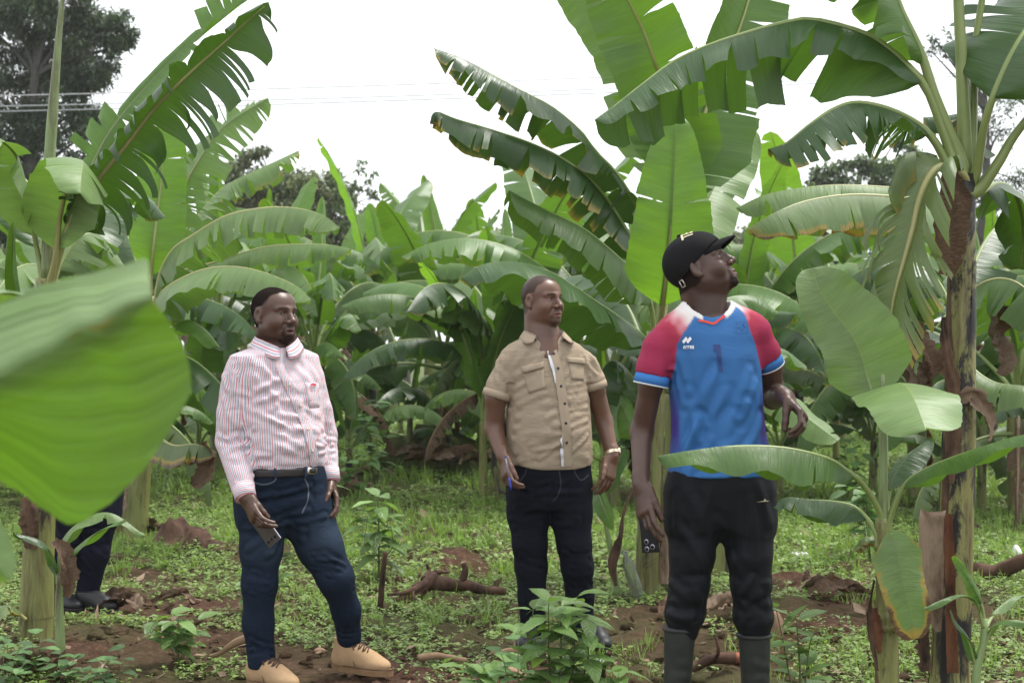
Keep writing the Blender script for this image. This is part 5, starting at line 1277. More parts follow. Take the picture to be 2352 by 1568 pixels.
def hand_sdf(F, W, d, n, thumb, curl=(0.3, 0.5, 0.4), size=1.0, spread=0.06, tcurl=0.35, curls=None, tdir=None):
    """W wrist, d direction of the hand, n palm-facing direction, thumb: side of the thumb"""
    d = nrm(d); n = nrm(np.asarray(n, float) - d * np.dot(n, d)); t = np.asarray(thumb, float); t = nrm(t - d * (t @ d) - n * (t @ n))
    s_ = size
    K = W + d * 0.095 * s_
    F.ecap(W - d * 0.03, W + d * 0.02 * s_, (0.028 * s_, 0.021 * s_), (0.032 * s_, 0.018 * s_), t, 0.012)
    F.ecap(W + d * 0.02 * s_, K, (0.034 * s_, 0.0165 * s_), (0.041 * s_, 0.0135 * s_), t, 0.012)
    F.ell(W + d * 0.035 * s_ + t * 0.022 * s_ + n * 0.010, (0.018 * s_, 0.030 * s_, 0.016 * s_), np.stack([t, d, n], 1), 0.012)
    lens = ((0.044, 0.026, 0.022), (0.048, 0.030, 0.023), (0.044, 0.028, 0.023), (0.034, 0.021, 0.020))
    tips = []
    for i in range(4):
        off = (1.5 - i)
        p = K + t * off * 0.0205 * s_ - d * (0.004 * abs(off - 0.5)) * s_
        c = curls[i] if curls else curl
        ang = 0.0; dirn = nrm(d + t * off * spread)
        r = (0.0098, 0.0094, 0.0092, 0.0082)[i] * s_
        pts = [p - dirn * 0.02]; rs = [r]
        pts.append(p); rs.append(r * 1.05)
        for L, a in zip(lens[i], c):
            ang += a
            dd = dirn * math.cos(ang) + n * math.sin(ang)
            p = p + dd * L * s_; pts.append(p); r *= 0.93; rs.append(r)
        F.chain(pts, rs, 0.0035); tips.append(p)
    b = W + d * 0.030 * s_ + t * 0.030 * s_ + n * 0.008
    dirn = nrm(d * 0.75 + t * 0.55 + n * 0.30) if tdir is None else nrm(tdir)
    pts = [b]; p = b; ang = 0
    inward = nrm(-t * 0.5 + n * 0.6 + d * 0.3)
    for L, a in zip((0.040, 0.032, 0.026), (0.0, tcurl, tcurl)):
        dirn = nrm(dirn + inward * a); p = p + dirn * L * s_; pts.append(p)
    F.chain(pts, [0.0145 * s_, 0.0125 * s_, 0.0108 * s_, 0.0088 * s_], 0.006)
    return tips

def eye_obj(parent, c, gaze, mats, name='eye', r=0.0131):
    """eyeball with iris and pupil rings"""
    g = nrm(gaze); up = np.array([0, 0, 1.0]); a = nrm(np.cross(g, up)); b = np.cross(a, g)
    th = [0, 0.16, 0.17, 0.42, 0.44, 0.9, 1.5, 2.2, 2.9]
    v = [c + g * r]; mi = []; f = []; S = 14
    for q in th[1:]:
        for k in range(S):
            w = 2 * math.pi * k / S
            v.append(c + r * (g * math.cos(q) + (a * math.cos(w) + b * math.sin(w)) * math.sin(q)))
    for k in range(S): f.append([0, 1 + k, 1 + (k + 1) % S]); mi.append(2)
    for ri in range(len(th) - 2):
        for k in range(S):
            k2 = (k + 1) % S; A = 1 + ri * S; B = A + S
            f.append([A + k, B + k, B + k2, A + k2]); mi.append(2 if ri < 1 else (1 if ri < 3 else 0))
    o = mesh_obj(name, v, f, mats, parent)
    o.data.polygons.foreach_set('material_index', np.array(mi, dtype=np.int32))
    return o

def decal_ray(name, polys, bvh, fn, mat, parent, off=.002, cell=.006):
    """Flat print laid on a surface: fn(x, y) gives the start and the direction of a ray."""
    bm = bmesh.new()
    for v2, f2 in polys:
        vs = [bm.verts.new((x, y, 0)) for x, y in v2]
        for q in f2:
            try: bm.faces.new([vs[i] for i in q])
            except ValueError: pass
    for it in range(3):
        es = [e for e in bm.edges if np.linalg.norm(fn(*e.verts[0].co[:2])[0] - fn(*e.verts[1].co[:2])[0]) > cell]
        if not es: break
        bmesh.ops.subdivide_edges(bm, edges=es, cuts=1); bmesh.ops.triangulate(bm, faces=bm.faces)
    V = []; last = None
    for q in bm.verts:
        o, d = fn(q.co.x, q.co.y); dv = Vector(d)
        l, n, _, _ = bvh.ray_cast(Vector(o), dv)
        l = np.array(l - dv * off) if l is not None else last
        last = l; V.append(l if l is not None else (0, 0, -1))
    bm.verts.index_update(); F = [[q.index for q in fa.verts] for fa in bm.faces]; bm.free()
    return mesh_obj(name, V, F, mat, parent, smooth=False)
# ------------------------------------------------------------------ cloth, skin and leather
def skin_mat(name):
    m = NT(name)
    c = m.coord(); col = m.attr('col', 'Color')
    f = m.noise(c, 90, 4)
    colr = m.mix(m.math('MULTIPLY', f, 0.5), col, m.mix(1.0, col, (0.62, 0.58, 0.56), 'MULTIPLY'))
    nor = m.bump(m.noise(c, 420, 3), 0.18, 0.002)
    lum = m.n('RGBToBW'); m.link(col, lum.inputs[0]); sp = m.math('MULTIPLY', m.math('SUBTRACT', lum.outputs[0], .014), 22.0, clamp=True)
    b = m.n('BsdfPrincipled'); m.link(m.math('MULTIPLY', sp, .52), b.inputs['Specular IOR Level'])
    rg = m.math('ADD', .30, m.math('MULTIPLY', m.noise(c, 45, 4), .16)); m.link(rg, b.inputs['Roughness']); m.link(colr, b.inputs['Base Color']); m.link(nor, b.inputs['Normal'])
    b.inputs['Subsurface Weight'].default_value = .05; b.inputs['Subsurface Radius'].default_value = (.012, .005, .003); b.inputs['Subsurface Scale'].default_value = .3
    return m.done(b.outputs[0])
    return m.done(m.bsdf(colr, 0.36, nor, 0.48, Subsurface_Weight=0.05, Subsurface_Radius=(0.012, 0.005, 0.003), Subsurface_Scale=0.3))
def cloth_mat(name, col=None, attr=None, rough=0.85, weave=900, var=0.12, bump=0.15, spec=0.08, wr=0.0, sheen=0.0):
    m = NT(name)
    c = m.coord()
    base = m.attr(attr, 'Color') if attr else col
    n1 = m.noise(c, 9, 5)
    colr = m.mix(m.math('MULTIPLY', n1, var * 2), base, m.mix(1.0, base, (0.55, 0.55, 0.57), 'MULTIPLY'))
    h = m.math('MULTIPLY', m.noise(c, weave, 2), 0.10)
    if wr:
        h = m.math('ADD', h, m.math('MULTIPLY', m.noise(m.mapping(c, (1, 1, 2.2)), 22, 5, 0.55, 0.8), wr))
    return m.done(m.bsdf(colr, rough, m.bump(h, bump * 4, 0.01), spec, Sheen_Weight=sheen))
def stripe_mat(name, attr='su'):
    """white shirting with alternating red and blue grey stripes"""
    m = NT(name)
    c = m.coord(); u = m.attr(attr)
    ph = m.math('FRACT', m.math('MULTIPLY', u, 1 / 0.0172))
    def band(c0, w):
        d = m.math('ABSOLUTE', m.math('SUBTRACT', ph, c0))
        return m.math('SUBTRACT', 1.0, m.math('SMOOTH_MIN', 1.0, m.math('DIVIDE', d, w), 0.3), clamp=True)
    col = m.mix(m.math('MULTIPLY', band(0.25, 0.22), 1.0, clamp=True), (0.78, 0.74, 0.76), (0.50, 0.10, 0.13))
    col = m.mix(m.math('MULTIPLY', band(0.66, 0.14), 1.2, clamp=True), col, (0.20, 0.23, 0.31))
    col = m.mix(m.math('MULTIPLY', band(0.88, 0.12), 1.0, clamp=True), col, (0.30, 0.32, 0.40))
    h = m.math('MULTIPLY', m.noise(m.mapping(c, (1, 1, 2.0)), 24, 5, 0.55, 0.8), 0.5)
    return m.done(m.bsdf(col, 0.8, m.bump(h, 0.5, 0.012), 0.2))
M_SKIN = skin_mat('skin')
M_EYEW = simple_mat('eye_white', (0.40, 0.35, 0.32), 0.3, 0.05)
M_IRIS = simple_mat('iris', (0.03, 0.014, 0.008), 0.15, 0.1)
M_PUPIL = simple_mat('pupil', (0.006, 0.005, 0.005), 0.1, 0.0)
EYE = [M_EYEW, M_IRIS, M_PUPIL]
M_HAIR = simple_mat('short_black_hair', (0.010, 0.009, 0.009), 0.85, 0.4, 260, 0.8, 0.12)
M_STRIPE = stripe_mat('striped_shirting')
M_DENIM = cloth_mat('navy_denim', attr='col', rough=0.8, weave=1200, var=0.25, bump=0.18, wr=0.55)
M_BLACKDENIM = cloth_mat('black_denim', attr='col', rough=0.82, weave=1200, var=0.2, bump=0.18, wr=0.5)
M_TRACK = cloth_mat('black_track_cloth', attr='col', rough=0.6, weave=900, var=0.25, bump=0.14, wr=0.4, spec=0.16)
M_KHAKI = cloth_mat('khaki_cotton', (0.365, 0.290, 0.212), rough=0.85, var=0.14, bump=0.2, wr=0.6)
M_KHAKI2 = cloth_mat('khaki_cotton_trim', (0.38, 0.303, 0.222), rough=0.85, var=0.1, bump=0.2)
M_LINING = cloth_mat('white_lining', (0.62, 0.64, 0.68), rough=0.8, var=0.08)
M_JERSEY = cloth_mat('jersey_print', attr='col', rough=0.62, weave=1500, var=0.06, bump=0.12, wr=0.30, spec=0.15)
M_LEATHER = simple_mat('tan_nubuck', (0.385, 0.255, 0.145), 0.85, 0.22, 26, 0.3, 0.1)
M_SOLE = simple_mat('tan_rubber_sole', (0.27, 0.17, 0.095), 0.8, 0.35, 40, 0.3, .1)
M_WELT = simple_mat('dark_welt', (0.12, 0.07, 0.04), 0.8, 0.3)
M_LACE = simple_mat('brown_lace', (0.07, 0.035, 0.02), 0.8, 0.2)
M_BOOT = simple_mat('grey_black_rubber', (0.030, 0.031, 0.029), 0.5, 0.45, 14, 0.08, 0.25)
M_BELT = simple_mat('black_belt_leather', (0.018, 0.014, 0.013), 0.45, 0.2)
M_STEEL = simple_mat('brushed_steel', (0.55, 0.52, 0.47), 0.3, 0.1, metallic=1.0)
M_GOLD = simple_mat('two_tone_metal', (0.75, 0.63, 0.48), 0.28, 0.25, 200, metallic=1.0)
M_BLACKSHOE = simple_mat('black_shoe_leather', (0.018, 0.018, 0.020), 0.45, 0.2, spec=.3)
M_BUTTON = simple_mat('dark_button', (0.02, 0.018, 0.02), 0.35, 0.1)
M_WBUTTON = simple_mat('pale_button', (0.62, 0.52, 0.42), 0.4, 0.1)
M_CAP = cloth_mat('black_cap_cloth', (0.013, 0.013, 0.014), rough=0.8, var=0.2)
M_CREAM = simple_mat('cream_print', (0.62, 0.56, 0.36), 0.7, 0.05)
M_WHITEPRINT = simple_mat('white_print', (0.80, 0.81, 0.84), 0.6, 0.03)
M_NAVYPRINT = simple_mat('navy_print', (0.012, 0.04, 0.17), 0.6, 0.1)
M_REDTRIM = simple_mat('red_trim', (0.62, 0.05, 0.03), 0.7, 0.05)
M_WHITETRIM = cloth_mat('white_rib', (0.74, 0.72, 0.69), rough=0.8, var=0.06)
M_BLUETRIM = cloth_mat('blue_rib', (0.055, 0.20, 0.52), rough=0.7, var=0.06)
M_STITCH = simple_mat('pale_stitching', (0.085, 0.10, 0.125), 0.8, 0.1)
M_STITCHD = simple_mat('dark_stitching', (0.030, 0.034, 0.045), 0.8, 0.1)
M_REDLOGO = simple_mat('red_embroidery', (0.55, 0.03, 0.05), 0.8, 0.1)

def field_for(lo, hi, h, fine=((), (), ())):
    return Field(axis(lo[0], hi[0], h, fine[0]), axis(lo[1], hi[1], h, fine[1]), axis(lo[2], hi[2], h, fine[2]))
def cut(F, c, n):
    """keep the side of the plane that n points away from"""
    X = F.x[:, None, None] * n[0]; Y = F.y[None, :, None] * n[1]; Z = F.z[None, None, :] * n[2]
    d = (X + Y + Z - float(np.dot(c, n))).astype(np.float32)
    np.maximum(F.D, d, out=F.D)

def skin_colors(v, C, R, base, o):
    q = (v - C) @ R            # head space
    x, y, z = q[:, 0], q[:, 1], q[:, 2]
    near = (np.linalg.norm(q, axis=1) < 0.19)
    col = np.tile(np.array(base, float), (len(v), 1))
    nz = vnoise(v, 60) ; col *= (0.86 + 0.28 * vnoise(v, 14))[:, None]
    hair_and_shade = np.array([0.014, 0.011, 0.010])  # hair colour, also used for painted shade at lids and nostrils
    def blend(mask, c): 
        nonlocal col
        m = (mask * near)[:, None]; col = col * (1 - m) + np.array(c) * m
    front = smooth(0.045, 0.065, y)
    # lips
    lip = np.exp(-(((np.abs(x)) / 0.025) ** 4)) * smooth(-0.090, -0.084, z) * (1 - smooth(-0.060, -0.056, z)) * smooth(0.082, 0.088, y)
    blend(0.75 * lip, o.get('lip', (0.17, 0.075, 0.065)))
    # eyebrows
    brow = np.exp(-((z - 0.0185 - 0.004 * np.sin(np.abs(x) * 60)) / 0.0042) ** 2) * smooth(0.008, 0.016, np.abs(x)) * (1 - smooth(0.048, 0.054, np.abs(x))) * front
    blend(0.85 * brow, hair_and_shade)
    lid_shade = np.exp(-((z - 0.0035) / 0.0030) ** 2) * np.exp(-((np.abs(x) - 0.032) / 0.013) ** 4) * smooth(0.074, 0.08, y)  # shade of the upper lid crease, painted into the skin colour
    blend(0.75 * lid_shade, hair_and_shade)
    nostril_shade = np.exp(-((np.abs(x) - .0085) / .0045) ** 2 - ((z + .0475) / .0030) ** 2) * smooth(.090, .095, y)  # nostrils are not hollowed; their inner shade is painted as dark spots
    blend(np.clip(nostril_shade * 1.1, 0, .9), hair_and_shade)
    if o.get('beard', 0) > 0:
        r = np.sqrt((x / 0.037) ** 2 + ((z + 0.094) / 0.034) ** 2)
        g = (1 - smooth(0.80, 1.05, r + 0.2 * (nz - 0.5))) * smooth(0.04, 0.06, y)
        mou = np.exp(-((z + 0.0545 + 0.004 * (np.abs(x) / 0.02) ** 2) / 0.0050) ** 2) * (1 - smooth(0.026, 0.034, np.abs(x))) * front
        side = np.exp(-((np.abs(x) - 0.031) / 0.006) ** 2) * smooth(-0.10, -0.085, z) * (1 - smooth(-0.06, -0.05, z)) * front
        g = np.clip(g + 0.8 * mou + 0.7 * side, 0, 1) * (1 - np.clip(lip * 1.6, 0, 1))
        blend(o['beard'] * g, hair_and_shade)
    if o.get('jawline', 0) > 0:
        j = smooth(-0.075, -0.095, z) * smooth(-0.03, 0.0, y) + smooth(-0.05, -0.07, z) * smooth(0.045, 0.055, np.abs(x))
        blend(o['jawline'] * np.clip(j, 0, 1) * (1 - lip), hair_and_shade)
    if o.get('scalp', 0) > 0:
        h = hair_region(x, y, z, o)
        ear = smooth(.068, .073, np.abs(x) / o.get('wide', 1)) * smooth(.034, .024, z) * smooth(-.034, -.026, y) * smooth(.024, .016, y); h = h - .04 * ear
        blend(o['scalp'] * smooth(-0.008, 0.010, h + 0.012 * (nz - 0.5)), hair_and_shade)
    return np.clip(col, 0, 1)

def hair_region(x, y, z, o):
    """> 0 where hair grows (head space)"""
    hl = o.get('hairline', 0.074); tp = o.get('temple', 0.002)
    front = z - (hl - 1.25 * (0.062 - y)) - 0.22 * np.abs(x)
    front = np.maximum(front, z - hl + 0.55 * np.maximum(0.07 - y, 0) - 6.0 * np.abs(x) ** 2 - 0.012 + 0.0 * y)
    temple = np.minimum(tp - y + 0.55 * z, z + 0.012)
    back = np.minimum(-0.012 - y, z + 0.062)
    return np.maximum(np.maximum(np.minimum(front, z - 0.03), temple), back)

def fold_px(bvh, segs):
    out = []
    for x0, y0, x1, y1, w, a in segs:
        p, _ = hit(bvh, x0, y0); q, _ = hit(bvh, x1, y1)
        if p is None or q is None or np.linalg.norm(p - q) > 0.5: continue
        out.append((p, q, w, a))
    return out
def rand_folds(seed, n, box, ang, dang, length, w, amp):
    r = random.Random(seed); out = []
    for _ in range(n):
        x = r.uniform(box[0], box[2]); y = r.uniform(box[1], box[3]); a = math.radians(ang + r.uniform(-dang, dang)); L = r.uniform(*length)
        out.append((x - L / 2 * math.cos(a), y - L / 2 * math.sin(a), x + L / 2 * math.cos(a), y + L / 2 * math.sin(a), r.uniform(*w), r.uniform(*amp)))
    return out
def cloth_obj(name, F, mat, parent, folds=(), attrs_fn=None, cols_fn=None, smooth_it=1):
    v, f = F.mesh(); v = relax(v, f, smooth_it)
    v0 = v
    if folds:
        b = BVHTree.FromPolygons(v.tolist(), f.tolist())
        v = add_folds(v, f, fold_px(b, folds))
    return mesh_obj(name, v, f, mat, parent, attrs=attrs_fn(v0) if attrs_fn else None, cols=cols_fn(v0) if cols_fn else None)

def shoe(parent, heel, yaw, length, mat, solemat, shaft=0.10, lace=None, wide=1.0, bare=False):
    """heel: point on the ground at the back of the shoe"""
    f = np.array([math.sin(yaw), -math.cos(yaw), 0.0]); r = np.array([f[1], -f[0], 0]); u = np.array([0, 0, 1.0]); h = np.asarray(heel, float)
    L = length
    def W(a, b, c): return h + f * a * L + r * b + u * c
    e = L * 1.1
    c0 = W(0.5, 0, 0.08)
    F = field_for(c0 - [e * .62, e * .62, 0.10], c0 + [e * .62, e * .62, shaft + 0.02], 0.005)
    F.ell(W(0.17, 0, 0.050), (0.036 * wide, 0.052, 0.042), np.stack([r, f, u], 1), 0.01)
    F.ell(W(0.42, 0, 0.056), (0.042 * wide, 0.090, 0.052), np.stack([r, f, u], 1), 0.03)
    F.ell(W(0.74, 0.003, 0.040), (0.046 * wide, 0.072, 0.034), np.stack([r, f, u], 1), 0.03)
    F.cap(W(0.28, 0, 0.088), W(0.68, 0, 0.050), 0.040, 0.034, 0.03)
    F.ecap(W(0.20, 0, 0.05), W(0.18, 0, 0.05 + shaft), (0.046, 0.040), (0.042, 0.040), f, 0.03)
    cut(F, W(0, 0, 0.022), -u); cut(F, W(0, 0, 0.045 + shaft), u)
    v, q = F.mesh(); up = mesh_obj('shoe', relax(v, q, 1), q, mat, parent)
    n = 28; th = np.linspace(0, 2 * np.pi, n, endpoint=False); V = []
    for z, g in ((0.0, 0.0), (0.022, 0.004), (0.026, 0.003)):
        for t in th:
            a = 0.5 + 0.51 * math.cos(t); w = (0.040 + 0.010 * smooth(0.35, 0.8, np.array(a)) - 0.006 * math.exp(-((a - 0.4) / 0.15) ** 2)) * wide
            V.append(W(a + g * math.cos(t), math.copysign(abs(math.sin(t)) ** 0.75, math.sin(t)) * (w + g), z))
    fa = [[i * n + j, i * n + (j + 1) % n, (i + 1) * n + (j + 1) % n, (i + 1) * n + j] for i in range(2) for j in range(n)] + [list(range(n))[::-1], list(range(2 * n, 3 * n))]
    mesh_obj('sole', V, fa, solemat, up, smooth=False)
    if lace is not None:
        wv = [W(.5 + .515 * math.cos(t), math.copysign(abs(math.sin(t)) ** .75, math.sin(t)) * (.0415 + .010 * float(smooth(.35, .8, np.array(.5 + .5 * math.cos(t)))) ) * wide, .029) for t in np.append(th, th[0])]
        tube('welt', np.array(wv), .0030, M_WELT, up, 6)
        for s2 in (-1, 1): tube('seam', spline([W(.30, s2 * .020, .125), W(.40, s2 * .038, .090), W(.46, s2 * .047, .055), W(.50, s2 * .049, .033)], 10), .0016, M_WELT, up, 5)
    if lace is not None:
        G = Gather(); bs = BVHTree.FromPolygons(v.tolist(), q.tolist())
        def onshoe(a, b_, off=.002):
            l = bs.ray_cast(Vector(W(a, b_, .4)), Vector((0, 0, -1)))[0]
            return np.array(l) + [0, 0, off] if l is not None else W(a, b_, .10)
        for k in range(4):
            a = 0.36 + 0.075 * k
            G.tube(np.array([onshoe(a + (.02 if b_ > 0 else -.02) * abs(b_) / .024, b_) for b_ in np.linspace(-.024, .024, 7)]), 0.0036, 6)
            G.tube(np.array([onshoe(a + .07 * (b_ + .024) / .048, b_) for b_ in np.linspace(-.024, .024, 7)]), 0.0030, 6)
            for s3 in (-1, 1): p3 = onshoe(a, s3 * .026, .0); G.tube(np.array([p3 - [0, 0, .002], p3 + [0, 0, .003]]), .0045, 8)
        for s_ in (-1, 1):
            G.tube(spline([onshoe(.36, 0, .004), onshoe(.38, s_ * .028, .012), onshoe(.46, s_ * .040, .006)], 8), 0.0025, 6)
        G.build('lace', lace, up)
    return up

def collar_obj(name, C, R, r0, pts, mat, parent, stand=0.012):
    """Folded shirt collar. C: centre of the neck ring, R basis of the torso.
    pts: list of (angle from the front in degrees, height of the fold, drop of the fall, flare)"""
    a = np.array(pts, float); n = 48
    ph = np.linspace(a[0, 0], a[-1, 0], n)
    hz = np.interp(ph, a[:, 0], a[:, 1]); dr = np.interp(ph, a[:, 0], a[:, 2]); fl = np.interp(ph, a[:, 0], a[:, 3]); rr = np.interp(ph, a[:, 0], a[:, 4])
    V = []; 
    prof = ((-0.010, -1.1), (0.0, 0.0), (0.004, 0.12), (0.35, -0.25), (0.75, -0.65), (1.0, -1.0), (0.93, -1.0), (0.3, -0.35))
    for i in range(n):
        p = math.radians(ph[i]); dirn = R[:, 1] * math.cos(p) + R[:, 0] * math.sin(p)
        for k, (g, z) in enumerate(prof):
            rad = r0 * rr[i] + g * fl[i]
            V.append(C + dirn * rad + R[:, 2] * (hz[i] + z * dr[i]))
    m = len(prof); f = []
    for i in range(n - 1):
        for k in range(m - 1): f.append([i * m + k, i * m + k + 1, (i + 1) * m + k + 1, (i + 1) * m + k])
    f.append([k for k in range(m)][::-1]); f.append([(n - 1) * m + k for k in range(m)])
    su = np.repeat(np.radians(ph) * 0.07, m) * 0 + np.tile(np.array([0, .0, .005, .02, .035, .05, .05, .02]) * 0.9, n)
    return mesh_obj(name, V, f, mat, parent, attrs={'su': su})

def limb_coord(v, pts, ref):
    """(arc coordinate round the limb, distance along it) for points near a polyline"""
    best = np.full(len(v), 1e9); arc = np.zeros(len(v)); along = np.zeros(len(v)); L0 = 0
    for a, b in zip(pts[:-1], pts[1:]):
        a = np.asarray(a, float); b = np.asarray(b, float); ax = b - a; L = np.linalg.norm(ax); ax /= L
        s_ = nrm(ref - ax * np.dot(ref, ax)); t_ = np.cross(ax, s_)
        q = v - a; t = np.clip(q @ ax, 0, L); d = np.linalg.norm(q - t[:, None] * ax, axis=1)
        m = d < best; best = np.where(m, d, best)
        arc = np.where(m, np.arctan2(q @ t_, q @ s_) * 0.055, arc); along = np.where(m, L0 + t, along); L0 += L
    return arc, along

def set_attr(o, name, fn):
    v = np.array([x.co for x in o.data.vertices]); a = o.data.attributes.new(name, 'FLOAT', 'POINT'); a.data.foreach_set('value', np.asarray(fn(v), np.float32))
    return o
def set_col(o, col):
    a = o.data.attributes.new('col', 'FLOAT_COLOR', 'POINT'); a.data.foreach_set('color', np.tile(np.array([*col, 1.0], np.float32), (len(o.data.vertices), 1)).ravel())
    return o
def hair_shell(root, C, R, W, o, g=0.005, mat=None):
    H = field_for(C - [.15, .15, .11], C + [.15, .15, .15], 0.0032)
    sw = o.get('wide', 1.0)
    H.ell(W(0, -0.015, 0.028), (0.076 * sw + g, 0.097 + g, 0.086 + g), R, 0.01); H.ell(W(0, 0.024, 0.036), (0.066 * sw + g * .6, 0.062 + g * .6, 0.058 + g * .6), R, 0.02)
    sl = tuple(slice(None) for _ in range(3)); q = (H.pts(sl) - C.astype(np.float32)) @ R
    H.D = np.maximum(H.D, -hair_region(q[..., 0], q[..., 1], q[..., 2], o).astype(np.float32) * 0.8)
    v, f = H.mesh(); return mesh_obj('hair', relax(v, f, 1), f, mat or M_HAIR, root)

def arm_mask(v, arms, torso_fn=None):
    """for each point: nearest arm (index) if it lies on a sleeve rather than on the trunk, else -1"""
    idx = np.full(len(v), -1); best = np.full(len(v), 1e9)
    for i, (A, rs) in enumerate(arms):
        for a, b, ra, rb in zip(A[:-1], A[1:], rs[:-1], rs[1:]):
            d = sd_cap(v.astype(np.float32), np.asarray(a, float), np.asarray(b, float), ra, rb)
            m = d < best; best = np.where(m, d, best); idx = np.where(m, i, idx)
    return idx, best
# ------------------------------------------------------------------ man in the striped shirt
def man_striped():
    Y = 6.2; s_ = FD / Y
    base = P(650, 784 + 1.4 * s_, Y); base[2] = 0
    root = empty('person', base, 'man in red and white striped shirt and blue jeans holding a phone', 'person', 'men standing in the banana garden')
    Rt = rot_basis(math.radians(38)); Rh = rot_basis(math.radians(51), math.radians(1), math.radians(2))
    r, f = Rt[:, 0], Rt[:, 1]
    C = P(631, 722, Y); T = P(640, 784, Y)
    SR = P(541, 872, Y - 0.10); ER = P(533, 1012, Y - 0.10); WR = P(564, 1142, Y - 0.24)
    SL = P(714, 872, Y + 0.10); EL = P(742, 1000, Y + 0.14); WL = P(758, 1104, Y + 0.06)
    z = lambda y: 1.4 + (784 - y) / s_
    def sec(y, cx, w, df, db, n=2.3, dy=0.0):
        p = P(cx, y, Y); return (z(y), p[0], Y + dy, w, df, db, n)
    torso = [sec(1085, 640, .175, .150, .125), sec(1060, 642, .186, .170, .13), sec(1020, 642, .190, .176, .13), sec(970, 639, .188, .165, .13), sec(915, 636, .187, .148, .125),
             sec(870, 634, .190, .130, .12), sec(850, 632, .196, .116, .115), sec(832, 630, .204, .104, .108), sec(815, 632, .196, .092, .100), sec(804, 634, .140, .080, .090), sec(798, 636, .104, .070, .084)]
    legR = [P(598, 1110, Y - 0.04), P(603, 1180, Y - 0.06), P(600, 1260, Y - 0.09), P(596, 1340, Y - 0.10), P(593, 1430, Y - 0.09), P(604, 1545, Y - 0.10)]
    rR = [.10, .100, .082, .068, .059, .057]
    legL = [P(690, 1110, Y + 0.0), P(704, 1180, Y + 0.0), P(735, 1255, Y - 0.02), P(770, 1325, Y - 0.02), P(795, 1400, Y + 0.05), P(802, 1462, Y + 0.11)]
    rL = [.105, .110, .090, .072, .056, .052]
    # body
    hf = lambda w, k: (w[k] - 0.13, w[k] + 0.13, 0.0040)
    F = field_for((P(470, 0, Y)[0], Y - 0.42, 0.02), (P(870, 0, Y)[0], Y + 0.40, 1.66), 0.007,
                  [((C[i] - .13, C[i] + .15, 0.0023) if i < 2 else (C[2] - .135, C[2] + .125, 0.0023), (WR[i] - .06, WR[i] + (.10 if i != 2 else .05), .004)) + (((WR[2] - .2, WR[2], .004),) if i == 2 else ()) for i in range(3)])
    W = head_sdf(F, C, Rh, dict(jaw=1.14, wide=1.08, mouth=0.0035, eye=0.0043))
    nb = P(632, 815, Y + 0.005)
    F.cap(W(0, -0.030, -0.03), nb, 0.059, 0.072, 0.02)
    F.cap(W(0, 0.004, -0.085), nb + f * 0.025 + [0, 0, -0.02], 0.040, 0.05, 0.02)
    F.loft([(a, b, c, d * .82, e * .82, g * .82, n) for a, b, c, d, e, g, n in torso[:-3]], r, f, 0.03)
    for S, E, Wr in ((SR, ER, WR), (SL, EL, WL)): F.chain([S, E, Wr], [.048, .042, .028], 0.02)
    hand_sdf(F, WR, P(588, 1192, Y - 0.30) - WR, np.array([0.75, 0.35, -0.1]), np.array([0.55, -0.5, 0.1]), curls=((0.15, 0.55, 0.35), (0.3, 0.6, 0.4), (0.4, 0.65, 0.45), (0.5, 0.7, 0.5)), size=1.02, tdir=P(622, 1222, Y - 0.33) - P(580, 1168, Y - 0.30))
    hand_sdf(F, WL, P(774, 1150, Y + 0.02) - WL, np.array([-0.9, -0.1, 0]), np.array([0.1, -1, 0]), curl=(0.3, 0.4, 0.3))
    for q, rr in ((legR, rR), (legL, rL)): F.chain(q, [x * .64 for x in rr], 0.03)
    v, q = F.mesh()
    body = mesh_obj('body', v, q, M_SKIN, root, cols={'col': skin_colors(v, C, Rh, (0.092, 0.046, 0.030), dict(beard=0.80, jawline=0.35, scalp=.96, hairline=.080, temple=.003, wide=1.08, lip=(0.115, 0.054, 0.046)))})
    for sx in (-1, 1): eye_obj(root, W(sx * 0.032, 0.0690, 0), Rh @ np.array([0.40, 1, -0.05]), EYE)
    # shirt
    lo = np.array([P(500, 0, Y)[0], Y - 0.36, z(1092)]); hi = np.array([P(765, 0, Y)[0], Y + 0.3, z(770)])
    lo = np.array([P(480, 0, Y)[0], Y - 0.38, z(1150)]); hi = np.array([P(790, 0, Y)[0], Y + 0.3, z(770)])
    F = field_for(lo, hi, 0.0060); F.loft(torso, r, f, 0.01)
    cut(F, P(640, 1088, Y), np.array([0, 0, -1.0]))
    arms = []
    for S, E, Wr, rs in ((SR, ER, WR, (.058, .068, .067, .048)), (SL, EL, WL, (.056, .062, .060, .044))):
        A = [S, S * .45 + E * .55, E, Wr - nrm(Wr - E) * .05]; arms.append((A, rs))
        F.chain(A[:2], rs[:2], 0.035); F.chain(A[1:], rs[1:], 0.010)
    cen = np.array([(S[1], S[2]) for S in sorted(torso)]); zz = np.array([S[0] for S in sorted(torso)])
    def su(v):
        cx = np.interp(v[:, 2], zz, cen[:, 0]); cy_ = np.interp(v[:, 2], zz, cen[:, 1]); d = np.stack([v[:, 0] - cx, v[:, 1] - cy_], 1)
        wz = np.interp(v[:, 2], zz, np.array([S[3] for S in sorted(torso)]))
        t = np.arctan2(d @ r[:2], d @ f[:2]) * 0.165 * np.clip(wz, .12, .2) / .19
        idx, dist = arm_mask(v, arms); q = sd_loft(v.astype(np.float32), np.array(sorted(torso), float), r, f)
        for i, (A, rs) in enumerate(arms):
            m = (idx == i) & (dist < q - .004); t = np.where(m, limb_coord(v, A, np.array([0, -1.0, 0]))[0], t)
        return {'su': t + 0.004 * (vnoise(v, 9) - .5)}
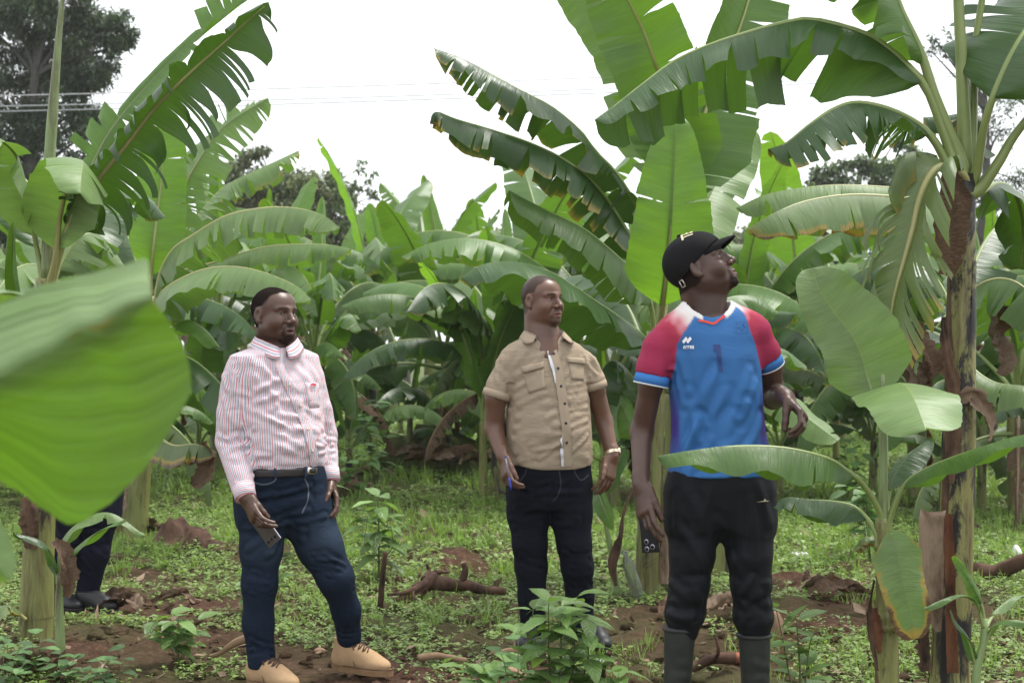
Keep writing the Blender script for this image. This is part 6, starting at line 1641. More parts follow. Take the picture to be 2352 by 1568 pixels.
    fl = rand_folds(3, 34, (575, 900, 735, 1075), 8, 25, (40, 120), (.008, .016), (.002, .005)) + rand_folds(4, 16, (580, 840, 720, 930), 60, 30, (40, 90), (.01, .016), (.002, .005))
    fl += [(585, 900, 640, 870, .012, .010), (585, 925, 650, 900, .012, .008), (580, 1010, 690, 985, .014, .008), (585, 1050, 720, 1035, .012, .009), (600, 1068, 725, 1060, .010, .008)]
    fl += rand_folds(5, 26, (498, 980, 590, 1120), 10, 35, (30, 70), (.007, .012), (.004, .009)) + rand_folds(6, 10, (500, 860, 560, 980), 70, 25, (40, 90), (.010, .015), (.003, .006)) + rand_folds(9, 12, (742, 1000, 765, 1100), 10, 35, (20, 40), (.007, .012), (.003, .007))
    shirt = cloth_obj('shirt', F, M_STRIPE, root, fl, su)
    b = bvh_of(shirt)
    for E, Wr in ((ER, WR), (EL, WL)):
        d = nrm(Wr - E)
        c0 = Wr - d * 0.052; c1 = Wr + d * 0.004
        path = np.array([c0 - d * .003, c0, c0 * .5 + c1 * .5, c1, c1 + d * .002, c1 - d * 0.01]); rad = np.array([.036, .0455, .0445, .0435, .041, .036])
        vv, ff = tube_data(path, rad, 24)
        mesh_obj('cuff', vv, ff, M_STRIPE, shirt, attrs={'su': (vv - c0) @ d})
    nc = P(635, 785, Y - 0.004)
    collar_obj('collar', nc, rot_basis(math.radians(26), math.radians(0)), 0.083,
               [(10, -0.026, .042, .034, 1.0), (20, -0.020, .052, .042, 1.0), (60, 0.004, .044, .036, 1.02), (120, 0.026, .040, .024, 1.04), (180, 0.036, .040, .020, 1.05),
                (240, 0.030, .040, .024, 1.04), (300, 0.010, .042, .030, 1.02), (338, -0.018, .052, .040, 1.0), (350, -0.026, .042, .030, 1.0)], M_STRIPE, shirt)
    pl = [(641, 838), (660, 880), (684, 930), (703, 980), (717, 1030), (722, 1068)]
    set_attr(ribbon('placket', b, pl, [18, 20, 20, 20], M_STRIPE, shirt, 0.004), 'su', lambda v: su(v)['su'] + .006)
    for x, y in ((665, 884), (689, 932), (706, 985), (717, 1035)):
        l, n = hit(b, x, y, 0.005)
        if l is not None: disc('button', l, n, .0055, .0012, M_WBUTTON, shirt, 10)
    set_attr(patch('pocket', b, [(700, 878), (731, 880), (733, 935), (710, 937)], M_STRIPE, shirt, 5, 5, .002), 'su', lambda v: su(v)['su'])
    l = [(712, 884), (716, 882), (720, 884), (724, 883)]
    ribbon('emblem', b, l, 4, M_REDLOGO, shirt, .006, n=6)
    # jeans
    lo = np.array([P(500, 0, Y)[0], Y - 0.3, 0.03]); hi = np.array([P(860, 0, Y)[0], Y + 0.3, z(1066)])
    F = field_for(lo, hi, 0.006)
    F.loft([sec(1195, 646, .180, .12, .165, 2.2), sec(1150, 645, .192, .140, .165), sec(1110, 642, .188, .150, .145), sec(1066, 641, .180, .158, .128)], r, f, 0.01)
    for q, rr in ((legR, rR), (legL, rL)): F.chain(q, rr, 0.035)
    for q in (legR, legL):
        d = nrm(q[-1] - q[-2]); 
    cut(F, P(640, 1068, Y), np.array([0, 0, 1.0]))
    cut(F, np.array([0, 0, 0.075]), np.array([0, 0, -1.0]))
    fo = rand_folds(21, 14, (560, 1310, 640, 1380), 8, 14, (30, 70), (.006, .010), (.003, .008)) + rand_folds(22, 14, (565, 1470, 635, 1530), 5, 22, (30, 70), (.006, .010), (.003, .008)) \
        + rand_folds(23, 14, (740, 1280, 820, 1340), 20, 22, (30, 70), (.006, .010), (.003, .008)) + rand_folds(24, 12, (770, 1410, 830, 1465), -25, 25, (30, 60), (.006, .010), (.003, .007)) \
        + rand_folds(25, 18, (590, 1120, 770, 1250), -20, 20, (50, 110), (.010, .016), (.004, .009))
    def jc(v):
        col = np.tile([0.011, 0.019, 0.036], (len(v), 1)); n = vnoise(v, 8)
        fade = np.zeros(len(v))
        for q, k in ((legR, 1.0), (legL, 1.2)):
            a, bb = q[1], q[3]; t = np.clip(((v - a) @ (bb - a)) / ((bb - a) @ (bb - a)), 0, 1); d = np.linalg.norm(v - (a + t[:, None] * (bb - a)), axis=1)
            front = smooth(-0.2, 0.9, nrm(v - (a + t[:, None] * (bb - a))) @ nrm(f + [0, 0, .1]))
            fade = np.maximum(fade, k * np.exp(-((t - 0.45) / 0.4) ** 2) * front * smooth(.2, .08, d))
        return {'col': np.clip(col + (fade * (0.5 + 0.7 * n))[:, None] * np.array([0.014, 0.020, 0.027]), 0, 1)}
    jeans = cloth_obj('jeans', F, M_DENIM, root, fo, None, jc)
    bj = bvh_of(jeans)
    ribbon('stitching', bj, [(574, 1094), (584, 1106), (605, 1112), (630, 1104), (637, 1084)], 3, M_STITCH, jeans, .002)
    ribbon('stitching', bj, [(700, 1098), (708, 1120), (706, 1150), (694, 1178)], 3, M_STITCH, jeans, .002)
    for x in (632, 700):
        set_col(ribbon('belt_loop', bj, [(x, 1072), (x, 1094)], 6, M_DENIM, jeans, .012, n=5), (.03, .045, .075))
    # belt
    F = field_for(np.array([P(500, 0, Y)[0], Y - 0.3, z(1098)]), np.array([P(780, 0, Y)[0], Y + 0.3, z(1060)]), 0.005)
    F.loft([sec(1092, 641, .186, .162, .134), sec(1062, 641, .186, .163, .134)], r, f, 0.005); cut(F, P(0, 1070, Y), np.array([0, 0, 1.0])); cut(F, P(0, 1088, Y), np.array([0, 0, -1.0]))
    belt = cloth_obj('belt', F, M_BELT, root)
    bb = bvh_of(belt); patch('buckle', bb, [(704, 1070), (727, 1071), (727, 1090), (704, 1089)], M_STEEL, belt, 4, 4, .006, .002)
    patch('buckle_centre', bb, [(709, 1074), (722, 1074), (722, 1086), (709, 1085)], M_BELT, belt, 3, 3, .009, .002)
    shoe(root, P(572, 784 + 1.4 * FD / 6.15, 6.15), math.radians(52), 0.285, M_LEATHER, M_SOLE, 0.095, M_LACE, 1.06)
    hp = P(766, 0, 6.36); hp[2] = 0.015
    shoe(root, hp, math.radians(60), 0.295, M_LEATHER, M_SOLE, 0.095, M_LACE, 1.06)
    return root
man_striped()
# ------------------------------------------------------------------ man in the khaki shirt
def man_khaki():
    Y = 6.9; s_ = FD / Y
    root = empty('person', (P(1265, 0, Y)[0], Y, 0), 'man in khaki short sleeved shirt and black jeans holding a blue pen', 'person', 'men standing in the banana garden')
    Rt = rot_basis(math.radians(17)); Rh = rot_basis(math.radians(45), math.radians(2))
    r, f = Rt[:, 0], Rt[:, 1]; z = lambda y: 1.4 + (784 - y) / s_
    C = P(1246, 689, Y)
    SR = P(1162, 842, Y - 0.06); HR = P(1139, 913, Y - 0.07); ER = P(1135, 985, Y - 0.05); WR = P(1155, 1047, Y - 0.16)
    SL = P(1350, 836, Y + 0.04); HL = P(1366, 892, Y + 0.05); EL = P(1386, 968, Y + 0.08); WL = P(1407, 1046, Y + 0.0)
    def sec(y, cx, w, df, db, n=2.3): p = P(cx, y, Y); return (z(y), p[0], Y, w, df, db, n)
    torso = [sec(1085, 1262, .200, .150, .13), sec(1040, 1261, .200, .168, .13), sec(990, 1260, .198, .170, .13), sec(930, 1258, .196, .150, .125), sec(880, 1256, .198, .132, .12), sec(845, 1253, .198, .118, .115),
             sec(822, 1251, .208, .104, .105), sec(806, 1250, .202, .094, .098), sec(791, 1250, .168, .084, .094), sec(780, 1250, .124, .074, .088), sec(772, 1250, .085, .060, .080)]
    legR = [P(1214, 1110, Y), P(1214, 1180, Y), P(1217, 1250, Y - 0.02), P(1220, 1300, Y - 0.02), P(1222, 1370, Y), P(1225, 1468, Y + 0.02)]
    legL = [P(1309, 1110, Y), P(1311, 1180, Y), P(1319, 1250, Y - 0.02), P(1326, 1300, Y - 0.02), P(1332, 1370, Y), P(1336, 1468, Y + 0.02)]
    rr = [.098, .097, .078, .073, .063, .056]
    fine = [((C[i] - .13, C[i] + .13, 0.0025),) + tuple((w[i] - .05, w[i] + .06, .004) for w in (WR, WL)) for i in range(2)] + [((C[2] - .135, C[2] + .125, 0.0025), (WR[2] - .2, WR[2] + .02, .004))]
    F = field_for((P(1085, 0, Y)[0], Y - 0.34, 0.02), (P(1440, 0, Y)[0], Y + 0.26, 1.74), 0.007, fine)
    W = head_sdf(F, C, Rh, dict(jaw=1.12, wide=1.05, eye=0.0042))
    nb = P(1249, 800, Y)
    F.cap(W(0, -0.028, -0.03), nb, 0.066, 0.094, 0.02); F.cap(W(0, 0.004, -0.085), nb + f * 0.025 + [0, 0, -0.03], 0.042, 0.055, 0.02)
    F.ell(nb + f * 0.02 - [0, 0, .035], (.10, .078, .05), Rt, .03)
    F.loft([(a, b, c, d * .82, e * .82, g * .82, n) for a, b, c, d, e, g, n in torso[:-4]], r, f, 0.03)
    F.chain([SR, HR, ER, WR], [.036, .048, .043, .030], 0.02); F.chain([SL, HL, EL, WL], [.034, .046, .042, .030], 0.02)
    hand_sdf(F, WR, P(1160, 1085, Y - 0.20) - WR, np.array([0.8, 0.35, 0.0]), np.array([0.45, -0.8, 0.0]), curls=((0.35, 0.6, 0.4), (0.45, 0.7, 0.5), (0.5, 0.75, 0.5), (0.55, 0.8, 0.5)), tcurl=0.25, size=1.04, tdir=P(1178, 1092, Y - .24) - P(1165, 1062, Y - .2))
    hand_sdf(F, WL, P(1398, 1092, Y - 0.03) - WL, np.array([-0.6, 0.7, 0.0]), np.array([-0.75, -0.5, 0.0]), curl=(0.25, 0.4, 0.3), size=1.04, tcurl=.1, tdir=P(1392, 1098, Y - .08) - P(1398, 1060, Y - .02))
    for q in (legR, legL): F.chain(q, [x * .64 for x in rr], 0.03)
    v, q = F.mesh()
    mesh_obj('body', v, q, M_SKIN, root, cols={'col': skin_colors(v, C, Rh, (0.145, 0.070, 0.044), dict(beard=0.42, jawline=0.15, scalp=0.72, hairline=0.078, temple=0.004, wide=1.05, lip=(0.20, 0.088, 0.070)))})
    for sx in (-1, 1): eye_obj(root, W(sx * 0.032, 0.0690, 0), Rh @ np.array([0.05, 1, 0.14]), EYE)
    # shirt
    F = field_for((P(1095, 0, Y)[0], Y - 0.3, z(1085)), (P(1410, 0, Y)[0], Y + 0.25, z(760)), 0.0062); F.loft(torso, r, f, 0.01)
    # curved shirt tail: lower at the front middle, higher at the sides
    X, Yy, Z = np.meshgrid(F.x, F.y, F.z, indexing='ij'); u = (X - torso[0][1]) * r[0] + (Yy - Y) * r[1]
    F.D = np.maximum(F.D, (z(1073) + 0.55 * np.maximum(np.abs(u) - 0.07, 0) ** 1.6 - Z).astype(np.float32))
    for S, H, rs in ((SR, HR, (.050, .058, .062)), (SL, HL, (.048, .056, .058))):
        d = nrm(H - S); G2 = Field(F.x, F.y, F.z); G2.chain([S, S * .4 + H * .6, H + d * .04], rs, .02); cut(G2, H, d)
        h = np.clip(.5 + .5 * (F.D - G2.D) / .03, 0, 1); F.D = F.D * (1 - h) + G2.D * h - .03 * h * (1 - h) * (F.z[None, None, :] > z(880))
    # V opening at the neck
    q = (F.pts(tuple(slice(None) for _ in range(3))) - P(1250, 772, Y).astype(np.float32)) @ Rt.astype(np.float32)
    F.D = np.maximum(F.D, -np.maximum(np.abs(q[..., 0] - .006) - (.055 + (q[..., 2]) * .85), .02 - q[..., 1])).astype(np.float32)
    fl = [(1190, 930, 1250, 905, .012, .006), (1185, 960, 1290, 925, .012, .006), (1180, 985, 1285, 975, .013, .006), (1175, 1010, 1290, 1000, .012, .005), (1180, 1040, 1290, 1015, .012, .006),
          (1190, 1060, 1300, 1040, .012, .006), (1240, 1055, 1300, 1010, .010, .006), (1180, 895, 1225, 870, .012, .006), (1290, 945, 1350, 935, .010, .006), (1300, 985, 1350, 965, .010, .007), (1310, 1040, 1350, 1000, .010, .006), (1310, 900, 1350, 890, .01, .005)]
    fl += rand_folds(31, 16, (1175, 900, 1350, 1065), -15, 30, (50, 130), (.009, .016), (.002, .006)) + rand_folds(41, 10, (1120, 830, 1160, 890), 70, 30, (30, 60), (.008, .013), (.003, .006)) + rand_folds(42, 8, (1350, 830, 1378, 880), 70, 30, (30, 60), (.008, .013), (.003, .006)) + rand_folds(32, 12, (1175, 815, 1340, 900), -40, 30, (30, 70), (.010, .015), (.002, .004))
    shirt = cloth_obj('shirt', F, M_KHAKI, root, fl); b = bvh_of(shirt)
    for S, H, rd in ((SR, HR, .062), (SL, HL, .058)):
        d = nrm(H - S); c1 = H + d * .002; c0 = H - d * .030
        vv, ff = tube_data(np.array([c0 - d * .002, c0, c0 * .5 + c1 * .5, c1, c1 + d * .002, c1 - d * .008]), np.array([.05, rd + .004, rd + .005, rd + .004, rd, .05]), 28)
        mesh_obj('sleeve_cuff', vv, ff, M_KHAKI2, shirt)
    fl_ = None
    bs = None
    # collar, stand and lining
    nc = P(1250, 765, Y + 0.0)
    pts = [(40, -0.014, .030, .046, 1.10), (52, -0.006, .044, .052, 1.08), (80, 0.006, .042, .036, 1.05), (120, 0.020, .040, .028, 1.03), (180, 0.030, .040, .024, 1.03), (240, 0.022, .040, .028, 1.03), (282, 0.008, .042, .038, 1.05), (312, -0.004, .046, .054, 1.10), (322, -0.014, .030, .046, 1.12)]
    collar_obj('collar', nc, rot_basis(math.radians(17)), 0.084, pts, M_KHAKI2, shirt)
    lin = [(p[0], p[1] - .004, p[2] * .8, -.006, p[4] * .985) for p in pts]
    collar_obj('collar_lining', nc, rot_basis(math.radians(17)), 0.084, lin, M_LINING, shirt)
    # placket with its white edge, buttons, pockets
    pl = [(1268, 806), (1281, 850), (1289, 900), (1296, 950), (1300, 1000), (1302, 1070)]
    ribbon('placket', b, pl, 21, M_KHAKI2, shirt, 0.005)
    ribbon('white_edge', b, [(x - 11, y) for x, y in pl[:2]] + [(1275, 880)], [5, 7, 2], M_LINING, shirt, 0.007)
    ribbon('white_edge', b, [(1289, 1000), (1290, 1035), (1291, 1070)], [2, 6, 6], M_LINING, shirt, 0.007)
    for x, y in ((1268, 812), (1278, 846), (1285, 887), (1293, 926), (1296, 971), (1297, 1015)):
        l, n = hit(b, x + 3, y, 0.006)
        if l is not None: disc('button', l, n, .0066, .0014, M_BUTTON, shirt, 10)
    for pk, fl_ in (([(1200, 856), (1248, 848), (1252, 892), (1214, 904)], [(1197, 844), (1248, 831), (1249, 845), (1201, 857)]), ([(1306, 832), (1340, 833), (1340, 874), (1311, 871)], [(1300, 821), (1340, 824), (1341, 837), (1303, 833)])):
        p = patch('pocket', b, pk, M_KHAKI2, shirt, 6, 6, .003); patch('pocket_flap', b, fl_, M_KHAKI2, shirt, 6, 3, .009)
    # jeans
    F = field_for((P(1130, 0, Y)[0], Y - 0.3, 0.02), (P(1400, 0, Y)[0], Y + 0.25, z(1040)), 0.007)
    F.loft([sec(1168, 1262, .185, .11, .14, 2.2), sec(1140, 1262, .198, .130, .145), sec(1100, 1262, .196, .140, .135), sec(1045, 1262, .190, .145, .12)], r, f, 0.01)
    for q in (legR, legL): F.chain(q, rr, 0.022)
    cut(F, np.array([0, 0, 0.045]), np.array([0, 0, -1.0]))
    fo = rand_folds(51, 16, (1190, 1260, 1250, 1340), 5, 18, (40, 80), (.008, .013), (.004, .008)) + rand_folds(52, 16, (1290, 1260, 1360, 1340), 0, 18, (40, 80), (.008, .013), (.004, .008)) + rand_folds(53, 14, (1180, 1100, 1350, 1220), -12, 25, (50, 90), (.010, .016), (.003, .006)) \
        + rand_folds(54, 14, (1200, 1380, 1345, 1460), 0, 20, (30, 60), (.008, .012), (.003, .007))
    jeans = cloth_obj('jeans', F, M_BLACKDENIM, root, fo, None, lambda v: {'col': np.tile([0.007, 0.009, 0.015], (len(v), 1)) * (0.8 + 0.5 * vnoise(v, 7))[:, None]})
    bj = bvh_of(jeans)
    for line in ([(1172, 1092), (1190, 1105), (1205, 1090), (1210, 1076)], [(1352, 1090), (1335, 1102), (1322, 1088), (1318, 1076)], [(1284, 1080), (1288, 1110), (1282, 1135), (1270, 1150)]): ribbon('stitching', bj, line, 3, M_STITCHD, jeans, .0015)
    for x, yw in ((1222, -8), (1338, 22)):
        hp = P(x, 0, Y + 0.09); hp[2] = 0.0
        shoe(root, hp, math.radians(yw), 0.28, M_BLACKSHOE, M_BELT, 0.06)
    # watch and ring
    d = nrm(WL - EL); c = WL - d * 0.012
    th = np.linspace(0, 2 * np.pi, 25)[:-1]; a = nrm(np.cross(d, [0, 1.0, 0])); bb = np.cross(d, a)
    vv, ff = tube_data(np.array([c - d * .009, c - d * .0075, c + d * .0075, c + d * .009]), np.array([.031, .0355, .0355, .031]), 24)
    wat = mesh_obj('watch', vv, ff, M_GOLD, root, smooth=False)
    out = nrm(-r * 0.9 + f * .35); out = nrm(out - d * (out @ d)); disc('watch_case', c + out * .035, out, .019, .006, M_GOLD, wat, 20); disc('watch_dial', c + out * .0415, out, .015, .001, M_BUTTON, wat, 20)
    return root
man_khaki()
# ------------------------------------------------------------------ man in the blue football shirt
def man_blue():
    Y = 5.26; s_ = FD / Y
    root = empty('person', (P(1650, 0, Y)[0], Y, 0), 'man in blue football shirt, black cap and rubber boots looking up', 'person', 'men standing in the banana garden')
    Rt = rot_basis(math.radians(9)); Rh = rot_basis(math.radians(75), math.radians(27))
    r, f = Rt[:, 0], Rt[:, 1]; z = lambda y: 1.4 + (784 - y) / s_
    C = P(1608, 613, Y)
    SR = P(1512, 800, Y - 0.03); HR = P(1495, 884, Y - 0.03); ER = P(1474, 992, Y + 0.02); WR = P(1472, 1112, Y - 0.08)
    SL = P(1737, 768, Y + 0.02); HL = P(1767, 842, Y + 0.06); EL = P(1776, 912, Y + 0.13); WL = P(1806, 912, Y - 0.09)
    def sec(y, cx, w, df, db, n=2.3): p = P(cx, y, Y); return (z(y), p[0], Y, w, df, db, n)
    torso = [sec(1098, 1655, .188, .135, .12), sec(1050, 1655, .180, .128, .12), sec(1000, 1651, .168, .122, .12), sec(940, 1647, .163, .120, .118), sec(870, 1641, .166, .122, .118), sec(820, 1634, .172, .118, .116), sec(790, 1631, .178, .110, .112),
             sec(768, 1631, .196, .104, .106), sec(750, 1634, .200, .095, .100), sec(735, 1638, .186, .087, .096), sec(722, 1640, .166, .080, .092), sec(712, 1638, .140, .074, .09), sec(700, 1630, .105, .064, .086), sec(690, 1624, .085, .054, .082)]
    legR = [P(1595, 1130, Y), P(1594, 1200, Y - 0.01), P(1590, 1272, Y - 0.03), P(1583, 1340, Y - 0.03), P(1575, 1400, Y - 0.01), P(1569, 1446, Y)]
    legL = [P(1712, 1130, Y), P(1716, 1200, Y - 0.01), P(1721, 1272, Y - 0.03), P(1725, 1340, Y - 0.03), P(1730, 1405, Y - 0.01), P(1733, 1460, Y)]
    rr = [.098, .094, .074, .066, .063, .054]
    fine = [((C[i] - .14, C[i] + .15, 0.0023),) + tuple((w[i] - .06, w[i] + .08, .004) for w in (WR, WL)) for i in range(2)] + [((C[2] - .145, C[2] + .12, 0.0023), (WR[2] - .2, WR[2] + .02, .004), (WL[2] - .13, WL[2] + .03, .004))]
    F = field_for((P(1420, 0, Y)[0], Y - 0.34, 0.02), (P(1880, 0, Y)[0], Y + 0.28, C[2] + .14), 0.007, fine)
    W = head_sdf(F, C, Rh, dict(jaw=0.98, wide=1.0, eye=0.0048))
    nb = P(1620, 728, Y)
    F.cap(W(0, -0.040, -0.03), nb + [0, 0.01, 0], 0.058, 0.072, 0.02); F.cap(W(0, 0.015, -0.085), nb + f * 0.03 + [0.01, 0, -0.005], 0.044, 0.052, 0.03)
    F.ell(nb + f * 0.005 - [0, 0, .03], (.10, .068, .045), Rt, .03)
    F.loft([(a, b, c, d * .82, e * .82, g * .82, n) for a, b, c, d, e, g, n in torso[:-5]], r, f, 0.03)
    F.chain([SR, HR, ER, WR], [.045, .040, .040, .0275], 0.02); F.chain([SL, HL, EL, WL], [.045, .043, .041, .029], 0.02)
    hand_sdf(F, WR, P(1480, 1168, Y - 0.12) - WR, np.array([0.75, 0.55, 0.05]), np.array([0.75, -0.62, 0.1]), curls=((0.10, 0.25, 0.25), (0.15, 0.3, 0.3), (0.2, 0.35, 0.3), (0.25, 0.4, 0.3)), size=1.10, tcurl=0.12, tdir=np.array([0.34, -0.34, -0.88]))
    hand_sdf(F, WL, P(1836, 945, Y - 0.14) - WL, np.array([-0.80, 0.25, -0.35]), np.array([-0.35, -0.90, 0.1]), curls=((0.55, 0.75, 0.45), (0.6, 0.8, 0.5), (0.65, 0.85, 0.5), (0.7, 0.85, 0.5)), size=1.04, spread=.0, tcurl=0.1, tdir=np.array([-0.10, -0.25, -0.95]))
    for q in (legR, legL): F.chain(q, [x * .60 for x in rr], 0.03); F.cap(q[-1], P(1552 if q is legR else 1737, 1640, Y), .030, .025, .03)
    v, q = F.mesh()
    mesh_obj('body', v, q, M_SKIN, root, cols={'col': skin_colors(v, C, Rh, (0.085, 0.044, 0.031), dict(beard=0.78, jawline=0.35, scalp=0.9, hairline=0.09, temple=0.004, lip=(0.14, 0.060, 0.055)))})
    for sx in (-1, 1): eye_obj(root, W(sx * 0.032, 0.0690, 0), Rh @ np.array([0.25, 1, 0.40]), EYE)
    # shirt
    def colour(v):
        cx = np.interp(v[:, 2], [t[0] for t in sorted(torso)], [t[1] for t in sorted(torso)])
        u = (v[:, 0] - cx) * r[0] + (v[:, 1] - Y) * r[1]; au = np.abs(u)
        col = np.tile([0.040, 0.145, 0.365], (len(v), 1)); col *= (0.92 + 0.16 * vnoise(v, 12))[:, None]
        lim = np.interp(v[:, 2], [z(900), z(880), z(790), z(735), z(700)], [.30, .166, .140, .098, .070])
        m = smooth(-.002, .002, au - lim)
        idx, dist = arm_mask(v, [(a[0], a[1]) for a in arms]); qd = sd_loft(v.astype(np.float32), np.array(sorted(torso), float), r, f)
        m = np.maximum(m, (dist < qd - .002) * (v[:, 2] > z(905)))
        dn = np.linalg.norm((v - NC) * [1, .6, 1], axis=1)
        g = sleeve_grad(np.clip((dn - .045) / .175, 0, 1), v)
        col = col * (1 - m[:, None]) + g * m[:, None]
        q = (v - NC) @ Rt; e = sd_ell(q.astype(np.float32), (0, .02, .03), (.078, .108, .080))
        ring = smooth(.021, .017, e)[:, None]; bl = ((np.abs(q[:, 0] + .004) < .040) & (q[:, 1] > 0))[:, None]
        col = np.where(bl, col, col * (1 - ring) + ring * np.array([.74, .72, .69]))
        pur = smooth(.135, .150, au + .06 * (vnoise(v, 6) - .5)) * np.exp(-((v[:, 2] - z(975)) / .10) ** 2) * (v[:, 2] < z(890))
        return {'col': col * (1 - pur[:, None]) + pur[:, None] * np.array([0.055, 0.030, 0.22])}
    def sleeve_grad(t, v):
        t = np.clip(t + .16 * (vnoise(v, 45) - .5) * smooth(.15, .5, t), 0, 1)
        stops = [0, .30, .48, .62, 1]; cs = np.array([[.74, .72, .69], [.72, .66, .63], [.58, .24, .27], [.40, .040, .075], [.32, .026, .075]])
        return np.stack([np.interp(t, stops, cs[:, k]) for k in range(3)], 1)
    F = field_for((P(1440, 0, Y)[0], Y - 0.25, z(1100)), (P(1815, 0, Y)[0], Y + 0.25, z(680)), 0.0058); F.loft(torso, r, f, 0.01)
    arms = []
    for S, H, rs in ((SR, HR, (.058, .060, .057)), (SL, HL, (.050, .056, .051))):
        d = nrm(H - S); A = [S, S * .45 + H * .55, H + d * .03]; arms.append((A, rs, S, d, np.linalg.norm(H - S)))
        G2 = Field(F.x, F.y, F.z); G2.chain(A, rs, .02); cut(G2, H - d * .034, d)
        h = np.clip(.5 + .5 * (F.D - G2.D) / .03, 0, 1); F.D = F.D * (1 - h) + G2.D * h - .03 * h * (1 - h) * (F.z[None, None, :] > z(850))
    cut(F, P(1650, 1092, Y), np.array([0, 0.0, -1.0]))
    NC = P(1621, 706, Y); q = (F.pts(tuple(slice(None) for _ in range(3))) - NC.astype(np.float32)) @ Rt.astype(np.float32)
    F.D = np.maximum(F.D, -sd_ell(q, (0, .02, .03), (.078, .108, .080))).astype(np.float32)
    fl = [(1605, 960, 1560, 1080, .014, .012), (1580, 900, 1600, 1010, .014, .007), (1690, 960, 1575, 1085, .016, .010), (1720, 930, 1640, 1060, .016, .008), (1750, 960, 1690, 1080, .014, .009), (1735, 880, 1700, 960, .016, .006), (1560, 820, 1580, 900, .014, .006), (1548, 850, 1570, 930, .012, .006)]
    fl += rand_folds(61, 16, (1550, 860, 1750, 1080), -58, 22, (60, 150), (.012, .020), (.002, .006))
    shirt = cloth_obj('shirt', F, M_JERSEY, root, fl, None, colour); b = bvh_of(shirt)
    for S, H, rad in ((SR, HR, (.066, .060, .057)), (SL, HL, (.060, .056, .051))):
        d = nrm(H - S)
        c1 = H + d * .001; c0 = H - d * .036
        vv, ff = tube_data(np.array([c0 - d * .002, c0, c1 - d * .004]), np.array([.045, rad[2] + .004, rad[2] + .005]), 28); mesh_obj('sleeve_band', vv, ff, M_BLUETRIM, shirt)
        vv, ff = tube_data(np.array([c1 - d * .0045, c1 - d * .004, c1, c1 + d * .001]), np.array([.045, rad[2] + .006, rad[2] + .006, .045]), 28); mesh_obj('sleeve_piping', vv, ff, M_WHITETRIM, shirt)
    ribbon('neck_trim', b, [(1604, 737), (1622, 740), (1638, 744), (1651, 735), (1664, 726)], 5, M_REDTRIM, shirt, .006, n=14)
    # prints
    decal('number_print', [([(-.25, 1), (.42, 1), (.42, -1), (.02, -1), (.02, .55), (-.25, .42)], [[0, 1, 4, 5], [1, 2, 3, 4]])], b, 1647, 822, 23, 31, -3, M_NAVYPRINT, shirt)
    dia = []
    for ox, oy in ((-.42, 0), (.42, 0)):
        dia.append(([(ox - .55, oy - .2), (ox - .1, oy - .62), (ox + .55, oy + .2), (ox + .1, oy + .62)], [[0, 1, 2, 3]]))
    decal('emblem', dia, b, 1578, 781, 11, 13, 2, M_WHITEPRINT, shirt, .004)
    decal('lettering', text_polys('errea', .02), b, 1582, 796, 11.5, 15, 0, M_WHITEPRINT, shirt, .004)
    sq = [([(-1, 1), (1, 1), (1, .94), (-1, .94)], [[0, 1, 2, 3]]), ([(-1, -1), (1, -1), (1, -.94), (-1, -.94)], [[0, 1, 2, 3]]), ([(-1, 1), (-.94, 1), (-.94, -1), (-1, -1)], [[0, 1, 2, 3]]), ([(.94, 1), (1, 1), (1, -1), (.94, -1)], [[0, 1, 2, 3]]),
          ([(-.7, 0), (-.45, .2), (-.3, 0), (-.5, -.2)], [[0, 1, 2, 3]]), ([(-.2, -.4), (.1, -.2), (.2, -.45), (0, -.6)], [[0, 1, 2, 3]]), ([(.1, .5), (.3, .8), (.5, .6), (.3, .3)], [[0, 1, 2, 3]]), ([(.3, 0), (.5, .3), (.6, .1), (.45, -.1)], [[0, 1, 2, 3]])]
    decal('faded_crest', sq, b, 1703, 753, 13, 13, 0, M_NAVYPRINT, shirt, .003)
    patch('hem_label', b, [(1546, 1054), (1562, 1056), (1562, 1064), (1546, 1062)], M_WHITEPRINT, shirt, 2, 2, .003)
    # cap
    H = field_for(C - [.16, .16, .13], C + [.16, .16, .16], 0.0035); g = .0085
    H.ell(W(0, -0.017, 0.030), (0.076 + g, 0.099 + g, 0.090 + g), Rh, .01); H.ell(W(0, 0.030, 0.045), (.068 + g, .062 + g, .055 + g), Rh, .03)
    H.ell(W(0, -0.017, 0.020), (0.074, 0.095, 0.086), Rh, .004, 's')
    n0 = Rh @ nrm(np.array([0, 0.40, -0.92])); cut(H, W(0, 0.088, 0.050), n0)
    cap = cloth_obj('cap', H, M_CAP, root)
    V = []; ff = []; nu, nv = 18, 7
    for i in range(nu + 1):
        a = -1 + 2 * i / nu
        for j in range(nv + 1):
            t = j / nv; x = a * (.074 - .008 * t * t); front = .072 + .030 * math.sqrt(max(0, 1 - (a * .98) ** 2)) - .02
            y = .072 * math.sqrt(max(0, 1 - (a * .93) ** 2)) + .012 + t * .074 * math.sqrt(max(0, 1 - abs(a) ** 2.6))
            zz = .056 - .022 * a * a - .004 * t - .008 * t * t
            V.append(W(x, y, zz))
    V = np.array(V); K = len(V); V = np.vstack([V, V - Rh[:, 2] * .0035])
    for i in range(nu):
        for j in range(nv):
            q = [i * (nv + 1) + j, (i + 1) * (nv + 1) + j, (i + 1) * (nv + 1) + j + 1, i * (nv + 1) + j + 1]; ff.append(q); ff.append([k + K for k in q[::-1]])
    for i in range(nu): q = [i * (nv + 1) + nv, (i + 1) * (nv + 1) + nv]; ff.append([q[0], q[1], q[1] + K, q[0] + K])
    mesh_obj('visor', V, ff, M_CAP, cap)
    disc('button', W(0, -.017, .132), Rh[:, 2], .008, .004, M_CAP, cap)
    bc = bvh_of(cap)
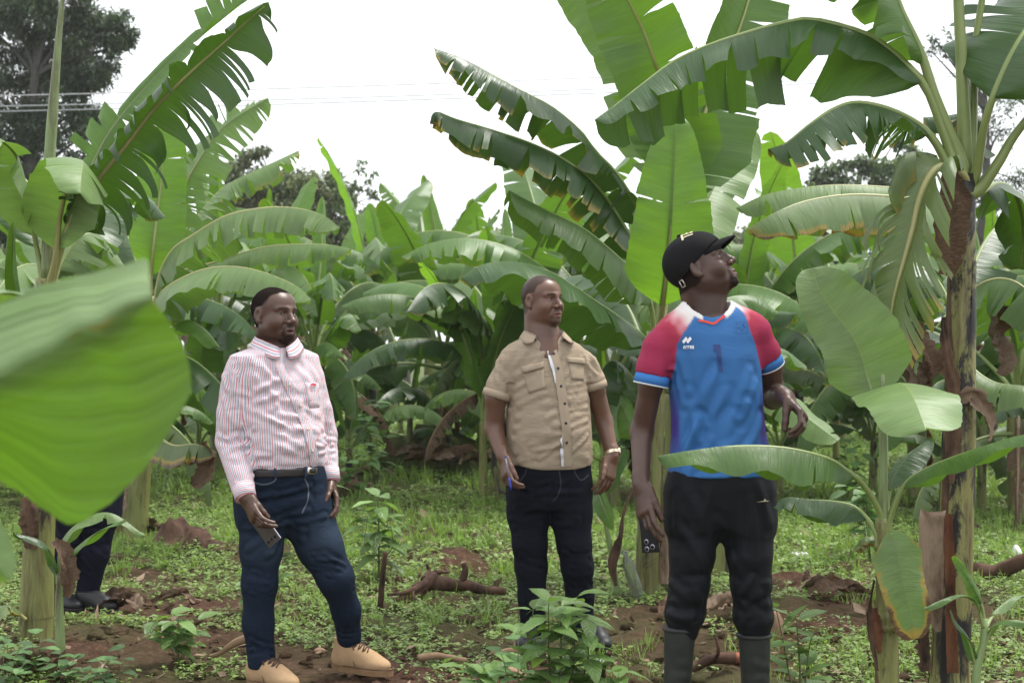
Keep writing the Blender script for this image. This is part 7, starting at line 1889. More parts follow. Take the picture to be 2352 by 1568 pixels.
    def crown(x, y):
        th = .30 - x * .46; ph = .16 - y * .62
        d = Rh @ np.array([math.sin(th) * math.cos(ph), math.sin(ph), math.cos(th) * math.cos(ph)])
        return W(0, .0, .03) + d * .2, -d
    decal_ray('lettering', text_polys('TEL', .015), bc, crown, M_CREAM, cap)
    # strap buckle at the back of the cap
    G = Gather(); bp = W(.062, -.075, -.030); rt = nrm(Rh @ np.array([.5, .8, .0])); up = Rh[:, 2]
    for s2 in (-1, 1):
        G.tube(np.array([bp + up * .012 * s2 - rt * .008, bp + up * .012 * s2 + rt * .008]), .0022, 6); G.tube(np.array([bp + rt * .008 * s2 - up * .012, bp + rt * .008 * s2 + up * .012]), .0022, 6)
    G.build('buckle', M_STEEL, cap)
    # trousers tucked into boots
    F = field_for((P(1490, 0, Y)[0], Y - 0.25, z(1470)), (P(1820, 0, Y)[0], Y + 0.25, z(1075)), 0.0065)
    F.loft([sec(1210, 1655, .180, .105, .13, 2.2), sec(1160, 1655, .190, .122, .135), sec(1120, 1655, .188, .128, .13), sec(1078, 1655, .184, .125, .115)], r, f, 0.01)
    for q in (legR, legL): F.chain(q, rr, 0.035)
    for c_ in (P(1572, 1412, Y - .01), P(1730, 1420, Y - .01)): F.ell(c_, (.062, .062, .036), None, .03)
    fo = rand_folds(81, 12, (1545, 1320, 1620, 1430), 25, 35, (40, 90), (.010, .016), (.004, .008)) + rand_folds(82, 14, (1690, 1320, 1770, 1440), -20, 35, (40, 90), (.010, .016), (.004, .008)) + rand_folds(83, 14, (1550, 1130, 1770, 1280), 80, 30, (50, 120), (.012, .02), (.003, .006))
    tr = cloth_obj('trousers', F, M_TRACK, root, fo, None, lambda v: {'col': np.tile([0.009, 0.010, 0.013], (len(v), 1)) * (0.75 + 0.6 * vnoise(v, 6))[:, None]})
    bt = bvh_of(tr); decal('emblem', [([(-1, -.3), (.2, .1), (.35, .8), (.5, .1), (1, .0), (.2, -.15)], [[0, 1, 3, 5], [1, 2, 3], [3, 4, 5]])], bt, 1750, 1150, 15, 8, 0, M_CREAM, tr, .004)
    for x0, y0, x1, yw in ((1563, 1440, 1552, -4), (1732, 1455, 1737, 12)):
        top = P(x0, y0, Y); ank = P(x1, 1640, Y + .01); ff_ = np.array([math.sin(math.radians(yw)), -math.cos(math.radians(yw)), 0]); rt_ = np.array([ff_[1], -ff_[0], 0])
        F = field_for((min(top[0], ank[0]) - .10, Y - .3, 0.0), (max(top[0], ank[0]) + .10, Y + .14, top[2] + .02), 0.006)
        F.ecap(top + [0, 0, .03], ank, (.057, .060), (.045, .050), rt_, .01); heel = ank * [1, 1, 0] + [0, 0, .05]
        F.ell(heel + ff_ * .02, (.042, .06, .055), np.stack([rt_, ff_, [0, 0, 1]], 1), .03); F.ell(heel + ff_ * .12 - [0, 0, .008], (.050, .095, .045), np.stack([rt_, ff_, [0, 0, 1]], 1), .04)
        cut(F, top, np.array([0, 0, 1.0])); cut(F, np.array([0, 0, .004]), np.array([0, 0, -1.0]))
        bo = cloth_obj('rubber_boot', F, M_BOOT, root, rand_folds(91, 6, (x0 - 40, 1500, x0 + 40, 1560), 10, 20, (30, 50), (.010, .014), (.002, .004)))
        vv, ff2 = tube_data(np.array([top - [0, 0, .012], top - [0, 0, .010], top + [0, 0, .002], top + [0, 0, .003], top - [0, 0, .005]]), np.array([[.055, .058], [.0605, .0635], [.0605, .0635], [.054, .057], [.053, .056]]), 28); mesh_obj('boot_rim', vv, ff2, M_BOOT, bo)
    return root
man_blue()
# ------------------------------------------------------------------ man behind the left plant: dark trousers and black shoes show
def man_behind():
    Y = 7.85; s_ = FD / Y; z = lambda y: 1.4 + (784 - y) / s_
    root = empty('person', (P(190, 0, Y)[0], Y, 0), 'man in dark trousers and black shoes hidden behind the left banana plant', 'person', 'men standing in the banana garden')
    Rt = rot_basis(math.radians(35)); Rh = rot_basis(math.radians(40)); r, f = Rt[:, 0], Rt[:, 1]
    def sec(y, cx, w, df, db, n=2.3): p = P(cx, y, Y); return (z(y), p[0], Y, w, df, db, n)
    C = P(205, 720, Y)
    torso = [sec(1085, 205, .17, .13, .12), sec(1000, 205, .175, .14, .12), sec(900, 203, .18, .12, .115), sec(850, 202, .19, .105, .11), sec(820, 202, .165, .09, .10), sec(805, 203, .10, .07, .085)]
    SR = P(140, 850, Y - .1); ER = P(135, 960, Y - .1); WR = P(150, 1060, Y - .2); SL = P(262, 850, Y + .1); EL = P(268, 960, Y + .12); WL = P(262, 1060, Y + .02)
    legR = [P(178, 1090, Y), P(172, 1180, Y - .05), P(152, 1270, Y - .05), P(128, 1390, Y + .05)]; legL = [P(236, 1090, Y), P(232, 1180, Y), P(218, 1270, Y - .02), P(196, 1385, Y)]
    rr = [.095, .09, .070, .056]
    F = field_for((P(95, 0, Y)[0], Y - .4, .02), (P(310, 0, Y)[0], Y + .35, C[2] + .14), .007, [((C[i] - .13, C[i] + .13, .004),) for i in range(3)])
    W = head_sdf(F, C, Rh, {}); nb = P(203, 815, Y); F.cap(W(0, -.03, -.03), nb, .058, .07, .02); F.loft([(a, b, c, d * .85, e * .85, g * .85, n) for a, b, c, d, e, g, n in torso], r, f, .03)
    for a, b, c in ((SR, ER, WR), (SL, EL, WL)): F.chain([a, b, c], [.045, .04, .028], .02); hand_sdf(F, c, np.array([.1, -.2, -1]), np.array([.3 if a is SR else -.3, .1, 0]), np.array([.1, -1, 0]))
    for q in (legR, legL): F.chain(q, [x * .75 for x in rr], .03)
    v, q = F.mesh(); mesh_obj('body', v, q, M_SKIN, root, cols={'col': skin_colors(v, C, Rh, (.09, .047, .034), dict(scalp=.9))})
    for sx in (-1, 1): eye_obj(root, W(sx * .032, .069, 0), Rh @ np.array([.1, 1, 0]), EYE)
    F = field_for((P(95, 0, Y)[0], Y - .4, z(1090)), (P(310, 0, Y)[0], Y + .35, z(795)), .008); F.loft(torso, r, f, .01)
    for a, b, c in ((SR, ER, WR), (SL, EL, WL)): F.chain([a, b, c], [.058, .055, .038], .03)
    cloth_obj('shirt', F, cloth_mat('dark_blue_shirting', (.05, .06, .09)), root)
    F = field_for((P(80, 0, Y)[0], Y - .3, .05), (P(310, 0, Y)[0], Y + .3, z(1075)), .007); F.loft([sec(1185, 205, .165, .11, .13), sec(1130, 205, .18, .125, .135), sec(1078, 205, .172, .13, .12)], r, f, .01)
    for q in (legR, legL): F.chain(q, rr, .035)
    cut(F, np.array([0, 0, .07]), np.array([0, 0, -1.0]))
    cloth_obj('trousers', F, M_BLACKDENIM, root, rand_folds(95, 14, (165, 1220, 255, 1390), 20, 40, (30, 70), (.009, .014), (.003, .007)), None, lambda v: {'col': np.tile([.010, .011, .022], (len(v), 1))})
    for x, yy, yw in ((176, 7.84, 62), (112, 7.9, 50)):
        hp = P(x, 0, yy); hp[2] = 0.0; shoe(root, hp, math.radians(yw), .285, M_BLACKSHOE, M_BELT, .06, None)
man_behind()
# ================================================================== small plants, debris and things held
M_COFFEE = None
def coffee_material(name, base, trans, rough, tf):
    """glossy leaf with pale side veins"""
    m = NT(name); uv = m.n('UVMap'); uv.uv_map = 'UVMap'; sep = m.n('SeparateXYZ'); m.link(uv.outputs[0], sep.inputs[0]); U, Vv = sep.outputs[0], sep.outputs[1]
    av = m.math('ABSOLUTE', Vv)
    s_ = m.math('FRACT', m.math('MULTIPLY', m.math('SUBTRACT', U, m.math('MULTIPLY', av, .22)), 8.0))
    vein = m.math('SUBTRACT', 1.0, m.math('MULTIPLY', m.math('ABSOLUTE', m.math('SUBTRACT', s_, .5)), 7.0), clamp=True)
    mid = m.math('SUBTRACT', 1.0, m.math('MULTIPLY', av, 12.0), clamp=True)
    k = m.math('MAXIMUM', m.math('MULTIPLY', vein, .55), mid)
    info = m.n('ObjectInfo'); t = m.attr('tint')
    col = m.mix(t, tuple(x * .45 for x in base), tuple(x * 1.55 for x in base)); col = m.mix(m.math('MULTIPLY', k, .55), col, tuple(min(1, x * 2.4) for x in base))
    h = m.math('SUBTRACT', m.math('MULTIPLY', m.math('SINE', m.math('MULTIPLY', s_, 6.283)), -.4), k)
    nor = m.bump(h, .6, .006)
    p = m.bsdf(col, rough, nor, .5); tr = m.n('BsdfTranslucent'); tr.inputs['Color'].default_value = (*trans, 1)
    mx = m.n('MixShader'); mx.inputs[0].default_value = tf; m.link(p, mx.inputs[1]); m.link(tr.outputs[0], mx.inputs[2]); return m.done(mx.outputs[0])
M_COFFEE = coffee_material('coffee_leaf', (0.150, 0.250, 0.070), (.24, .42, .06), .32, .3)
M_COFFEEB = coffee_material('coffee_leaf_blue', (0.100, 0.190, 0.060), (.17, .34, .05), .5, .3)
M_TWIG = simple_mat('green_twig', (0.09, 0.11, 0.035), .7, .3)
M_WOOD = sheath_material('weathered_root_wood', (0.055, 0.030, 0.021), (0.145, 0.082, 0.054), (0.018, 0.011, 0.009))
M_WOODP = simple_mat('pale_stick', (0.26, 0.17, 0.105), .85, .4, 18, .4, .2)

def leaf_blade(c, d, up, L, Wd, droop=.35, cup=.12, nu=8, wavy=.0, ph=0):
    """pointed oval leaf blade as a small grid; returns verts, faces, uv"""
    d = nrm(d); s_ = nrm(np.cross(d, up)); u = np.cross(s_, d); V = []; UV = []
    for i in range(nu + 1):
        t = i / nu; w = Wd * .5 * math.sin(math.pi * min(1, t * .96 + .03) ** .85) ** .9 * (1 - .12 * t)
        a = droop * t * t; p = c + d * L * (t - .15 * a) - u * L * a * .8
        for j in (-1, -.5, 0, .5, 1):
            V.append(p + s_ * w * j + u * (cup * w * abs(j) + wavy * L * math.sin(t * 14 + ph + j) * abs(j))); UV.append((t, j))
    f = [[i * 5 + j, i * 5 + j + 1, (i + 1) * 5 + j + 1, (i + 1) * 5 + j] for i in range(nu) for j in range(4)]
    return np.array(V), f, np.array(UV)

def leafy_plant(name, label, cat, base, stems, mat, seed, group=None, leafname='leaf'):
    """stems: list of (path points, radius, [(t, length, width, elevation, droop)...])"""
    r = random.Random(seed); root = empty(name, base, label, cat, group)
    for pts, rad, leaves in stems:
        p = spline([np.asarray(q, float) for q in pts], 16); st = tube('stem', p, np.linspace(rad, rad * .4, 16), M_TWIG, root, 6)
        az = r.uniform(0, 6.28)
        for k, (t, L, Wd, el, dr) in enumerate(leaves):
            az += 1.57 + r.uniform(-.35, .35) if k % 2 == 0 else 3.14 + r.uniform(-.3, .3)
            c = np.array([np.interp(t, np.linspace(0, 1, 16), p[:, j]) for j in range(3)])
            d = np.array([math.cos(az) * math.cos(el), math.sin(az) * math.cos(el), math.sin(el)])
            v, f, uv = leaf_blade(c + d * .01, d, np.array([r.uniform(-.2, .2), r.uniform(-.3, .1), 1]), L * r.uniform(.85, 1.15), Wd, dr, .12, wavy=.012, ph=r.random() * 6)
            mesh_obj(leafname, v, f, mat, root, uv=uv, attrs={'tint': np.full(len(v), r.random())})
    return root

def coffee_shrubs():
    r = random.Random(2)
    Y = 5.45; b = gbase(1282, Y)
    def pl(n, L, Wd): return [(.25 + .75 * (i // 2) / max(1, n // 2 - 1), L * (1.15 - .35 * (i / n)), Wd * (1.15 - .3 * i / n), r.uniform(-.15, .75), r.uniform(.2, .7)) for i in range(n)]
    st = [([b, b + [.01, 0, .2], P(1288, 1390, Y)], .007, pl(28, .15, .075))]
    for dx, top in ((-.14, (1225, 1400, Y - .05)), (.13, (1345, 1420, Y - .05)), (-.04, (1260, 1385, Y - .15)), (.07, (1320, 1375, Y + .1))):
        st.append(([b + [dx * .1, 0, .08], b + [dx * .8, 0, .22], P(*top)], .005, pl(13, .14, .068)))
    leafy_plant('coffee_seedling', 'glossy leafy coffee seedling in front of the khaki shirted man', 'coffee plant', b, st, M_COFFEE, 3, 'coffee seedlings among the bananas')
    Y = 5.2; b = gbase(1190, Y)
    st = [([b, b + [.0, 0, .15], P(1190, 1470, Y)], .004, [(.4 + .6 * i / 8, .085, .06, r.uniform(-.1, .5), .25) for i in range(9)]), ([b, P(1160, 1530, Y), P(1150, 1500, Y)], .003, [(.5 + .5 * i / 5, .08, .058, r.uniform(0, .4), .2) for i in range(6)])]
    leafy_plant('weed_plant', 'matt round leaved weed beside the glossy coffee seedling', 'weed', b, st, M_COFFEEB, 4, 'taller leafy weeds')
    Y = 8.8; b = gbase(870, Y)
    st = [([b, b + [0, 0, .25], P(868, 1140, Y)], .008, [(.25 + .75 * (i // 2) / 11, .19 * (1.1 - .3 * i / 24), .085, r.uniform(-.3, .5), r.uniform(.3, .7)) for i in range(24)])]
    for dx, tp in ((-.2, (845, 1185)), (.2, (895, 1190))): st.append(([b + [0, 0, .1], b + [dx * .4, 0, .2], P(*tp, Y)], .004, [(.4 + .6 * (i // 2) / 3, .13, .06, r.uniform(-.2, .5), .5) for i in range(8)]))
    leafy_plant('coffee_seedling', 'coffee seedling right of the striped shirted man behind a stump', 'coffee plant', b, st, M_COFFEE, 5, 'coffee seedlings among the bananas')
    Y = 5.35; b = gbase(1838, Y)
    st = [([b, b + [0, 0, .2], P(1830, 1425, Y)], .006, [(.2 + .8 * (i // 2) / 8, .125, .062, r.uniform(-.1, .7), .3) for i in range(18)]), ([b, P(1800, 1480, Y), P(1782, 1395, Y)], .004, [(.5 + .5 * i / 6, .11, .05, r.uniform(.2, .9), .2) for i in range(7)]), ([b, P(1860, 1480, Y), P(1885, 1445, Y)], .004, [(.4 + .6 * i / 6, .10, .045, r.uniform(.2, .8), .2) for i in range(7)])]
    leafy_plant('coffee_seedling', 'small bushy seedling right of the rubber boots', 'coffee plant', b, st, M_COFFEE, 6, 'coffee seedlings among the bananas')
    Y = 6.2; b = gbase(75, Y)
    for k, (x, top, lab) in enumerate(((60, 1435, 'round leaved weed climbing at the foot of the left stem'), (150, 1475, 'round leaved weed in front of the young left sucker'), (245, 1480, 'low round leaved weed on the bare soil in the left corner'), (20, 1465, 'round leaved weed at the left border of the picture'))):
        Yk = Y - .1 * k; b = gbase(x, Yk)
        st = []
        for q in range(6 if k == 0 else 4):
            a = r.uniform(0, 6.28); tp = P(x + r.uniform(-45, 45), top + r.uniform(0, 70), Yk + r.uniform(-.15, .15)); st.append(([b, (b + tp) / 2 + [.03 * math.cos(a), .03 * math.sin(a), 0], tp], .003, [(.3 + .7 * i / 6, .060, .044, r.uniform(-.1, .5), .25) for i in range(7)]))
        leafy_plant('weed_plant', lab, 'weed', b, st, M_COFFEEB, 20 + k, 'taller leafy weeds')
    for k, (x, Yk, h, lab) in enumerate(((690, 9.5, .55, 'bushy weed at the hip of the striped shirted man'), (720, 10.8, .45, 'leafy weed on the grass behind the striped shirted man'), (860, 14.5, .9, 'pale leaved cassava bush left of the brown mound'), (800, 13.2, .6, 'low pale bush at the edge of the brown mound'), (2000, 9.5, .6, 'leafy coffee bush behind the young banana plant'), (1940, 12.5, .6, 'small bush in the right gap'), (600, 7.8, .25, 'low weed left behind the jeans'), (1120, 5.6, .2, 'low weed left of the glossy seedling'), (1420, 5.3, .22, 'low weed left of the rubber boots'), (1640, 5.05, .2, 'low weed between the rubber boots'), (410, 6.5, .22, 'low weed in the middle of the bare soil'))):
        b = gbase(x, Yk); st = []
        for q in range(5):
            a = r.uniform(0, 6.28); d = np.array([math.cos(a), math.sin(a), 0]) * h * .5 * r.random(); st.append(([b, b + d * .5 + [0, 0, h * .5], b + d + [0, 0, h * r.uniform(.7, 1.1)]], .005 * max(h, .4), [(.3 + .7 * i / 7, .10 + .16 * h * .5, .05 + .05 * h, r.uniform(-.2, .6), .4) for i in range(8)]))
        leafy_plant('weed_plant', lab, 'weed', b, st, M_COFFEEB if h > .4 else M_COFFEE, 40 + k, 'taller leafy weeds')
coffee_shrubs()

def rough_tube(G, pts, r0, r1, n=18, sides=8, seed=0, amp=.25):
    r = np.random.RandomState(seed); p = spline([np.asarray(q, float) for q in pts], n); v, f = tube_data(p, np.linspace(r0, r1, n), sides)
    rad = np.linspace(r0, r1, n).repeat(sides); nn = vnoise(v[:n * sides] * 1.0, 22, seed) - .5
    c = np.repeat(p, sides, 0); v[:n * sides] = c + (v[:n * sides] - c) * (1 + amp * 2 * nn[:, None]); G.add(v, f)

def debris():
    # uprooted root mass on the ground, middle
    Y = 8.2
    def g(x, y0, Yy, h=0): p = P(x, 0, Yy); p[2] = h; return p
    G = Gather()
    rough_tube(G, [g(950, 0, Y, .04), g(1000, 0, Y, .08), g(1060, 0, Y, .07), g(1110, 0, Y - .05, .06), g(1160, 0, Y - .1, .05)], .040, .020, seed=1, amp=.5)
    rough_tube(G, [g(1062, 0, Y, .10), g(1068, 0, Y, .15), g(1064, 0, Y, .19)], .026, .014, seed=2)
    rough_tube(G, [g(975, 0, Y, .10), g(985, 0, Y + .1, .13), g(980, 0, Y + .1, .17)], .02, .008, seed=3)
    rough_tube(G, [g(1000, 0, Y, .12), g(960, 0, Y - .1, .05), g(905, 0, Y - .2, .02)], .035, .012, seed=4)
    rough_tube(G, [g(980, 0, Y - .05, .09), g(940, 0, Y - .15, .06), g(890, 0, Y - .2, .05)], .025, .008, seed=5)
    rough_tube(G, [g(960, 0, Y - .05, .10), g(950, 0, Y - .2, .04), g(990, 0, Y - .3, .02), g(1050, 0, Y - .3, .015)], .008, .005, seed=6)
    rough_tube(G, [g(1000, 0, Y, .14), g(1030, 0, Y + .15, .12), g(1020, 0, Y + .2, .13)], .015, .006, seed=7)
    for k in range(1): rough_tube(G, [g(985 + 30 * k, 0, Y, .06), g(960 + 55 * k, 0, Y - .1 - .1 * k, .04), g(930 + 90 * k, 0, Y - .2, .0)], .03, .008, seed=10 + k, amp=.5)
    o = G.build('root_mass', M_WOOD); tag(o, 'gnarled brown uprooted root lying on the weeds in the middle', 'root')
    G = Gather(); rough_tube(G, [g(872, 0, 7.85, -.02), g(878, 0, 7.85, .15), g(885, 0, 7.85, .30)], .018, .013, seed=31, amp=.15); tag(G.build('stump', M_WOOD), 'thin upright brown stump left of the gnarled root', 'stump')
    G = Gather(); rough_tube(G, [g(478, 0, 6.55, .02), g(505, 0, 6.5, .05), g(535, 0, 6.45, .10), g(572, 0, 6.4, .14)], .008, .020, seed=32, amp=.15); tag(G.build('stick', M_WOODP), 'bare pale stick leaning by the tan boot of the striped shirted man', 'stick')
    G = Gather(); rough_tube(G, [g(1130, 0, 6.6, .03), g(1180, 0, 6.55, .05), g(1225, 0, 6.5, .06)], .012, .018, seed=33); tag(G.build('stick', M_WOODP), 'pale stick lying left of the khaki shirted man\'s shoes', 'stick')
    G = Gather(); rough_tube(G, [g(1590, 0, 6.3, .03), g(1640, 0, 6.3, .07), g(1690, 0, 6.3, .07)], .018, .026, seed=34); rough_tube(G, [g(1640, 0, 6.3, .06), g(1650, 0, 6.2, .12), g(1645, 0, 6.2, .18)], .012, .005, seed=35); tag(G.build('stick', M_WOOD), 'brown branch lying behind the rubber boots', 'stick')
    G = Gather(); rough_tube(G, [g(1385, 0, 5.6, .02), g(1392, 0, 5.6, .10), g(1385, 0, 5.55, .18), g(1400, 0, 5.5, .26)], .016, .008, seed=36); tag(G.build('stick', M_WOOD), 'crooked twig standing between coffee seedling and rubber boot', 'stick')
    G = Gather(); rough_tube(G, [g(2240, 0, 8.8, .06), g(2290, 0, 8.8, .05), g(2340, 0, 8.7, .12), g(2420, 0, 8.6, .2)], .05, .04, seed=37); tag(G.build('root', M_WOOD), 'thick brown root lying right of the blackened stem', 'root')
    G = Gather(); rough_tube(G, [g(1790, 0, 8.8, .03), g(1880, 0, 8.7, .03), g(1980, 0, 8.6, .02)], .010, .006, seed=38); tag(G.build('stick', M_WOODP), 'long thin pale stick on the soil behind the young banana plant', 'stick')
    G = Gather(); rough_tube(G, [g(960, 0, 6.5, .03), g(1010, 0, 6.5, .04), g(1070, 0, 6.45, .03)], .015, .012, seed=39); tag(G.build('stick', M_WOODP), 'short pale stick on the weeds below the gnarled root', 'stick')
    # brown mound with dead leaves behind
    r = np.random.RandomState(9)
    for k, (x, Y, w, h, lab) in enumerate(((1000, 16.4, 1.3, .42, 'dark brown earth mound under the low spreading banana plant'), (1105, 15.8, .9, .35, 'reddish earth mound left of the khaki shirted man'), (420, 10.2, .45, .22, 'dark root clump under the yellowed hanging leaf'), (770, 13.5, .5, .3, 'pale brown heap of dry stalks behind the striped shirted man'), (1800, 8.6, .5, .10, 'low bare soil mound right of the track trousers'), (1960, 9.2, .4, .09, 'low bare soil mound behind the young banana plant'))):
        b = P(x, 0, Y); b[2] = 0; n, m = 22, 10; V = []
        for i in range(m + 1):
            q = i / m
            for j in range(n):
                a = 2 * math.pi * j / n; R = w * .5 * q * (1 + .25 * math.sin(a * 3 + k)); V.append([b[0] + R * math.cos(a) * 1.3, b[1] + R * math.sin(a), h * (1 - q ** 1.6)])
        V = np.array(V); V[:, 2] += .7 * h * (vnoise(V, 7, k) - .5) + .5 * h * (vnoise(V, 18, k) - .5) - .03; V[:, :2] += .12 * w * np.stack([vnoise(V, 9, k + 5) - .5, vnoise(V, 9, k + 8) - .5], 1)
        f = [[i * n + j, i * n + (j + 1) % n, (i + 1) * n + (j + 1) % n, (i + 1) * n + j] for i in range(m) for j in range(n)]
        o = mesh_obj('earth_mound', V, f, M_WOOD if k in (2, 3) else M_SOIL); tag(o, lab, 'mound', 'mounds in the garden')
    spots = [(955, 16.0, .5), (1000, 15.6, .6), (1050, 15.4, .6), (1095, 15.2, .5), (1130, 15.3, .5), (900, 16.2, .4), (840, 15.2, .35), (1080, 16.2, .6), (280, 7.75, .3), (300, 7.7, .25), (330, 10.9, .35), (360, 10.6, .3), (1890, 8.2, .3), (1930, 8.1, .35), (1860, 8.4, .25), (1660, 7.6, .3), (2110, 14.0, .5), (1540, 7.6, .22), (400, 7.9, .22), (1160, 15.2, .4), (2210, 11.0, .3), (120, 6.3, .2)]
    where = ('left flank of the brown mound', 'middle of the brown mound', 'front of the brown mound', 'right foot of the brown mound', 'far right foot of the brown mound', 'left foot of the brown mound', 'left of the pale cassava bush', 'back of the brown mound', 'black shoe on the left', 'soil right of the black shoe', 'foot of the left clump', 'soil right of the left clump', 'soil behind the young banana plant', 'middle of the soil behind the young banana plant', 'soil right of the track trousers', 'soil behind the rubber boots', 'far dark stem', 'foot of the centre stem', 'weeds left of the jeans', 'reddish mound', 'soil right of the blackened stem', 'foot of the young left sucker')
    for k, ((x, Y, s_), wh) in enumerate(zip(spots, where)):
        b = P(x, 0, Y); b[2] = .03; a = r.rand() * 6.28; d = np.array([math.cos(a), math.sin(a) * .6, 0]) * s_
        if 'mound' in wh: b[2] = .18
        root = empty('dead_leaf', b, 'crumpled dry banana leaf at the ' + wh, 'dead leaf', 'dry leaves on the ground')
        dry_strip(root, [b - d * .5, b - d * .15 + [0, 0, .10 * s_ + .03], b + d * .2 + [0, 0, .04], b + d * .55], [s_ * .12, s_ * .3, s_ * .32, s_ * .1], (M_SHEATHP, M_DEAD, M_SHEATH)[k % 3], 400 + k, 'blade', .7, .6, face=(0, 0, 1))
        dry_strip(root, [b - d * .3 + [0, .03, .02], b + [.05, .02, .06], b + d * .4 + [.02, -.05, .02]], [s_ * .08, s_ * .2, s_ * .05], (M_SHEATHP, M_DEAD, M_SHEATH)[(k + 1) % 3], 430 + k, 'blade', .9, .8, face=(0, 0, 1))
    # stones and brick lumps
    bm = bmesh.new(); bmesh.ops.create_icosphere(bm, subdivisions=3, radius=1); bv = np.array([v.co for v in bm.verts]); bf = np.array([[v.index for v in f.verts] for f in bm.faces]); bm.free()
    M_STONE = simple_mat('pale_orange_stone', (0.26, 0.165, 0.11), .9, .45, 12, .6, .1); M_BRICK = simple_mat('broken_red_brick', (0.24, 0.095, 0.058), .9, .4, 14, .6, .1); M_WST = simple_mat('white_scrap', (0.75, 0.75, 0.74), .7, .06)
    for k, (x, y, Y, sz, mt, lab) in enumerate(((1778, 1330, 7.1, (.045, .035, .08), M_STONE, 'upright pale orange stone right of the knee of the track trousers'), (1687, 1500, 6.55, (.05, .04, .03), M_BRICK, 'lump of red brick between the rubber boots'), (1165, 1460, 6.3, (.06, .05, .025), M_STONE, 'flat pale stone left of the coffee seedling'), (735, 1500, 6.75, (.025, .02, .015), M_STONE, 'small pale stone between the tan boots'), (1835, 1222, 9.8, (.06, .05, .02), M_WST, 'white scrap of paper on the bare soil mound'), (2335, 1250, 9.6, (.03, .04, .06), M_WST, 'white scrap by the thick root at the right'), (70, 1545, 6.3, (.13, .10, .07), M_SOIL, 'large soil clod in the left corner'), (1105, 1145, 12.0, (.05, .05, .05), M_SOIL, 'round soil clod left of the black jeans'))):
        b = P(x, y, Y); b[2] = sz[2] * .6; v = bv * (1 + .4 * (vnoise(bv * 1.0, 1.6, k) - .5))[:, None] * sz
        o = mesh_obj('stone' if mt in (M_STONE,) else ('brick_lump' if mt is M_BRICK else ('paper_scrap' if mt is M_WST else 'soil_clod')), v + b, bf, mt); tag(o, lab, {True: 'stone'}.get(mt is M_STONE, 'brick' if mt is M_BRICK else ('scrap' if mt is M_WST else 'clod')))
debris()

def leaf_litter():
    r = np.random.RandomState(77); N = 2600; y = 4.4 + 12 * r.rand(N) ** 1.25; x = r.uniform(-1, 1, N) * (512 / 1500 * 1.1 * y + .3)
    az = r.rand(N) * 6.283; el = r.normal(0, .35, N); L = (.02 + .07 * r.rand(N) ** 2.5) * (1 + .03 * y)
    v, f = quad_leaves(np.stack([x, y, gz(x, y) + .018 + .012 * r.rand(N)], 1), np.stack([np.cos(az) * np.cos(el), np.sin(az) * np.cos(el), np.sin(el)], 1), np.tile([0, 0, 1.0], (N, 1)) + .5 * r.randn(N, 3), L, L * r.uniform(.1, .6, N), r.uniform(-.3, .4))
    o = mesh_obj('leaf_litter', v, f, M_SHEATHP, smooth=False); tag(o, 'small dry leaf flakes and straws littering the soil', kind='stuff')
leaf_litter()

def bottle():
    m = NT('dusty_clear_plastic'); p = m.bsdf((.62, .66, .66), .18, None, .5, Transmission_Weight=.9, IOR=1.25); M_PET = m.done(p)
    Y = 8.0; b = P(1462, 0, Y); b[2] = .0; ax = nrm(np.array([-.32, -.1, 1.0])); foot = P(1466, 1368, Y + .1)
    prof = [(0, .012), (.002, .032), (.02, .034), (.12, .034), (.15, .031), (.18, .034), (.20, .028), (.225, .014), (.23, .0125), (.25, .0125)]
    root = empty('plastic_bottle', foot, 'empty clear plastic bottle leaning at the foot of the centre stem', 'bottle')
    vv, ff = tube_data(np.array([foot + ax * z for z, _ in prof]), np.array([q for _, q in prof]), 16); mesh_obj('bottle_body', vv, ff, M_PET, root)
    vv, ff = tube_data(np.array([foot + ax * z for z in (.243, .244, .262, .263)]), np.array([.010, .0155, .0155, .010]), 14); mesh_obj('bottle_cap', vv, ff, M_PET, root)
bottle()

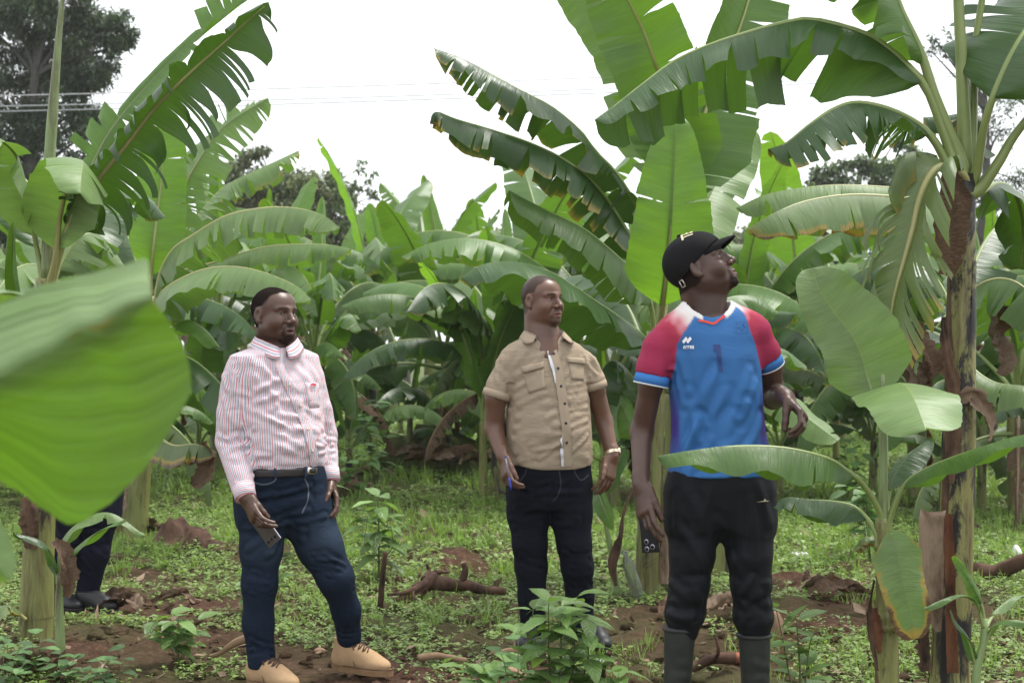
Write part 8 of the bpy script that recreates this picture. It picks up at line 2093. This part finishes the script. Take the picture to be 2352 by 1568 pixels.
def rounded_box(name, c, ax, size, rad, mat, parent=None, seg=3):
    """box with rounded edges; ax: three axes as columns"""
    bm = bmesh.new(); bmesh.ops.create_cube(bm, size=1)
    for v in bm.verts: v.co = Vector((v.co.x * size[0], v.co.y * size[1], v.co.z * size[2]))
    bmesh.ops.bevel(bm, geom=list(bm.edges), offset=rad, segments=seg, affect='EDGES', profile=.6)
    bm.verts.index_update(); V = np.array([v.co for v in bm.verts]) @ np.asarray(ax).T + c; F = [[v.index for v in f.verts] for f in bm.faces]; bm.free()
    return mesh_obj(name, V, F, mat, parent)
def phones():
    M_PB = simple_mat('phone_back_black', (0.007, 0.007, 0.008), .5, .1, spec=.25); M_PS = simple_mat('phone_frame_silver', (0.55, 0.56, 0.62), .3, .05, metallic=.6); M_LENS = simple_mat('camera_lens', (0.01, 0.01, 0.014), .08, 0)
    M_PG = simple_mat('phone_back_grey', (0.07, 0.06, 0.055), .35, .1)
    # phone of the striped shirted man: points right and down out of the hand
    a = P(585, 1180, 5.99); b = P(629, 1242, 5.97); u = nrm(b - a); n = nrm(np.array([-.35, -1, -.25])); n = nrm(n - u * (n @ u)); s_ = np.cross(n, u)
    c = b - u * .068
    ax = np.stack([s_, u, n], 1); root = empty('phone', c, 'grey phone with silver edge in the hand of the striped shirted man', 'phone', 'phones held in the hand')
    rounded_box('phone_case', c, ax, (.072, .152, .009), .004, M_PG, root); rounded_box('phone_frame', c - n * .001, ax, (.074, .154, .005), .0024, M_PS, root)
    for k in range(3): disc('camera_lens', c + u * .058 - s_ * .022 * 0 + s_ * (.02 - .02 * k) + n * .005, n, .0065, .001, M_LENS, root, 12)
    # phone of the man in the cap
    a = P(1488, 1190, 5.125); b = P(1495, 1266, 5.115); u = nrm(b - a); n = nrm(np.array([-.85, -1, -.05])); n = nrm(n - u * (n @ u)); s_ = np.cross(n, u); c = b - u * .064
    ax = np.stack([s_, u, n], 1); root = empty('phone', c, 'black phone with round camera lenses in the hand of the man in the cap', 'phone', 'phones held in the hand')
    rounded_box('phone_case', c, ax, (.070, .135, .010), .0045, M_PB, root)
    for dx, dy in ((-.012, .055), (.012, .048), (-.012, .030)): disc('camera_lens', c + u * dy + s_ * dx + n * .005, n, .0075, .0012, M_LENS, root, 14); disc('lens_ring', c + u * dy + s_ * dx + n * .0048, n, .009, .0008, M_PS, root, 14)
phones()
def pen():
    M_PEN = simple_mat('clear_pen_barrel', (0.14, 0.16, 0.20), .3, .1); M_BLUE = simple_mat('blue_pen_cap', (0.008, 0.025, 0.30), .3, .1)
    a = P(1161, 1049, 6.66); b = P(1174, 1125, 6.62); root = empty('pen', b, 'ballpoint pen with blue cap in the hand of the khaki shirted man', 'pen')
    tube('pen_barrel', np.array([a, a * .3 + b * .7]), .0036, M_PEN, root, 10); tube('pen_cap', np.array([a * .36 + b * .64, a * .3 + b * .7, a * .1 + b * .9, b]), np.array([.0052, .0056, .005, .002]), M_BLUE, root, 10); tube('pen_end', np.array([a - (b - a) * .03, a + (b - a) * .03]), .0044, M_BLUE, root, 10)
pen()
# ================================================================== moist air: far trees fade a little
def haze():
    m = NT('haze_air'); v = m.n('VolumePrincipled'); v.inputs['Color'].default_value = (.96, .98, 1.0, 1); v.inputs['Density'].default_value = .0006; v.inputs['Anisotropy'].default_value = .2
    m.link(v.outputs[0], m.out.inputs['Volume'])
    x0, x1, y0, y1, z0, z1 = -610, 610, -40, 610, -1.2, 14
    V = [(x, y, z) for z in (z0, z1) for y in (y0, y1) for x in (x0, x1)]
    o = mesh_obj('haze', V, [[0, 2, 3, 1], [4, 5, 7, 6], [0, 1, 5, 4], [2, 6, 7, 3], [0, 4, 6, 2], [1, 3, 7, 5]], m.mat, smooth=False); tag(o, 'thin moist haze in the air', kind='stuff')
haze()
